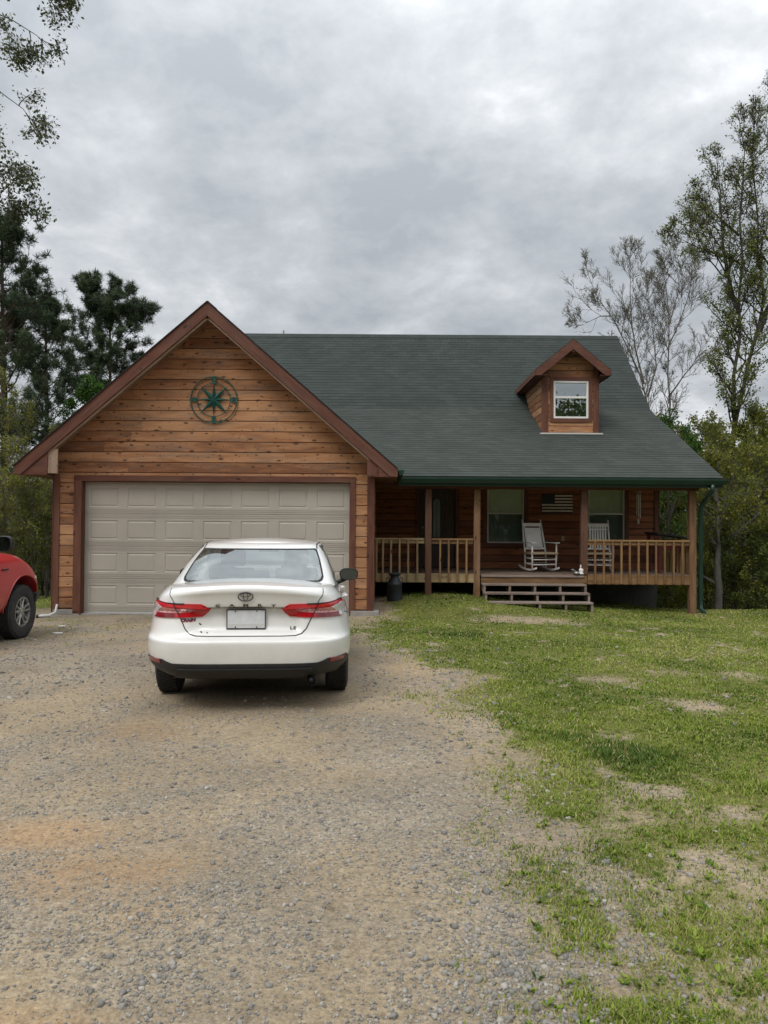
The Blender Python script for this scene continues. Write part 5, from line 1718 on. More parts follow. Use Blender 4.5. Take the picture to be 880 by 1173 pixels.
oval(0, .999, .062, .040, .0042); oval(0, .999, .020, .037, .0032); oval(0, 1.015, .041, .018, .0032)
build('badge', b, M['chrome_dark'], car, smooth=True, local=True)
b = MB()
for k, ch in enumerate('CAMRY'):
    V, Fc = text_on(body, ch, -.235 + k * .1175, .9205, .020, ws=2.2, bold=.0006); b.add(V, Fc, tone=.5)
build('model_lettering', b, M['chrome_dark'], car, local=True)
b = MB(); V, Fc = text_on(body, 'LE', .40, .722, .027, ws=1.5, bold=.0008, off=.003); b.add(V, Fc, tone=.5); build('trim_lettering', b, M['chrome_dark'], car, local=True)
b = MB(); V, Fc = text_on(body, 'CRAIN', -.495, .800, .026, ws=1.15, bold=.0016, slant=.15, off=.002); b.add(V, Fc, tone=.5); build('dealer_sticker', b, M['ink'], car, local=True)
b = MB(); V, Fc = text_on(body, 'CRAIN', -.492, .7955, .026, ws=1.15, bold=.0022, slant=.15, off=.0008); b.add(V, Fc, tone=.5); build('dealer_sticker_shadow', b, M['sticker_red'], car, local=True)
# plate
b = MB(); yp = .126
b.box((-.16, yp - .012, .722), (.16, yp - .005, .878)); pl_ = build('number_plate', b, M['plate'], car, local=True, bevel=.004)
b = MB()
b.box((-.166, yp - .016, .716), (.166, yp - .004, .7215)); b.box((-.166, yp - .016, .8785), (.166, yp - .004, .884)); b.box((-.166, yp - .016, .7215), (-.1605, yp - .004, .8785)); b.box((.1605, yp - .016, .7215), (.166, yp - .004, .8785))
f_ = build('plate_frame', b, M['black'], car, local=True)
for px_ in (-.09, .09):
    for pz_ in (.732, .868):
        b = MB(); b.lathe([(0, yp - .0155), (.005, yp - .0145), (.006, yp - .012)], (px_, 0, pz_), 'Y', 10); build('plate_bolt', b, M['chrome_dark'], car, local=True)
b = MB(); b.box((-.15, yp - .0128, .742), (.15, yp - .0122, .758)); build('plate_band', b, M['vinyl_grey'], car, local=True)
# scuffs
b = MB()
for (s0, v0, dx, dv) in ((-.405, .765, .03, -.012), (-.385, .698, .02, -.008), (-.33, .69, .012, -.003)):
    V = [body.pt(s0 + a, v0 + c) + body.nrm(s0, v0) * .0025 for a, c in ((0, .004), (dx * .5, dv * .4 + .006), (dx, dv), (dx * .4, dv * .8 - .005))]
    b.add(V, [(0, 1, 2, 3)], tone=.5)
build('scuff_mark', b, M['gap'], car, local=True)
# mirrors, handles, exhaust, wheels
for sg in (1, -1):
    mr = empty('wing_mirror', (0, 0, 0)); mr.parent = car; mr.matrix_basis = Matrix.Translation((sg * (.965 if sg > 0 else .955), 3.12, .985))
    b = MB()
    prof = []
    for k, (yy, s_) in enumerate(((-.055, .95), (-.05, 1.0), (0.0, 1.02), (.06, .9), (.10, .6), (.115, .2))):
        prof.append((yy, s_))
    V = []; n = 20
    for yy, s_ in prof:
        for k in range(n):
            a = 2 * PI * k / n
            ca, sa = math.cos(a), math.sin(a)
            V.append(Vector((sg * .02 + .115 * s_ * abs(ca) ** .7 * (1 if ca > 0 else -1), yy, .02 + .072 * s_ * abs(sa) ** .7 * (1 if sa > 0 else -1))))
    Fc = []
    for i in range(len(prof) - 1):
        for k in range(n): q = (k + 1) % n; Fc.append((i * n + k, i * n + q, (i + 1) * n + q, (i + 1) * n + k))
    Fc.append(tuple(range((len(prof) - 1) * n, len(prof) * n)))
    b.add(V, Fc); build('housing', b, M['white_paint'], mr, smooth=True, local=True)
    b = MB(); b.add([V[k] * 1.0 + Vector((0, .006, 0)) for k in range(n)], [tuple(range(n))]); build('mirror_glass', b, M['mirror_glass'], mr, local=True)
    b = MB(); b.tube([V[k] for k in range(n)] + [V[0]], .008, 6, cap=False); b.tube([(-sg * .02, 0, -.04), (-sg * .12, .02, -.09), (-sg * .17, .03, -.10)], [.03, .025, .03], 8); build('bezel', b, M['black'], mr, smooth=True, local=True)
    for yy in (1.75, 2.85):
        b = MB(); x = abs(body.pt(s_at_y(body, .88, yy), .88).x) + .004
        b.tube([(sg * (x - .02), yy - .12, .86), (sg * (x + .02), yy - .09, .865), (sg * (x + .022), yy + .08, .865), (sg * (x - .02), yy + .11, .86)], .013, 8); build('door_handle', b, M['white_paint'], car, smooth=True, local=True)
    for yy, nm in ((1.07, 'wheel'), (3.90, 'wheel')): wheel(nm, car, sg * .795, yy, .332, .215, sg, .215)
b = MB(); b.tube([(.56, .35, .27), (.56, .09, .275)], [.035, .035], 14, cap=False); b.tube([(.56, .10, .275), (.56, .3, .275)], [.030, .030], 14); build('exhaust_pipe', b, M['black'], car, smooth=True, local=True)
for sg in (1, -1):
    for (y0, y1) in ((2.34, 2.34), (3.55, 3.60), (1.30, 1.42)):
        pts = []
        for v in np.linspace(.28, 1.04, 14):
            y = y0 + (y1 - y0) * (v - .28) / .76
            pts.append((sg * s_at_y(body, v, y), v))
        strip_on('door_gap', body, pts, .006, M['gap'], car, off=.002)
# headlamps and grille at the front
for sg in (1, -1):
    sm = body.ring(.8)[5]
    o = patch('headlight', body, [(sg * (sm - .50), .72), (sg * (sm - .52), .80), (sg * (sm - .95), .90), (sg * (sm - 1.02), .84), (sg * (sm - .85), .74)], M['lamp_white'], car, off=.006)
    sm = body.ring(.5)[5]
    o = patch('grille', body, [(sg * (sm - .001), .30), (sg * (sm - .75), .30), (sg * (sm - .62), .58), (sg * (sm - .001), .60)], M['valance'], car, off=.006, skirt=.01)

# ------------------------------------------------------------------ red pickup
TY = math.radians(-3.0)
TWB = 3.53
truck = empty('pickup_truck', (-6.26, 6.31, -0.01), TY, 'red pickup truck with black mirror parked left of the garage, front wheel showing', 'pickup truck')
Tw = lambda v: crom([.42, .55, .75, .95, 1.05, 1.14, 1.19, 1.22], [.90, .955, .975, .965, .95, .92, .87, .80], v)
Tr = lambda v: crom([.42, .6, .8, 1.22], [.05, .0, .0, .02], v)
Tf = lambda v: crom([.42, .55, .7, .85, 1.0, 1.1, 1.22], [5.34, 5.42, 5.44, 5.42, 5.37, 5.28, 5.08], v)
tb_ = lambda y: crom([0, 2.3, 3.6, 4.3, 4.65, 5.0, 5.25, 5.44], [1.20, 1.20, 1.20, 1.185, 1.15, 1.07, .985, .90], y)
tc_ = lambda y: crom([0, 2.3, 3.4, 4.5, 5.44], [.0, .0, .05, .08, .06], y)
tzt = lambda x, y: tb_(y) + tc_(y) * (1 - min(1, abs(x) / .85) ** 2.5)
tz = lambda x, y, v: v if v <= .6 else .6 + (v - .6) * (tzt(x, y) - .6) / .62
tbody = Shell(.42, 1.22, Tw, Tr, Tf, .16, .62, tz, p=5, pf=3.0, bulge=.025)
V, Fc = shell_mesh(tbody, list(np.linspace(.42, 1.0, 16)) + list(np.linspace(1.02, 1.22, 12)), n=(14, 60, 30), cap_fn=lambda x, y, r: tzt(x, y))
b = MB(); b.add(V, Fc, tone=.5); tbd = build('body', b, M['red_paint'], truck, smooth=True, local=True)
WR = .375; YF = 4.60; YR = YF - TWB
cut_arches(tbd, [(YF, .42), (YR, .42)], .47, 1.2)
tbd.data.polygons.foreach_set('use_smooth', [True] * len(tbd.data.polygons)); tbd.data.set_sharp_from_angle(angle=math.radians(42))
b = MB(); b.box((-.62, .3, .35), (.62, 5.2, .75)); b.box((-.85, 1.7, .4), (.85, 3.9, .5)); build('chassis', b, M['gap'], truck, local=True)
for sg in (1, -1):
    for yc in (YF, YR):
        b = MB(); Rr = .475
        pts = [Vector((sg * (.955), yc + Rr * math.cos(a), .42 + Rr * math.sin(a))) for a in np.linspace(-.05, PI + .05, 24)]
        for i, p in enumerate(pts): p.x = sg * (abs(tbody.pt(s_at_y(tbody, min(1.1, max(.45, p.z)), p.y), min(1.1, max(.45, p.z))).x) + .002)
        b.tube(pts, .011, 8); build('arch_lip', b, M['red_paint'], truck, smooth=True, local=True)
        wheel('wheel', truck, sg * .84, yc, WR, .235, sg, .205, spokes=5)
ghw = lambda h: crom([0, .5, .9, 1], [.86, .78, .70, .62], h)
tg = Shell(0, 1, ghw, lambda h: 2.15 + .25 * h, lambda h: 3.95 - 1.0 * h, .2, .35, lambda x, y, h: 1.15 + .62 * h - .03 * h * h, p=5, pf=3.5, bulge=.03)


def tskip(s, h, p):
    if .12 < h < .86:
        if 2.4 < p.y < 3.75 - h * .85 and abs(p.x) > .62: return True
        if abs(s) < .6: return True
        if abs(s) > tg.ring(h)[5] - .62: return True
    return False


V, Fc = shell_mesh(tg, list(np.linspace(0, .9, 16)) + [.94, .97, 1.0], n=(16, 40, 18), cap_fn=lambda x, y, r: r.z + .04 * (1 - (x / max(abs(r.x), .01)) ** 2) * min(1, abs(r.x) / .5) ** 2, skip=tskip, bottom=False)
b = MB(); b.add(V, Fc, tone=.5); build('cab', b, M['red_paint'], truck, smooth=True, local=True, autosmooth=50)
for sg in (1, -1):
    pol = []
    for h in np.linspace(.1, .88, 6): pol.append((sg * s_at_y(tg, h, 2.38), h))
    for h in np.linspace(.88, .1, 6): pol.append((sg * s_at_y(tg, h, 3.77 - h * .85), h))
    patch('side_window', tg, pol, M['carglass'], truck, off=-.004, cell=.1, skirt=0)
    wp = [(sg * (tg.ring(h)[5] - .65), h) for h in (.1, .5, .88)] + [(sg * (tg.ring(h)[5] - .002), h) for h in (.88, .5, .1)]
    patch('windscreen', tg, wp, M['carglass'], truck, off=-.004, cell=.1, skirt=0)
    if sg > 0: patch('rear_window', tg, [(-.62, .1), (.62, .1), (.62, .88), (-.62, .88)], M['carglass'], truck, off=-.004, cell=.1, skirt=0)
    mr = empty('wing_mirror', (0, 0, 0)); mr.parent = truck; mr.matrix_basis = Matrix.Translation((sg * 1.24, 3.55, 1.36))
    b = MB(); V = []; n = 16
    for yy, s_ in ((-.05, .9), (-.045, 1.0), (.02, 1.0), (.07, .8), (.09, .35)):
        for k in range(n):
            a = 2 * PI * k / n; ca, sa = math.cos(a), math.sin(a)
            V.append(Vector((.12 * s_ * abs(ca) ** .6 * (1 if ca > 0 else -1), yy, .10 * s_ * abs(sa) ** .6 * (1 if sa > 0 else -1))))
    Fc = [(i * n + k, i * n + (k + 1) % n, (i + 1) * n + (k + 1) % n, (i + 1) * n + k) for i in range(4) for k in range(n)] + [tuple(range(4 * n, 5 * n))]
    b.add(V, Fc); build('housing', b, M['black'], mr, smooth=True, local=True)
    b = MB(); b.add([V[k] + Vector((0, .004, 0)) for k in range(n)], [tuple(range(n))]); build('mirror_glass', b, M['mirror_glass'], mr, local=True)
    b = MB(); b.tube([(-sg * .05, .02, -.03), (-sg * .20, .06, -.10), (-sg * .34, .08, -.16)], [.03, .025, .04], 8); build('arm', b, M['black'], mr, smooth=True, local=True)
    for (y0, y1) in ((2.42, 2.42), (3.82, 3.86)):
        pts = [(sg * s_at_y(tbody, v, y0 + (y1 - y0) * (v - .5)), v) for v in np.linspace(.48, 1.19, 12)]
        strip_on('door_gap', tbody, pts, .008, M['gap'], truck, off=.002)
    b = MB(); b.box((sg * .955 - .012, 4.02, .985), (sg * .955 + .018, 4.16, 1.005)); build('fender_badge', b, M['black'], truck, local=True)
    sm = tbody.ring(.85)[5]
    patch('headlight', tbody, [(sg * (sm - .58), .78), (sg * (sm - .58), 1.0), (sg * (sm - .95), 1.0), (sg * (sm - 1.05), .90), (sg * (sm - .92), .78)], M['lamp_white'], truck, off=.006)
    patch('front_bumper', tbody, [(sg * (tbody.ring(.5)[5] - .001), .44), (sg * (tbody.ring(.5)[5] - .001), .64), (sg * (tbody.ring(.5)[5] - 1.12), .62), (sg * (tbody.ring(.5)[5] - 1.16), .46)], M['valance'], truck, off=.05, cell=.1)
    patch('tail_lamp', tbody, [(sg * .80, .80), (sg * .80, 1.12), (sg * 1.02, 1.12), (sg * 1.02, .80)], M['lamp_red'], truck, off=.006)
sm = tbody.ring(.85)[5]
for sg in (1, -1): patch('grille', tbody, [(sg * (sm - .001), .76), (sg * (sm - .001), 1.0), (sg * (sm - .52), .98), (sg * (sm - .50), .76)], M['valance'], truck, off=.006)
b = MB(); b.box((-.75, .15, 1.2), (.75, 2.1, 1.215)); build('bed_cover', b, M['black'], truck, local=True)
b = MB(); b.box((-.8, -.1, .45), (.8, .02, .62)); build('rear_bumper', b, M['chrome_dark'], truck, local=True, bevel=.02)
b = MB()
for x in (-.38, .38): b.box((x - .26, 2.6, .6), (x + .26, 2.78, 1.25)); b.box((x - .14, 2.62, 1.27), (x + .14, 2.74, 1.48))
build('seats', b, M['seat_cloth'], truck, local=True, bevel=.03)

# ================================================================== GRAVEL AND GRASS
def rand_area(n, y0, y1, x0f, x1f, rng, power=1.0):
    """points denser towards the viewer's end of the drive"""
    u = rng.random(n)
    if power == 1.0: y = y0 + (y1 - y0) * u
    else: y = (y0 ** (1 - power) + (y1 ** (1 - power) - y0 ** (1 - power)) * u) ** (1 / (1 - power))
    x = x0f(y) + (x1f(y) - x0f(y)) * rng.random(n)
    return x, y


def unit(a): return a / np.maximum(1e-9, np.linalg.norm(a, axis=-1, keepdims=True))


rng = np.random.default_rng(5)
# loose stones
base = np.array([(-1, -1, -1), (1, -1, -1), (1, 1, -1), (-1, 1, -1), (-1, -1, 1), (1, -1, 1), (1, 1, 1), (-1, 1, 1)], float)
qf = np.array([(0, 3, 2, 1), (4, 5, 6, 7), (0, 1, 5, 4), (1, 2, 6, 5), (2, 3, 7, 6), (3, 0, 4, 7)])
shapes = []
for k in range(24):
    s = base * (1, .8, .55); s[4:, :2] *= .62; s = s + rng.normal(0, .26, s.shape); shapes.append(s)
shapes = np.array(shapes)
n = 150000
x, y = rand_area(n, 2.15, 13, lambda y: -0.56 * y - .3, lambda y: .56 * y + .3, rng, 1.7)
xo, yo = rand_area(45000, 1.6, 12, lambda y: -0.56 * y - 3.0, lambda y: -.56 * y - .3, rng, 1.4)
x = np.concatenate([x, xo]); y = np.concatenate([y, yo]); n = len(x)
g, s, c, lush = masks(x, y)
nz = fbm(x * 2.2, y * 2.2, 71, 3)
keep = rng.random(n) < np.clip(.40 + 1.0 * (nz - .3) - .45 * s - .5 * c, .06, 1) * (1 - .8 * g) * np.where(x > grass_edge(y) + .5, .30, 1)
keep &= ~((x > -2.2) & (x < -.2) & (y > 7.2))
x, y = x[keep], y[keep]; n = len(x)
size = .0026 + .0042 * rng.random(n) ** 2 + .009 * (rng.random(n) ** 16)
size *= np.where(x > grass_edge(y) - .5, 1.2, 1.0)
size *= np.clip(y / 4.5, 1, 1.8)
a = rng.random(n) * 2 * PI
S = shapes[rng.integers(0, 24, n)] * size[:, None, None]
ca, sa = np.cos(a)[:, None], np.sin(a)[:, None]
V = np.stack([S[..., 0] * ca - S[..., 1] * sa + x[:, None], S[..., 0] * sa + S[..., 1] * ca + y[:, None], S[..., 2] + (gz(x, y) + size * .25)[:, None]], -1)
Fg = (qf[None] + (np.arange(n) * 8)[:, None, None]).reshape(-1, 4)
tn = np.repeat(rng.random(n) ** 1.3, 8)


def tonemat(name, stops, rough=.85):
    m, nt, b = new_mat(name)
    at = N(nt, 'ShaderNodeAttribute'); at.attribute_name = 'tone'
    r = ramp(nt, at.outputs['Fac'], stops)
    L(nt, r.outputs[0], b.inputs['Base Color']); b.inputs['Roughness'].default_value = rough; b.inputs['Specular IOR Level'].default_value = .3
    return m


M['stone'] = tonemat('loose gravel stones', [(0, (.165, .157, .143)), (.35, (.215, .203, .182)), (.7, (.275, .256, .224)), (.9, (.32, .295, .25)), (1, (.37, .345, .30))])
set_props(np_mesh('gravel', V.reshape(-1, 3), Fg, M['stone'], tone=tn), 'loose grey gravel stones scattered over the driveway', 'gravel', kind='stuff')


def grass_blades(n, y0, y1, xf0, xf1, rng, power, hmul=1.0, dens=None, wmul=1.0):
    x, y = rand_area(n, y0, y1, xf0, xf1, rng, power)
    g, s, c, lush = masks(x, y)
    cl = fbm(x * 7, y * 7, 81, 2)
    k = rng.random(n) < g * np.clip(.45 + 1.0 * (cl - .3), .2, 1)
    x, y, g, lush, cl = x[k], y[k], g[k], lush[k], cl[k]
    n = len(x)
    h = (.011 + .018 * rng.random(n)) * (.55 + .8 * cl) * (1 + 1.0 * lush) * hmul
    w = (.0016 + .0016 * rng.random(n)) * np.clip(y / 3.2, 1, 5) * wmul
    a = rng.random(n) * 2 * PI; lean = .25 + .9 * rng.random(n)
    d = np.stack([np.cos(a), np.sin(a)], -1); sd = np.stack([-d[:, 1], d[:, 0]], -1)
    z = gz(x, y)
    p = np.stack([x, y, z - .004], -1)
    def off(t, u, ww):
        q = p.copy(); q[:, :2] += d * (h * lean * t)[:, None] + sd * (ww)[:, None]; q[:, 2] += h * u; return q
    V = np.stack([off(0, 0, -w), off(0, 0, w), off(.35 * np.ones(n), .62, w * .75), off(.35 * np.ones(n), .62, -w * .75), off(1.0 * np.ones(n), .9, w * .08), off(1.0 * np.ones(n), .9, -w * .08)], 1)
    Fq = np.array([(0, 1, 2, 3), (3, 2, 4, 5)])[None] + (np.arange(n) * 6)[:, None, None]
    tone = np.clip(.5 + 1.5 * (fbm(x * 1.1 + 3, y * 1.1, 91, 3) - .5) + .30 * rng.normal(0, 1, n) * .6 - .34 * lush, 0, 1)
    dry = rng.random(n) < .07 + .16 * (1 - g)
    tone = np.where(dry, 1.0, tone * .86)
    return V.reshape(-1, 3), Fq.reshape(-1, 4), np.repeat(tone, 6)


Va, Fa, Ta = grass_blades(430000, 2.2, 17.2, lambda y: np.minimum(grass_edge(y) - .9, 2), lambda y: np.minimum(.56 * y + .4, 9.5), rng, 1.25)
Vb, Fb, Tb = grass_blades(40000, 9.5, 22, lambda y: -9.5 + 0 * y, lambda y: -3.4 + 0 * y, rng, 1.0, 1.2, wmul=.8)
Vc, Fc_, Tc = grass_blades(170000, 2.2, 17.2, lambda y: np.minimum(.56 * y + .4, 9.5), lambda y: .56 * y + 4.0, rng, 1.0, wmul=1.2)
V = np.concatenate([Va, Vb, Vc]); Fq = np.concatenate([Fa, Fb + len(Va), Fc_ + len(Va) + len(Vb)]); T = np.concatenate([Ta, Tb, Tc])
M['grass'] = leafmat('spring grass blades', (.058, .112, .010), (.235, .305, .032), .3, yellow=(.42, .36, .17))
set_props(np_mesh('grass', V, Fq, M['grass'], tone=T), 'short patchy spring grass of the front lawn', 'grass', kind='stuff')

# broad-leaved weeds in the thin turf
n = 900
x, y = rand_area(n, 2.25, 8, lambda y: grass_edge(y) - .1, lambda y: .56 * y + .3, rng, 1.7)
g, s, c, lush = masks(x, y); k = (rng.random(n) < .25 + g * .6); x, y = x[k], y[k]; n = len(x); m = 9
a = rng.random((n, m)) * 2 * PI; ln = (.018 + .03 * rng.random((n, m))); el = .25 + .8 * rng.random((n, m))
d = np.stack([np.cos(a) * np.cos(el), np.sin(a) * np.cos(el), np.sin(el)], -1); sd = np.stack([-np.sin(a), np.cos(a), 0 * a], -1)
p = np.stack([x, y, gz(x, y)], -1)[:, None, :] + rng.normal(0, .006, (n, m, 3)) * (1, 1, 0)
w = (.0045 + .003 * rng.random((n, m)))[..., None]
L_ = ln[..., None]
V = np.stack([p, p + d * L_ * .5 + sd * w, p + d * L_ + (0, 0, -.004), p + d * L_ * .5 - sd * w], 2).reshape(-1, 3)
set_props(np_mesh('weeds', V, np.arange(len(V)).reshape(-1, 4), M['grass'], tone=np.repeat(rng.random(n * m) * .7, 4)), 'broad leaved green weeds in the thin turf edge', 'weeds', kind='stuff')

# ================================================================== TREES
def level(rng, st, dr, ln, r0, m, wob, up, taper=.8, droop=0.0):
    n = len(st)
    pts = np.zeros((n, m + 1, 3)); pts[:, 0] = st; d = unit(dr.copy())
    for i in range(m):
        d = unit(d + rng.normal(0, wob, (n, 3)) + np.array([0, 0, up]))
        pts[:, i + 1] = pts[:, i] + d * (ln / m)[:, None]
    t = np.linspace(0, 1, m + 1)
    rad = r0[:, None] * (1 - taper * t[None])
    return pts, rad


def spawn(rng, pts, rad, ln, nc, t0, t1, ang, lr, rr, lfn=None, flat=0.0):
    n, m1, _ = pts.shape; m = m1 - 1
    idx = np.repeat(np.arange(n), nc); k = len(idx)
    t = t0 + (t1 - t0) * rng.random(k)
    f = t * m; i = np.minimum(f.astype(int), m - 1); u = (f - i)[:, None]
    p = pts[idx, i] * (1 - u) + pts[idx, i + 1] * u
    tan = unit(pts[idx, i + 1] - pts[idx, i])
    rnd = unit(rng.normal(0, 1, (k, 3)) * (1, 1, 1 - flat)); perp = unit(np.cross(tan, rnd))
    a = np.radians(ang * (.75 + .5 * rng.random(k)))[:, None]
    d = tan * np.cos(a) + perp * np.sin(a)
    L2 = ln[idx] * lr * (.6 + .6 * rng.random(k)) * (1 - .45 * t)
    if lfn is not None: L2 = lfn(p, t) * (.75 + .5 * rng.random(k))
    r2 = (rad[idx, i] * (1 - u[:, 0]) + rad[idx, i + 1] * u[:, 0]) * rr
    return p, d, L2, r2


def tubes_np(pts, rad, sides):
    n, m1, _ = pts.shape
    tan = np.zeros_like(pts); tan[:, 1:-1] = pts[:, 2:] - pts[:, :-2]; tan[:, 0] = pts[:, 1] - pts[:, 0]; tan[:, -1] = pts[:, -1] - pts[:, -2]
    tan = unit(tan)
    ref = np.array([.31, .87, .38]); s = unit(np.cross(tan, ref)); u = np.cross(tan, s)
    a = np.arange(sides) * 2 * PI / sides
    V = pts[:, :, None] + rad[:, :, None, None] * (s[:, :, None] * np.cos(a)[:, None] + u[:, :, None] * np.sin(a)[:, None])
    id_ = np.arange(n * m1 * sides).reshape(n, m1, sides)
    A = id_[:, :-1]; B = np.roll(A, -1, 2); C = np.roll(id_[:, 1:], -1, 2); Dd = id_[:, 1:]
    return V.reshape(-1, 3), np.stack([A, B, C, Dd], -1).reshape(-1, 4)


def join(parts):
    V = []; Fx = []; o = 0
    for v, f in parts: V.append(v); Fx.append(f + o); o += len(v)
    return np.concatenate(V), np.concatenate(Fx)


def leaves(rng, pos, size, clump_tone, flat=.0, aspect=.6):
    n = len(pos)
    d = unit(rng.normal(0, 1, (n, 3)) + (0, 0, -.25)); nn = unit(np.cross(d, unit(rng.normal(0, 1, (n, 3)))))
    L_ = (size * (.6 + .8 * rng.random(n)))[:, None]
    w = nn * L_ * aspect * .5
    bend = np.cross(d, nn) * L_ * .12
    V = np.stack([pos, pos + d * L_ * .45 + w + bend, pos + d * L_, pos + d * L_ * .5 - w + bend], 1).reshape(-1, 3)
    tone = np.clip(clump_tone + rng.normal(0, .13, n), 0, 1)
    return V, np.arange(n * 4).reshape(-1, 4), np.repeat(tone, 4)


def along(rng, pts, k, t0=.2):
    n, m1, _ = pts.shape; m = m1 - 1
    idx = np.repeat(np.arange(n), k); t = t0 + (1 - t0) * rng.random(len(idx)); f = t * m; i = np.minimum(f.astype(int), m - 1); u = (f - i)[:, None]
    return pts[idx, i] * (1 - u) + pts[idx, i + 1] * u, idx


def stem_poly(plist, m=14):
    P_ = np.array([tuple(p) for p in plist], float); s = np.concatenate([[0], np.cumsum(np.linalg.norm(np.diff(P_, axis=0), axis=1))])
    q = np.linspace(0, s[-1], m + 1)
    return np.stack([np.interp(q, s, P_[:, k]) for k in range(3)], -1), s[-1]


def barkmat(name, c1, c2, scale=6):
    m, nt, b = new_mat(name)
    tc = N(nt, 'ShaderNodeTexCoord'); mp = N(nt, 'ShaderNodeMapping'); mp.inputs['Scale'].default_value = (scale, scale, scale * .3); L(nt, tc.outputs['Object'], mp.inputs[0])
    n = N(nt, 'ShaderNodeTexNoise'); n.inputs['Scale'].default_value = 2; n.inputs['Detail'].default_value = 8; n.inputs['Roughness'].default_value = .7; L(nt, mp.outputs[0], n.inputs['Vector'])
    r = ramp(nt, n.outputs['Fac'], [(.35, c1), (.65, c2)]); L(nt, r.outputs[0], b.inputs['Base Color']); b.inputs['Roughness'].default_value = .95
    bp = N(nt, 'ShaderNodeBump'); bp.inputs['Distance'].default_value = .02; bp.inputs['Strength'].default_value = .6; L(nt, n.outputs['Fac'], bp.inputs['Height']); L(nt, bp.outputs[0], b.inputs['Normal'])
    return m


M['bark'] = barkmat('grey brown bark', (.026, .022, .018), (.075, .064, .053))
M['bark_pale'] = barkmat('pale grey bark', (.075, .07, .062), (.18, .165, .145))
M['bark_pine'] = barkmat('pine bark', (.04, .026, .018), (.12, .08, .055))
M['leaf_olive'] = leafmat('olive yellow spring leaves', (.048, .066, .010), (.22, .235, .034), .45, yellow=(.34, .31, .05))
M['leaf_green'] = leafmat('dark spring leaves', (.024, .044, .010), (.095, .130, .024), .35, yellow=(.20, .21, .04))
M['leaf_bright'] = leafmat('bright green leaves', (.02, .07, .008), (.085, .19, .02), .35)
M['needle'] = leafmat('pine needles', (.014, .028, .015), (.060, .092, .040), .15, yellow=(.10, .115, .035))
M['bud'] = leafmat('pale leaf buds', (.07, .09, .03), (.22, .23, .10), .3)
M['leaf_fresh'] = leafmat('fresh green leaves', (.045, .065, .016), (.19, .225, .05), .5, yellow=(.25, .26, .07))
M['leaf_grey'] = leafmat('young oak leaves', (.035, .050, .022), (.11, .135, .06), .35, yellow=(.17, .18, .085))


def finish(name, base, wood_parts, leaf_sets, label, cat, group=None, bark='bark'):
    """wood_parts: world-space (pts, rad, sides); leaf_sets: (V, F, tone, material)"""
    base = np.array(tuple(base), float)
    root = empty(name, tuple(base), 0, label, cat, group)
    V, Fx = join([tubes_np(p, r, s) for p, r, s in wood_parts])
    np_mesh('trunk', V - base, Fx, M[bark], smooth=True, parent=root)
    for V, Fx, T, mt in leaf_sets: np_mesh('crown', V - base, Fx, M[mt], tone=T, parent=root)
    return root


def broadleaf(name, stems, label, seed, cat='tree', group=None, bark='bark', r0=.12, n1=14, n2=6, n3=5, l1=2.0, lr2=.5, lr3=.5, t0=.25, ang1=50, leafk=6, leaf=.06, mat='leaf_olive', up1=.06, wob=.12, r_min=.004, jitter=.10, lfn=None, leaf_from=0, leaf_z=None, fallback=None):
    rng = np.random.default_rng(seed)
    parts = []; l1s = []
    P1 = []; R1 = []
    for st in stems:
        pts, ln = stem_poly(st[0]); rr = st[1] if len(st) > 1 else r0
        tt = np.linspace(0, 1, len(pts)); rad = rr * (1 - .92 * tt)
        pts[1:] += rng.normal(0, .35 * jitter * ln / 8, pts[1:].shape) * (1, 1, .3)
        parts.append((pts[None], rad[None], 8)); P1.append(pts); R1.append((rad, ln))
    a_pts = []; a_rad = []
    S = []; 
    lmax = max(r[1] for r in R1)
    for pts, (rad, ln) in zip(P1, R1):
        p, d, L2, r2 = spawn(rng, pts[None], rad[None], np.array([ln]), max(5, int(n1 * (ln / lmax) ** .8)), t0, .98, ang1, .3, .55, lfn=lfn or (lambda p, t: l1 * (1.15 - .75 * t)))
        S.append((p, d, L2, r2))
        p, d, L2, r2 = spawn(rng, pts[None], rad[None], np.array([ln]), 2, .93, 1.0, 18, .3, .8, lfn=lambda p, t: l1 * .34 + 0 * t)
        S.append((p, d, L2, r2))
    p = np.concatenate([s[0] for s in S]); d = np.concatenate([s[1] for s in S]); l_ = np.concatenate([s[2] for s in S]); r_ = np.concatenate([s[3] for s in S])
    pts1, rad1 = level(rng, p, d, l_, np.maximum(r_, .008), 7, wob * .75, up1); parts.append((pts1, rad1, 5))
    p, d, l2, r2 = spawn(rng, pts1, rad1, l_, n2, .2, 1, 42, lr2, .6)
    pts2, rad2 = level(rng, p, d, l2, np.maximum(r2, r_min * 1.5), 5, wob * 1.2, up1); parts.append((pts2, rad2, 4))
    p, d, l3, r3 = spawn(rng, pts2, rad2, l2, n3, .15, 1, 45, lr3, .7)
    pts3, rad3 = level(rng, p, d, np.maximum(l3, .14), np.maximum(r3, r_min), 3, wob * 1.5, up1, taper=.5); parts.append((pts3, rad3, 3))
    LS = []
    if leafk:
        pos, idx = along(rng, pts3, leafk, .2)
        z = pos[:, 2]
        if leaf_z is not None:
            k = rng.random(len(pos)) < leaf_z(z); pos, idx = pos[k], idx[k]
        ct = rng.random(len(p) + 1)[idx] * .45 + .25 + .3 * (fbm(pos[:, 0] * .9, pos[:, 2] * .9, 7, 2) - .5)
        pos = pos + rng.normal(0, leaf * .8, pos.shape)
        V, Fx, T = leaves(rng, pos, np.full(len(pos), leaf), ct)
        LS.append((V, Fx, T, mat))
    base = stems[0][0][0]
    return finish(name, base, parts, LS, label, cat, group, bark)


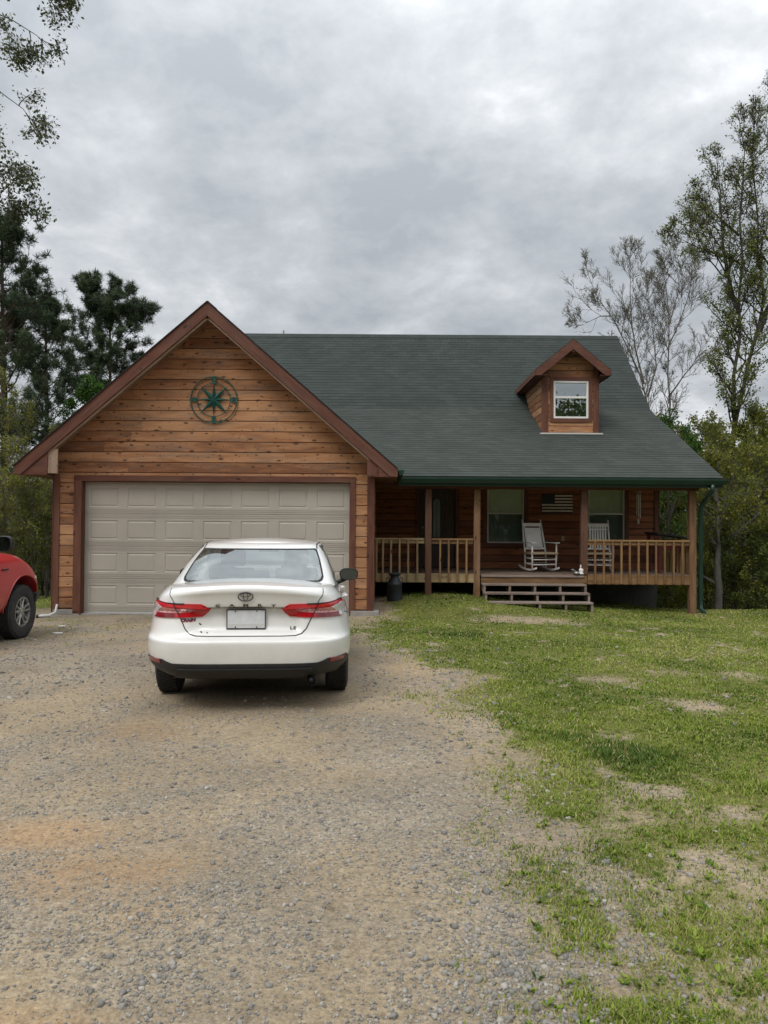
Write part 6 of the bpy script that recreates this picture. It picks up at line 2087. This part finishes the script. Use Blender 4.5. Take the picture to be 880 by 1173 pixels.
def pine(name, base, top, label, seed, R, zc0, prof, n1=40, n2=8, tuft=4, needles=26, nl=.17, group=None, lean=0, up=.05):
    rng = np.random.default_rng(seed)
    base = Vector(base)
    pts, ln = stem_poly([base, (base + Vector(top)) / 2 + Vector((lean, 0, 0)), top]); rad = .17 * (1 - .8 * np.linspace(0, 1, len(pts)))
    parts = [(pts[None], rad[None], 9)]
    H = Vector(top).z - base.z
    t0 = (zc0 - base.z) / H
    p, d, l1, r1 = spawn(rng, pts[None], rad[None], np.array([ln]), n1, t0, .99, 78, .3, .35, lfn=lambda p, t: R * np.interp((p[:, 2] - zc0) / (top[2] - zc0), prof[0], prof[1]))
    k = np.interp((p[:, 2] - zc0) / (top[2] - zc0), [0, 1], [0, .9]); d = unit(d + np.stack([0 * k, 0 * k, k], -1))
    pts1, rad1 = level(rng, p, d, l1, np.maximum(r1, .02), 7, .12, up); parts.append((pts1, rad1, 5))
    p, d, l2, r2 = spawn(rng, pts1, rad1, l1, n2, .3, 1, 50, .42, .55, flat=.3)
    pts2, rad2 = level(rng, p, d, np.maximum(l2, .2), np.maximum(r2, .009), 4, .16, .08); parts.append((pts2, rad2, 4))
    pos, idx = along(rng, pts2, tuft, .35)
    pos = pos + rng.normal(0, .07, pos.shape)
    n = len(pos); k = needles
    dd = unit(rng.normal(0, 1, (n, k, 3)) + (0, 0, .35)); sd = unit(np.cross(dd, rng.normal(0, 1, (n, k, 3))))
    ll = (nl * (.6 + .6 * rng.random((n, k))))[..., None]; q = pos[:, None, :]
    w = sd * .009
    V = np.stack([q + dd * ll * .08 - w, q + dd * ll * .08 + w, q + dd * ll + w * .7, q + dd * ll - w * .7], 2).reshape(-1, 3)
    ct = np.repeat(np.clip(.35 + .35 * (rng.random(len(pts2))[idx] - .5) + .25 * (dd[..., 2].T), 0, 1).T.reshape(-1), 4)
    return finish(name, base, parts, [(V, np.arange(len(V)).reshape(-1, 4), ct, 'needle')], label, 'tree', group, 'bark_pine')


def gp(px, py, D, sink=.15):
    p = P(px, py, D); return Vector((p.x, D, float(gz(p.x, D)) - sink))


# --- right side -----------------------------------------------------------
B = lambda pts, D, y0=None: [P(px, py, D + (k * .0)) for k, (px, py) in enumerate(pts)]
D = 30
b0 = gp(752, 600, D)
broadleaf('bare_tree', [([b0, P(748, 500, D), P(738, 440, D), P(716, 390, D), P(700, 362, D), P(684, 335, D), P(672, 305, D)], .085), ([P(738, 440, D), P(728, 400, D), P(722, 350, D), P(722, 290, D)], .04), ([P(742, 455, D), P(752, 420, D), P(748, 380, D), P(742, 330, D)], .035), ([P(700, 362, D), P(688, 362, D), P(668, 372, D)], .025)],
          'nearly bare grey tree rising just right of the main roof end, leaning left', 3, bark='bark_pale', n1=44, n2=9, n3=7, l1=2.1, t0=.28, ang1=42, leafk=1, leaf=.04, mat='bud', up1=.12, r_min=.0062, wob=.07, jitter=.04)
b0 = gp(768, 600, D + 1.5)
D2 = D + 1.5
broadleaf('bare_tree', [([b0, P(766, 500, D2), P(766, 430, D2), P(767, 380, D2), P(764, 340, D2), P(756, 290, D2)], .085), ([P(766, 455, D2), P(785, 428, D2), P(800, 412, D2), P(818, 400, D2)], .04), ([P(767, 395, D2), P(780, 365, D2), P(790, 335, D2), P(796, 300, D2)], .03), ([P(766, 375, D2), P(778, 330, D2), P(774, 290, D2)], .025)],
          'nearly bare grey tree between the leaning bare tree and the tall leafy tree', 4, bark='bark_pale', n1=44, n2=9, n3=7, l1=2.0, t0=.26, ang1=42, leafk=1, leaf=.04, mat='bud', up1=.12, r_min=.0062, wob=.07, jitter=.04)
D = 21
b0 = gp(842, 700, D)
broadleaf('tall_tree', [([b0, P(838, 560, D), P(840, 470, D), P(845, 387, D), P(848, 300, D), P(846, 210, D), P(850, 128, D)], .085), ([P(840, 500, D), P(856, 430, D), P(872, 340, D), P(868, 240, D), P(862, 165, D), P(866, 122, D)], .06),
                        ([P(846, 360, D), P(832, 310, D), P(826, 250, D), P(822, 180, D)], .06), ([P(846, 300, D), P(826, 292, D), P(800, 284, D), P(778, 272, D)], .045), ([P(847, 270, D), P(825, 250, D), P(805, 232, D)], .04), ([P(870, 380, D), P(890, 330, D), P(900, 200, D), P(893, 110, D)], .08)],
          'tall leafy tree with several thin stems reaching highest at the right edge', 8, n1=52, n2=8, n3=6, l1=1.6, t0=.2, ang1=46, leafk=7, leaf=.060, mat='leaf_fresh', up1=.10, r_min=.0055,
          leaf_z=lambda z: np.interp(z, [0, 3.5, 7.0, 9.2, 10.5, 13], [.9, .9, .8, .52, .24, .16]))
D = 19.5
specs = [(762, 23, 482, 5, 'leaf_bright', .075, 'bright yellow green young tree beyond the right end of the porch roof', 1.3),
         (800, 24, 492, 6, 'leaf_olive', .075, 'olive green tree filling the gap left of the tall tree', 1.5),
         (823, 18.6, 500, 16, 'leaf_olive', .065, 'slender tree with pale trunk just right of the green downspout', 1.3),
         (862, 20.5, 478, 17, 'leaf_olive', .07, 'olive leaved tree with dark trunk near the right edge', 1.5),
         (905, 19.5, 440, 18, 'leaf_olive', .07, 'yellow green tree cut off by the right edge of the photo', 1.6),
         (786, 27, 520, 19, 'leaf_green', .08, 'dark green tree seen under the porch roof beside the corner post', 1.5),
         (735, 27, 520, 20, 'leaf_green', .08, 'dark green tree behind the right end wall of the house', 1.5),
         (846, 25, 500, 23, 'leaf_green', .08, 'dark green tree standing behind the tall leafy tree', 1.7)]
for px, D, ty, sd, mt, lf, lab, l1 in specs:
    b0 = gp(px, 700, D); rr = random.Random(sd)
    tx = px + rr.uniform(-12, 12)
    mid = P(px + rr.uniform(-6, 6), 600, D)
    broadleaf('woodland_tree', [([b0, mid, P((px + tx) / 2 + rr.uniform(-5, 5), 530, D), P(tx, ty, D)], .09 if px != 823 else .11), ([mid, P(px + rr.uniform(10, 25), 540, D), P(px + rr.uniform(15, 35), ty + 25, D)], .05)],
              lab, sd, bark='bark_pale' if px == 823 else 'bark', n1=21, n2=7, n3=5, l1=l1, t0=.18, ang1=62, leafk=5, leaf=lf, mat=mt, up1=.03, r_min=.004)
# understory shrubs
def shrub(name, px, D, h, w, seed, mat, label, group=None, leaf=.055, k=9, n=16):
    rng = np.random.default_rng(seed); b0 = gp(px, 650, D, .05)
    stems = []
    for i in range(n // 3):
        a = rng.random() * 2 * PI; r = w * .5 * rng.random()
        stems.append(([b0 + Vector((math.cos(a) * .1, math.sin(a) * .1, 0)), b0 + Vector((math.cos(a) * r * .5, math.sin(a) * r * .5, h * .5)), b0 + Vector((math.cos(a) * r, math.sin(a) * r, h * (.75 + .3 * rng.random())))], .025))
    return broadleaf(name, stems, label, seed, cat='shrub', group=group, r0=.02, n1=7, n2=5, n3=4, l1=w * .45, t0=.1, ang1=55, leafk=k, leaf=leaf, mat=mat, up1=.05, r_min=.003)


for i, (px, D, h, w, mt, lab) in enumerate([(775, 21.5, 2.6, 2.0, 'leaf_olive', 'olive shrub seen through the porch railing at its right end'), (815, 20.0, 2.4, 1.8, 'leaf_olive', 'leafy shrub right of the green downspout'), (850, 19.2, 2.2, 2.2, 'leaf_green', 'dark shrub at the foot of the tall leafy tree'), (884, 18.8, 2.6, 2.0, 'leaf_olive', 'light green shrub in the low right edge of the woods'), (738, 22.5, 3.0, 2.4, 'leaf_green', 'dark shrub behind the right corner of the foundation')]):
    shrub('shrub', px, D, h, w, 40 + i, mt, lab)

# slim trunks in the wood, shared look
proto = None
rg = random.Random(4)
spots_r = [(rg.uniform(715, 960), rg.uniform(26, 44)) for _ in range(26)]
spots_l = [(rg.uniform(-90, 75), rg.uniform(26, 42)) for _ in range(16)]
protos = []
for k in range(3):
    b0 = Vector((0, 40 + 3 * k, -4)); rr = random.Random(60 + k)
    protos.append(broadleaf('background_tree', [([b0, b0 + Vector((rr.uniform(-.3, .3), 0, 4)), b0 + Vector((rr.uniform(-.6, .6), rr.uniform(-.4, .4), 10.0))], .12)], '', 60 + k, n1=34, n2=6, n3=4, l1=2.3, t0=.15, ang1=65, leafk=7, leaf=.14, mat=('leaf_green', 'leaf_olive', 'leaf_green')[k], up1=.02, r_min=.006))
used = [False] * 3
for side, sp_ in (('r', spots_r), ('l', spots_l)):
    for i, (px, D) in enumerate(sp_):
        k = i % 3
        o = protos[k] if not used[k] else copy_tree(protos[k]); used[k] = True
        p = P(px, 650, D); z = float(gz(p.x, D)) - .2
        o.location = (p.x, D, z)
        ty = (rg.uniform(490, 590) if side == 'r' else rg.uniform(500, 580)); zt = P(px, ty, D).z
        s = (zt - z) / 14.0
        o.rotation_euler = (0, 0, rg.uniform(0, 6.28)); o.scale = (max(.6, s * 1.1), max(.6, s * 1.1), s * 1.38)
        o['label'] = 'slim green tree in the depth of the woods right of the house' if side == 'r' else 'slim green tree in the depth of the woods left of the garage'
        o['group'] = 'background trees right of the house' if side == 'r' else 'background trees left of the garage'
        o['category'] = 'tree'

# --- left side --------------------------------------------------------------
D = 26
pine('pine_tree', gp(8, 690, D), P(2, 262, D), 'large dark pine at the left edge of the photo behind the red truck', 31, 2.9, P(0, 610, D).z, ([0, .1, .35, .7, .9, 1], [.55, .9, 1.0, .85, .5, .2]), n1=64, n2=9, tuft=5, needles=26, nl=.19)
D = 36
pine('pine_tree', gp(128, 690, D), P(126, 342, D), 'round topped dark pine rising above the left slope of the garage roof', 33, 2.5, P(0, 462, D).z, ([0, .2, .5, .8, 1], [.75, 1.0, .95, .8, .45]), n1=48, n2=9, tuft=5, needles=28, nl=.22)
D = 31
pine('pine_tree', gp(58, 690, D), P(52, 350, D), 'smaller dark pine between the large edge pine and the round topped pine', 35, 2.0, P(0, 520, D).z, ([0, .3, .7, 1], [.9, 1, .75, .25]), n1=42, n2=8, tuft=5, needles=26, nl=.2)
D = 27
b0 = gp(98, 600, D)
broadleaf('young_tree', [([b0, P(97, 520, D), P(98, 440, D)], .07), ([P(97, 520, D), P(110, 480, D), P(112, 452, D)], .04), ([P(97, 530, D), P(85, 500, D), P(82, 470, D)], .04)], 'bright green young tree peeping above the left rake of the garage', 37, n1=20, n2=6, n3=5, l1=.9, t0=.2, leafk=7, leaf=.075, mat='leaf_bright', up1=.08)
labs = ['twiggy sapling with olive leaves directly left of the garage corner', 'thin twiggy sapling behind the truck mirror', 'tall twiggy sapling rising at the far left edge', 'slim grey sapling under the left garage eave', 'leaning sapling between the truck and the garage', 'bushy sapling with grey green leaves behind the truck fender']
for i, (px, D, ty) in enumerate([(52, 19.5, 560), (8, 18.5, 520), (-6, 20, 430), (60, 22, 500), (34, 19, 540), (22, 21, 455)]):
    rr = random.Random(70 + i); b0 = gp(px, 690, D)
    broadleaf('sapling', [([b0, P(px + rr.uniform(-6, 6), 620, D), P(px + rr.uniform(-10, 10), ty, D)], .035), ([b0 + Vector((.15, .1, 0)), P(px + rr.uniform(-12, 12), 610, D), P(px + rr.uniform(-18, 18), ty + 25, D)], .03)],
              labs[i], 80 + i, cat='tree', bark='bark_pale', n1=22, n2=6, n3=4, l1=1.0, t0=.12, ang1=38, leafk=4, leaf=.05, mat='leaf_olive', up1=.12, r_min=.004)
for i, (px, D, h, w, mt, lab) in enumerate([(50, 21, 1.7, 1.6, 'leaf_olive', 'low green shrub beside the left garage corner'), (15, 20.5, 1.5, 2.0, 'leaf_green', 'low dark shrub behind the hood of the red truck')]):
    shrub('shrub', px, D, h, w, 50 + i, mt, lab)
# overhanging tree at the upper left
D = 10.2
tr = Vector((-8.6, D, float(gz(-8.6, D)) - .2))
top = Vector((-8.2, D, 11))
stems = [([tr, Vector((-8.5, D, 4)), top], .22)]
for (zz, tg) in ((4.6, [(-80, 215), (-20, 225), (18, 243), (38, 246)]), (5.4, [(-90, 140), (-30, 165), (5, 190), (30, 200)]), (6.4, [(-80, 60), (-20, 90), (22, 120), (42, 152)]), (7.6, [(-80, -20), (-20, 10), (30, 30), (66, 62)]), (8.6, [(-60, -60), (10, -25), (50, -5), (86, 12)]), (6.9, [(-70, 60), (-10, 55), (15, 55), (30, 80)]), (5.0, [(-60, 190), (-10, 170), (10, 215), (12, 250)])):
    ps = [P(px, py, D + rgj) for (px, py), rgj in zip(tg, (0, -.3, -.5, -.6))]
    stems.append(([Vector((-8.45, D, zz - 1.4))] + ps, .03))
broadleaf('overhanging_tree', stems, 'near tree whose leafy branches hang into the upper left corner', 90, n1=24, n2=6, n3=4, l1=.72, t0=.3, ang1=55, lr2=.5, leafk=4, leaf=.046, mat='leaf_grey', up1=.0, r_min=.0022, bark='bark')

# far-off woods as one mass on each side
def woods(name, x0, x1, y0, y1, ztop_px, n, label, seed):
    rng = np.random.default_rng(seed)
    x = x0 + (x1 - x0) * rng.random(n); y = y0 + (y1 - y0) * rng.random(n)
    zg = gz(x, y)
    zt = CAM_H + (603 - ztop_px + 34 * (fbm(x * .35, y * .2, 5, 3) - .5) * 2) / F * np.abs(y)
    z = zg + (zt - zg) * rng.random(n) ** .8
    cl = fbm(x * .9 + z * .7, y * .9 + z, 6, 2)
    k = cl > .36; x, y, z, cl = x[k], y[k], z[k], cl[k]
    V, Fx, T = leaves(rng, np.stack([x, y, z], -1), np.full(len(x), .42), np.clip((cl - .3) * 1.6, 0, 1), aspect=.8)
    o = np_mesh(name, V, Fx, M['leaf_green'], tone=T); set_props(o, label, 'woods', kind='stuff'); return o


woods('distant_woods', 12, 60, 46, 62, 528, 60000, 'far off green woods right of the house', 1)
woods('distant_woods', -42, -10, 44, 58, 560, 34000, 'far off green woods left of the garage', 2)
woods('distant_woods', -40, 40, -50, -32, 290, 130000, 'woods across the road behind the viewer', 3)
# fallen leaves and litter under the wood edge are left to the ground material
# milk can
zc = float(gz(mk.x, 15.35)); base = Vector((mk.x, 15.35, zc - .01)); can = empty('milk_can', base, 0, 'old dark metal milk can standing on the ground before the left porch railing', 'milk can')
hc = Z(452, 656, 15.35) - base.z; s = hc / .62
b = MB(); b.lathe([(0, 0), (.155, 0), (.165, .01), (.165, .36), (.17, .37), (.165, .38), (.155, .41), (.10, .49), (.092, .52), (.092, .545), (.12, .575)], base, 'Z', 28); b.v = [tuple(base + (Vector(v) - base) * s) for v in b.v]; build('body', b, M['can'], can, smooth=True, autosmooth=35)
b = MB(); b.lathe([(.118, .575), (.135, .58), (.138, .60), (.12, .615), (.05, .62), (0, .62)], base, 'Z', 28); b.v = [tuple(base + (Vector(v) - base) * s) for v in b.v]; build('lid', b, M['can'], can, smooth=True, autosmooth=35)
for sg in (-1, 1):
    b = MB(); c = base + Vector((sg * .12, 0, .47)); b.tube([c + Vector((sg * -.0, 0, .04)), c + Vector((sg * .055, 0, .03)), c + Vector((sg * .06, 0, -.04)), c + Vector((sg * .035, 0, -.07))], .009, 6); b.v = [tuple(base + (Vector(v) - base) * s) for v in b.v]; build('handle', b, M['can'], can, smooth=True)

# bits by the left corner of the garage
q = P(60, 707, 13.6); zq = float(gz(q.x, 13.6))
pc = empty('plastic_elbow', (q.x, 13.6, zq), 0, 'bent pale drainpipe elbow lying at the left foot of the garage', 'drainpipe piece')
b = MB(); b.tube([(q.x + .03, 13.72, zq + .22), (q.x + .02, 13.68, zq + .08), (q.x - .05, 13.6, zq + .035), (q.x - .2, 13.5, zq + .03)], [.02, .022, .026, .026], 8); build('pipe', b, M['vinyl_grey'], pc, smooth=True)
b = MB(); b.tube([(q.x - .2, 13.5, zq + .03), (q.x - .235, 13.49, zq + .03)], [.032, .032], 10, cap=True); build('collar', b, M['black'], pc, smooth=False)
for (px, py, sx, lab) in ((68, 727, .075, 'white scrap lying on the gravel left of the garage door'), (73, 718, .05, 'small pale scrap nearest the left garage corner')):
    D_ = CAM_H * F / (py - 603) * 1.0; x_ = (px - 440) / F * D_; z_ = float(gz(x_, D_))
    b = MB(); pol = [(-sx, -.02), (-sx * .3, -.045), (sx, -.01), (sx * .8, .04), (-sx * .2, .03)]; b.prism(pol, (x_, D_, z_ + .004), VX, VY, VZ, .018); o = build('paper_scrap', b, M['vinyl'], None, bevel=.004); set_props(o, lab, 'litter')

# ================================================================== SKY, SUN, CAMERA
w = bpy.data.worlds.new('World'); SC.world = w; w.use_nodes = True
nt = w.node_tree; bg = nt.nodes['Background']
SUN_EL, SUN_AZ = math.radians(52), math.radians(215)      # azimuth clockwise from +Y
sky = N(nt, 'ShaderNodeTexSky'); sky.sky_type = 'NISHITA'; sky.sun_disc = False
sky.sun_elevation = SUN_EL; sky.sun_rotation = SUN_AZ; sky.air_density = 1.0; sky.dust_density = 2.0
tc = N(nt, 'ShaderNodeTexCoord'); sp = N(nt, 'ShaderNodeSeparateXYZ'); L(nt, tc.outputs['Generated'], sp.inputs[0])
zz = math_n(nt, 'ADD', math_n(nt, 'MAXIMUM', sp.outputs[2], 0.0), 0.34)
cx_ = math_n(nt, 'DIVIDE', sp.outputs[0], zz); cy_ = math_n(nt, 'DIVIDE', sp.outputs[1], zz)
cb = N(nt, 'ShaderNodeCombineXYZ'); L(nt, cx_, cb.inputs[0]); L(nt, cy_, cb.inputs[1])
mp = N(nt, 'ShaderNodeMapping'); mp.inputs['Location'].default_value = (1.7, 4.3, 0.4); mp.inputs['Scale'].default_value = (1.0, 1.0, 1.0); L(nt, cb.outputs[0], mp.inputs[0])
n1 = N(nt, 'ShaderNodeTexNoise'); n1.inputs['Scale'].default_value = 1.55; n1.inputs['Detail'].default_value = 7; n1.inputs['Roughness'].default_value = .52; n1.inputs['Distortion'].default_value = .25
L(nt, mp.outputs[0], n1.inputs['Vector'])
n2 = N(nt, 'ShaderNodeTexNoise'); n2.inputs['Scale'].default_value = 5.5; n2.inputs['Detail'].default_value = 8; n2.inputs['Roughness'].default_value = .6; n2.inputs['Distortion'].default_value = .15
L(nt, mp.outputs[0], n2.inputs['Vector'])
s = math_n(nt, 'MULTIPLY_ADD', n2.outputs['Fac'], .46, math_n(nt, 'MULTIPLY', n1.outputs['Fac'], .54))
cr = ramp(nt, s, [(.38, (2.15, 2.28, 2.42)), (.475, (2.82, 2.95, 3.08)), (.535, (3.40, 3.52, 3.64)), (.58, (4.15, 4.22, 4.36)), (.64, (4.85, 4.88, 4.98))])
el = math_n(nt, 'MULTIPLY_ADD', math_n(nt, 'POWER', math_n(nt, 'MAXIMUM', sp.outputs[2], 0.0), 2.0), 2.4, 1.0)
cc2 = mix(nt, 1.0, cr.outputs[0], (1, 1, 1), 'MULTIPLY')
vm = N(nt, 'ShaderNodeVectorMath'); vm.operation = 'SCALE'; L(nt, cc2, vm.inputs[0]); L(nt, el, vm.inputs['Scale'])
fin = mix(nt, .93, sky.outputs[0], vm.outputs[0])
L(nt, fin, bg.inputs['Color']); bg.inputs['Strength'].default_value = 0.10

sun = bpy.data.lights.new('sun', 'SUN'); sun.energy = 1.1; sun.angle = math.radians(25); sun.color = (1, .965, .92)
so = bpy.data.objects.new('sun', sun); COL.objects.link(so)
sd = Vector((math.sin(SUN_AZ) * math.cos(SUN_EL), math.cos(SUN_AZ) * math.cos(SUN_EL), math.sin(SUN_EL)))
so.rotation_euler = sd.to_track_quat('Z', 'Y').to_euler(); so.location = (0, 0, 30)

cam = bpy.data.cameras.new('camera'); co = bpy.data.objects.new('camera', cam); COL.objects.link(co)
co.location = (0, 0, CAM_H); co.rotation_euler = CAM_ROT.to_euler()
cam.sensor_fit = 'VERTICAL'; cam.sensor_height = 36; cam.lens = F / 1173.0 * 36; cam.clip_end = 2000; cam.clip_start = .05
SC.camera = co
SC.view_settings.view_transform = 'Standard'; SC.view_settings.look = 'None'; SC.view_settings.exposure = 0.74; SC.view_settings.gamma = 1
SC.render.engine = 'CYCLES'; SC.cycles.use_denoising = True; SC.cycles.max_bounces = 6; SC.cycles.diffuse_bounces = 3; SC.cycles.glossy_bounces = 3; SC.cycles.transparent_max_bounces = 8; SC.cycles.transmission_bounces = 3
SC.cycles.use_adaptive_sampling = True; SC.cycles.adaptive_threshold = 0.02
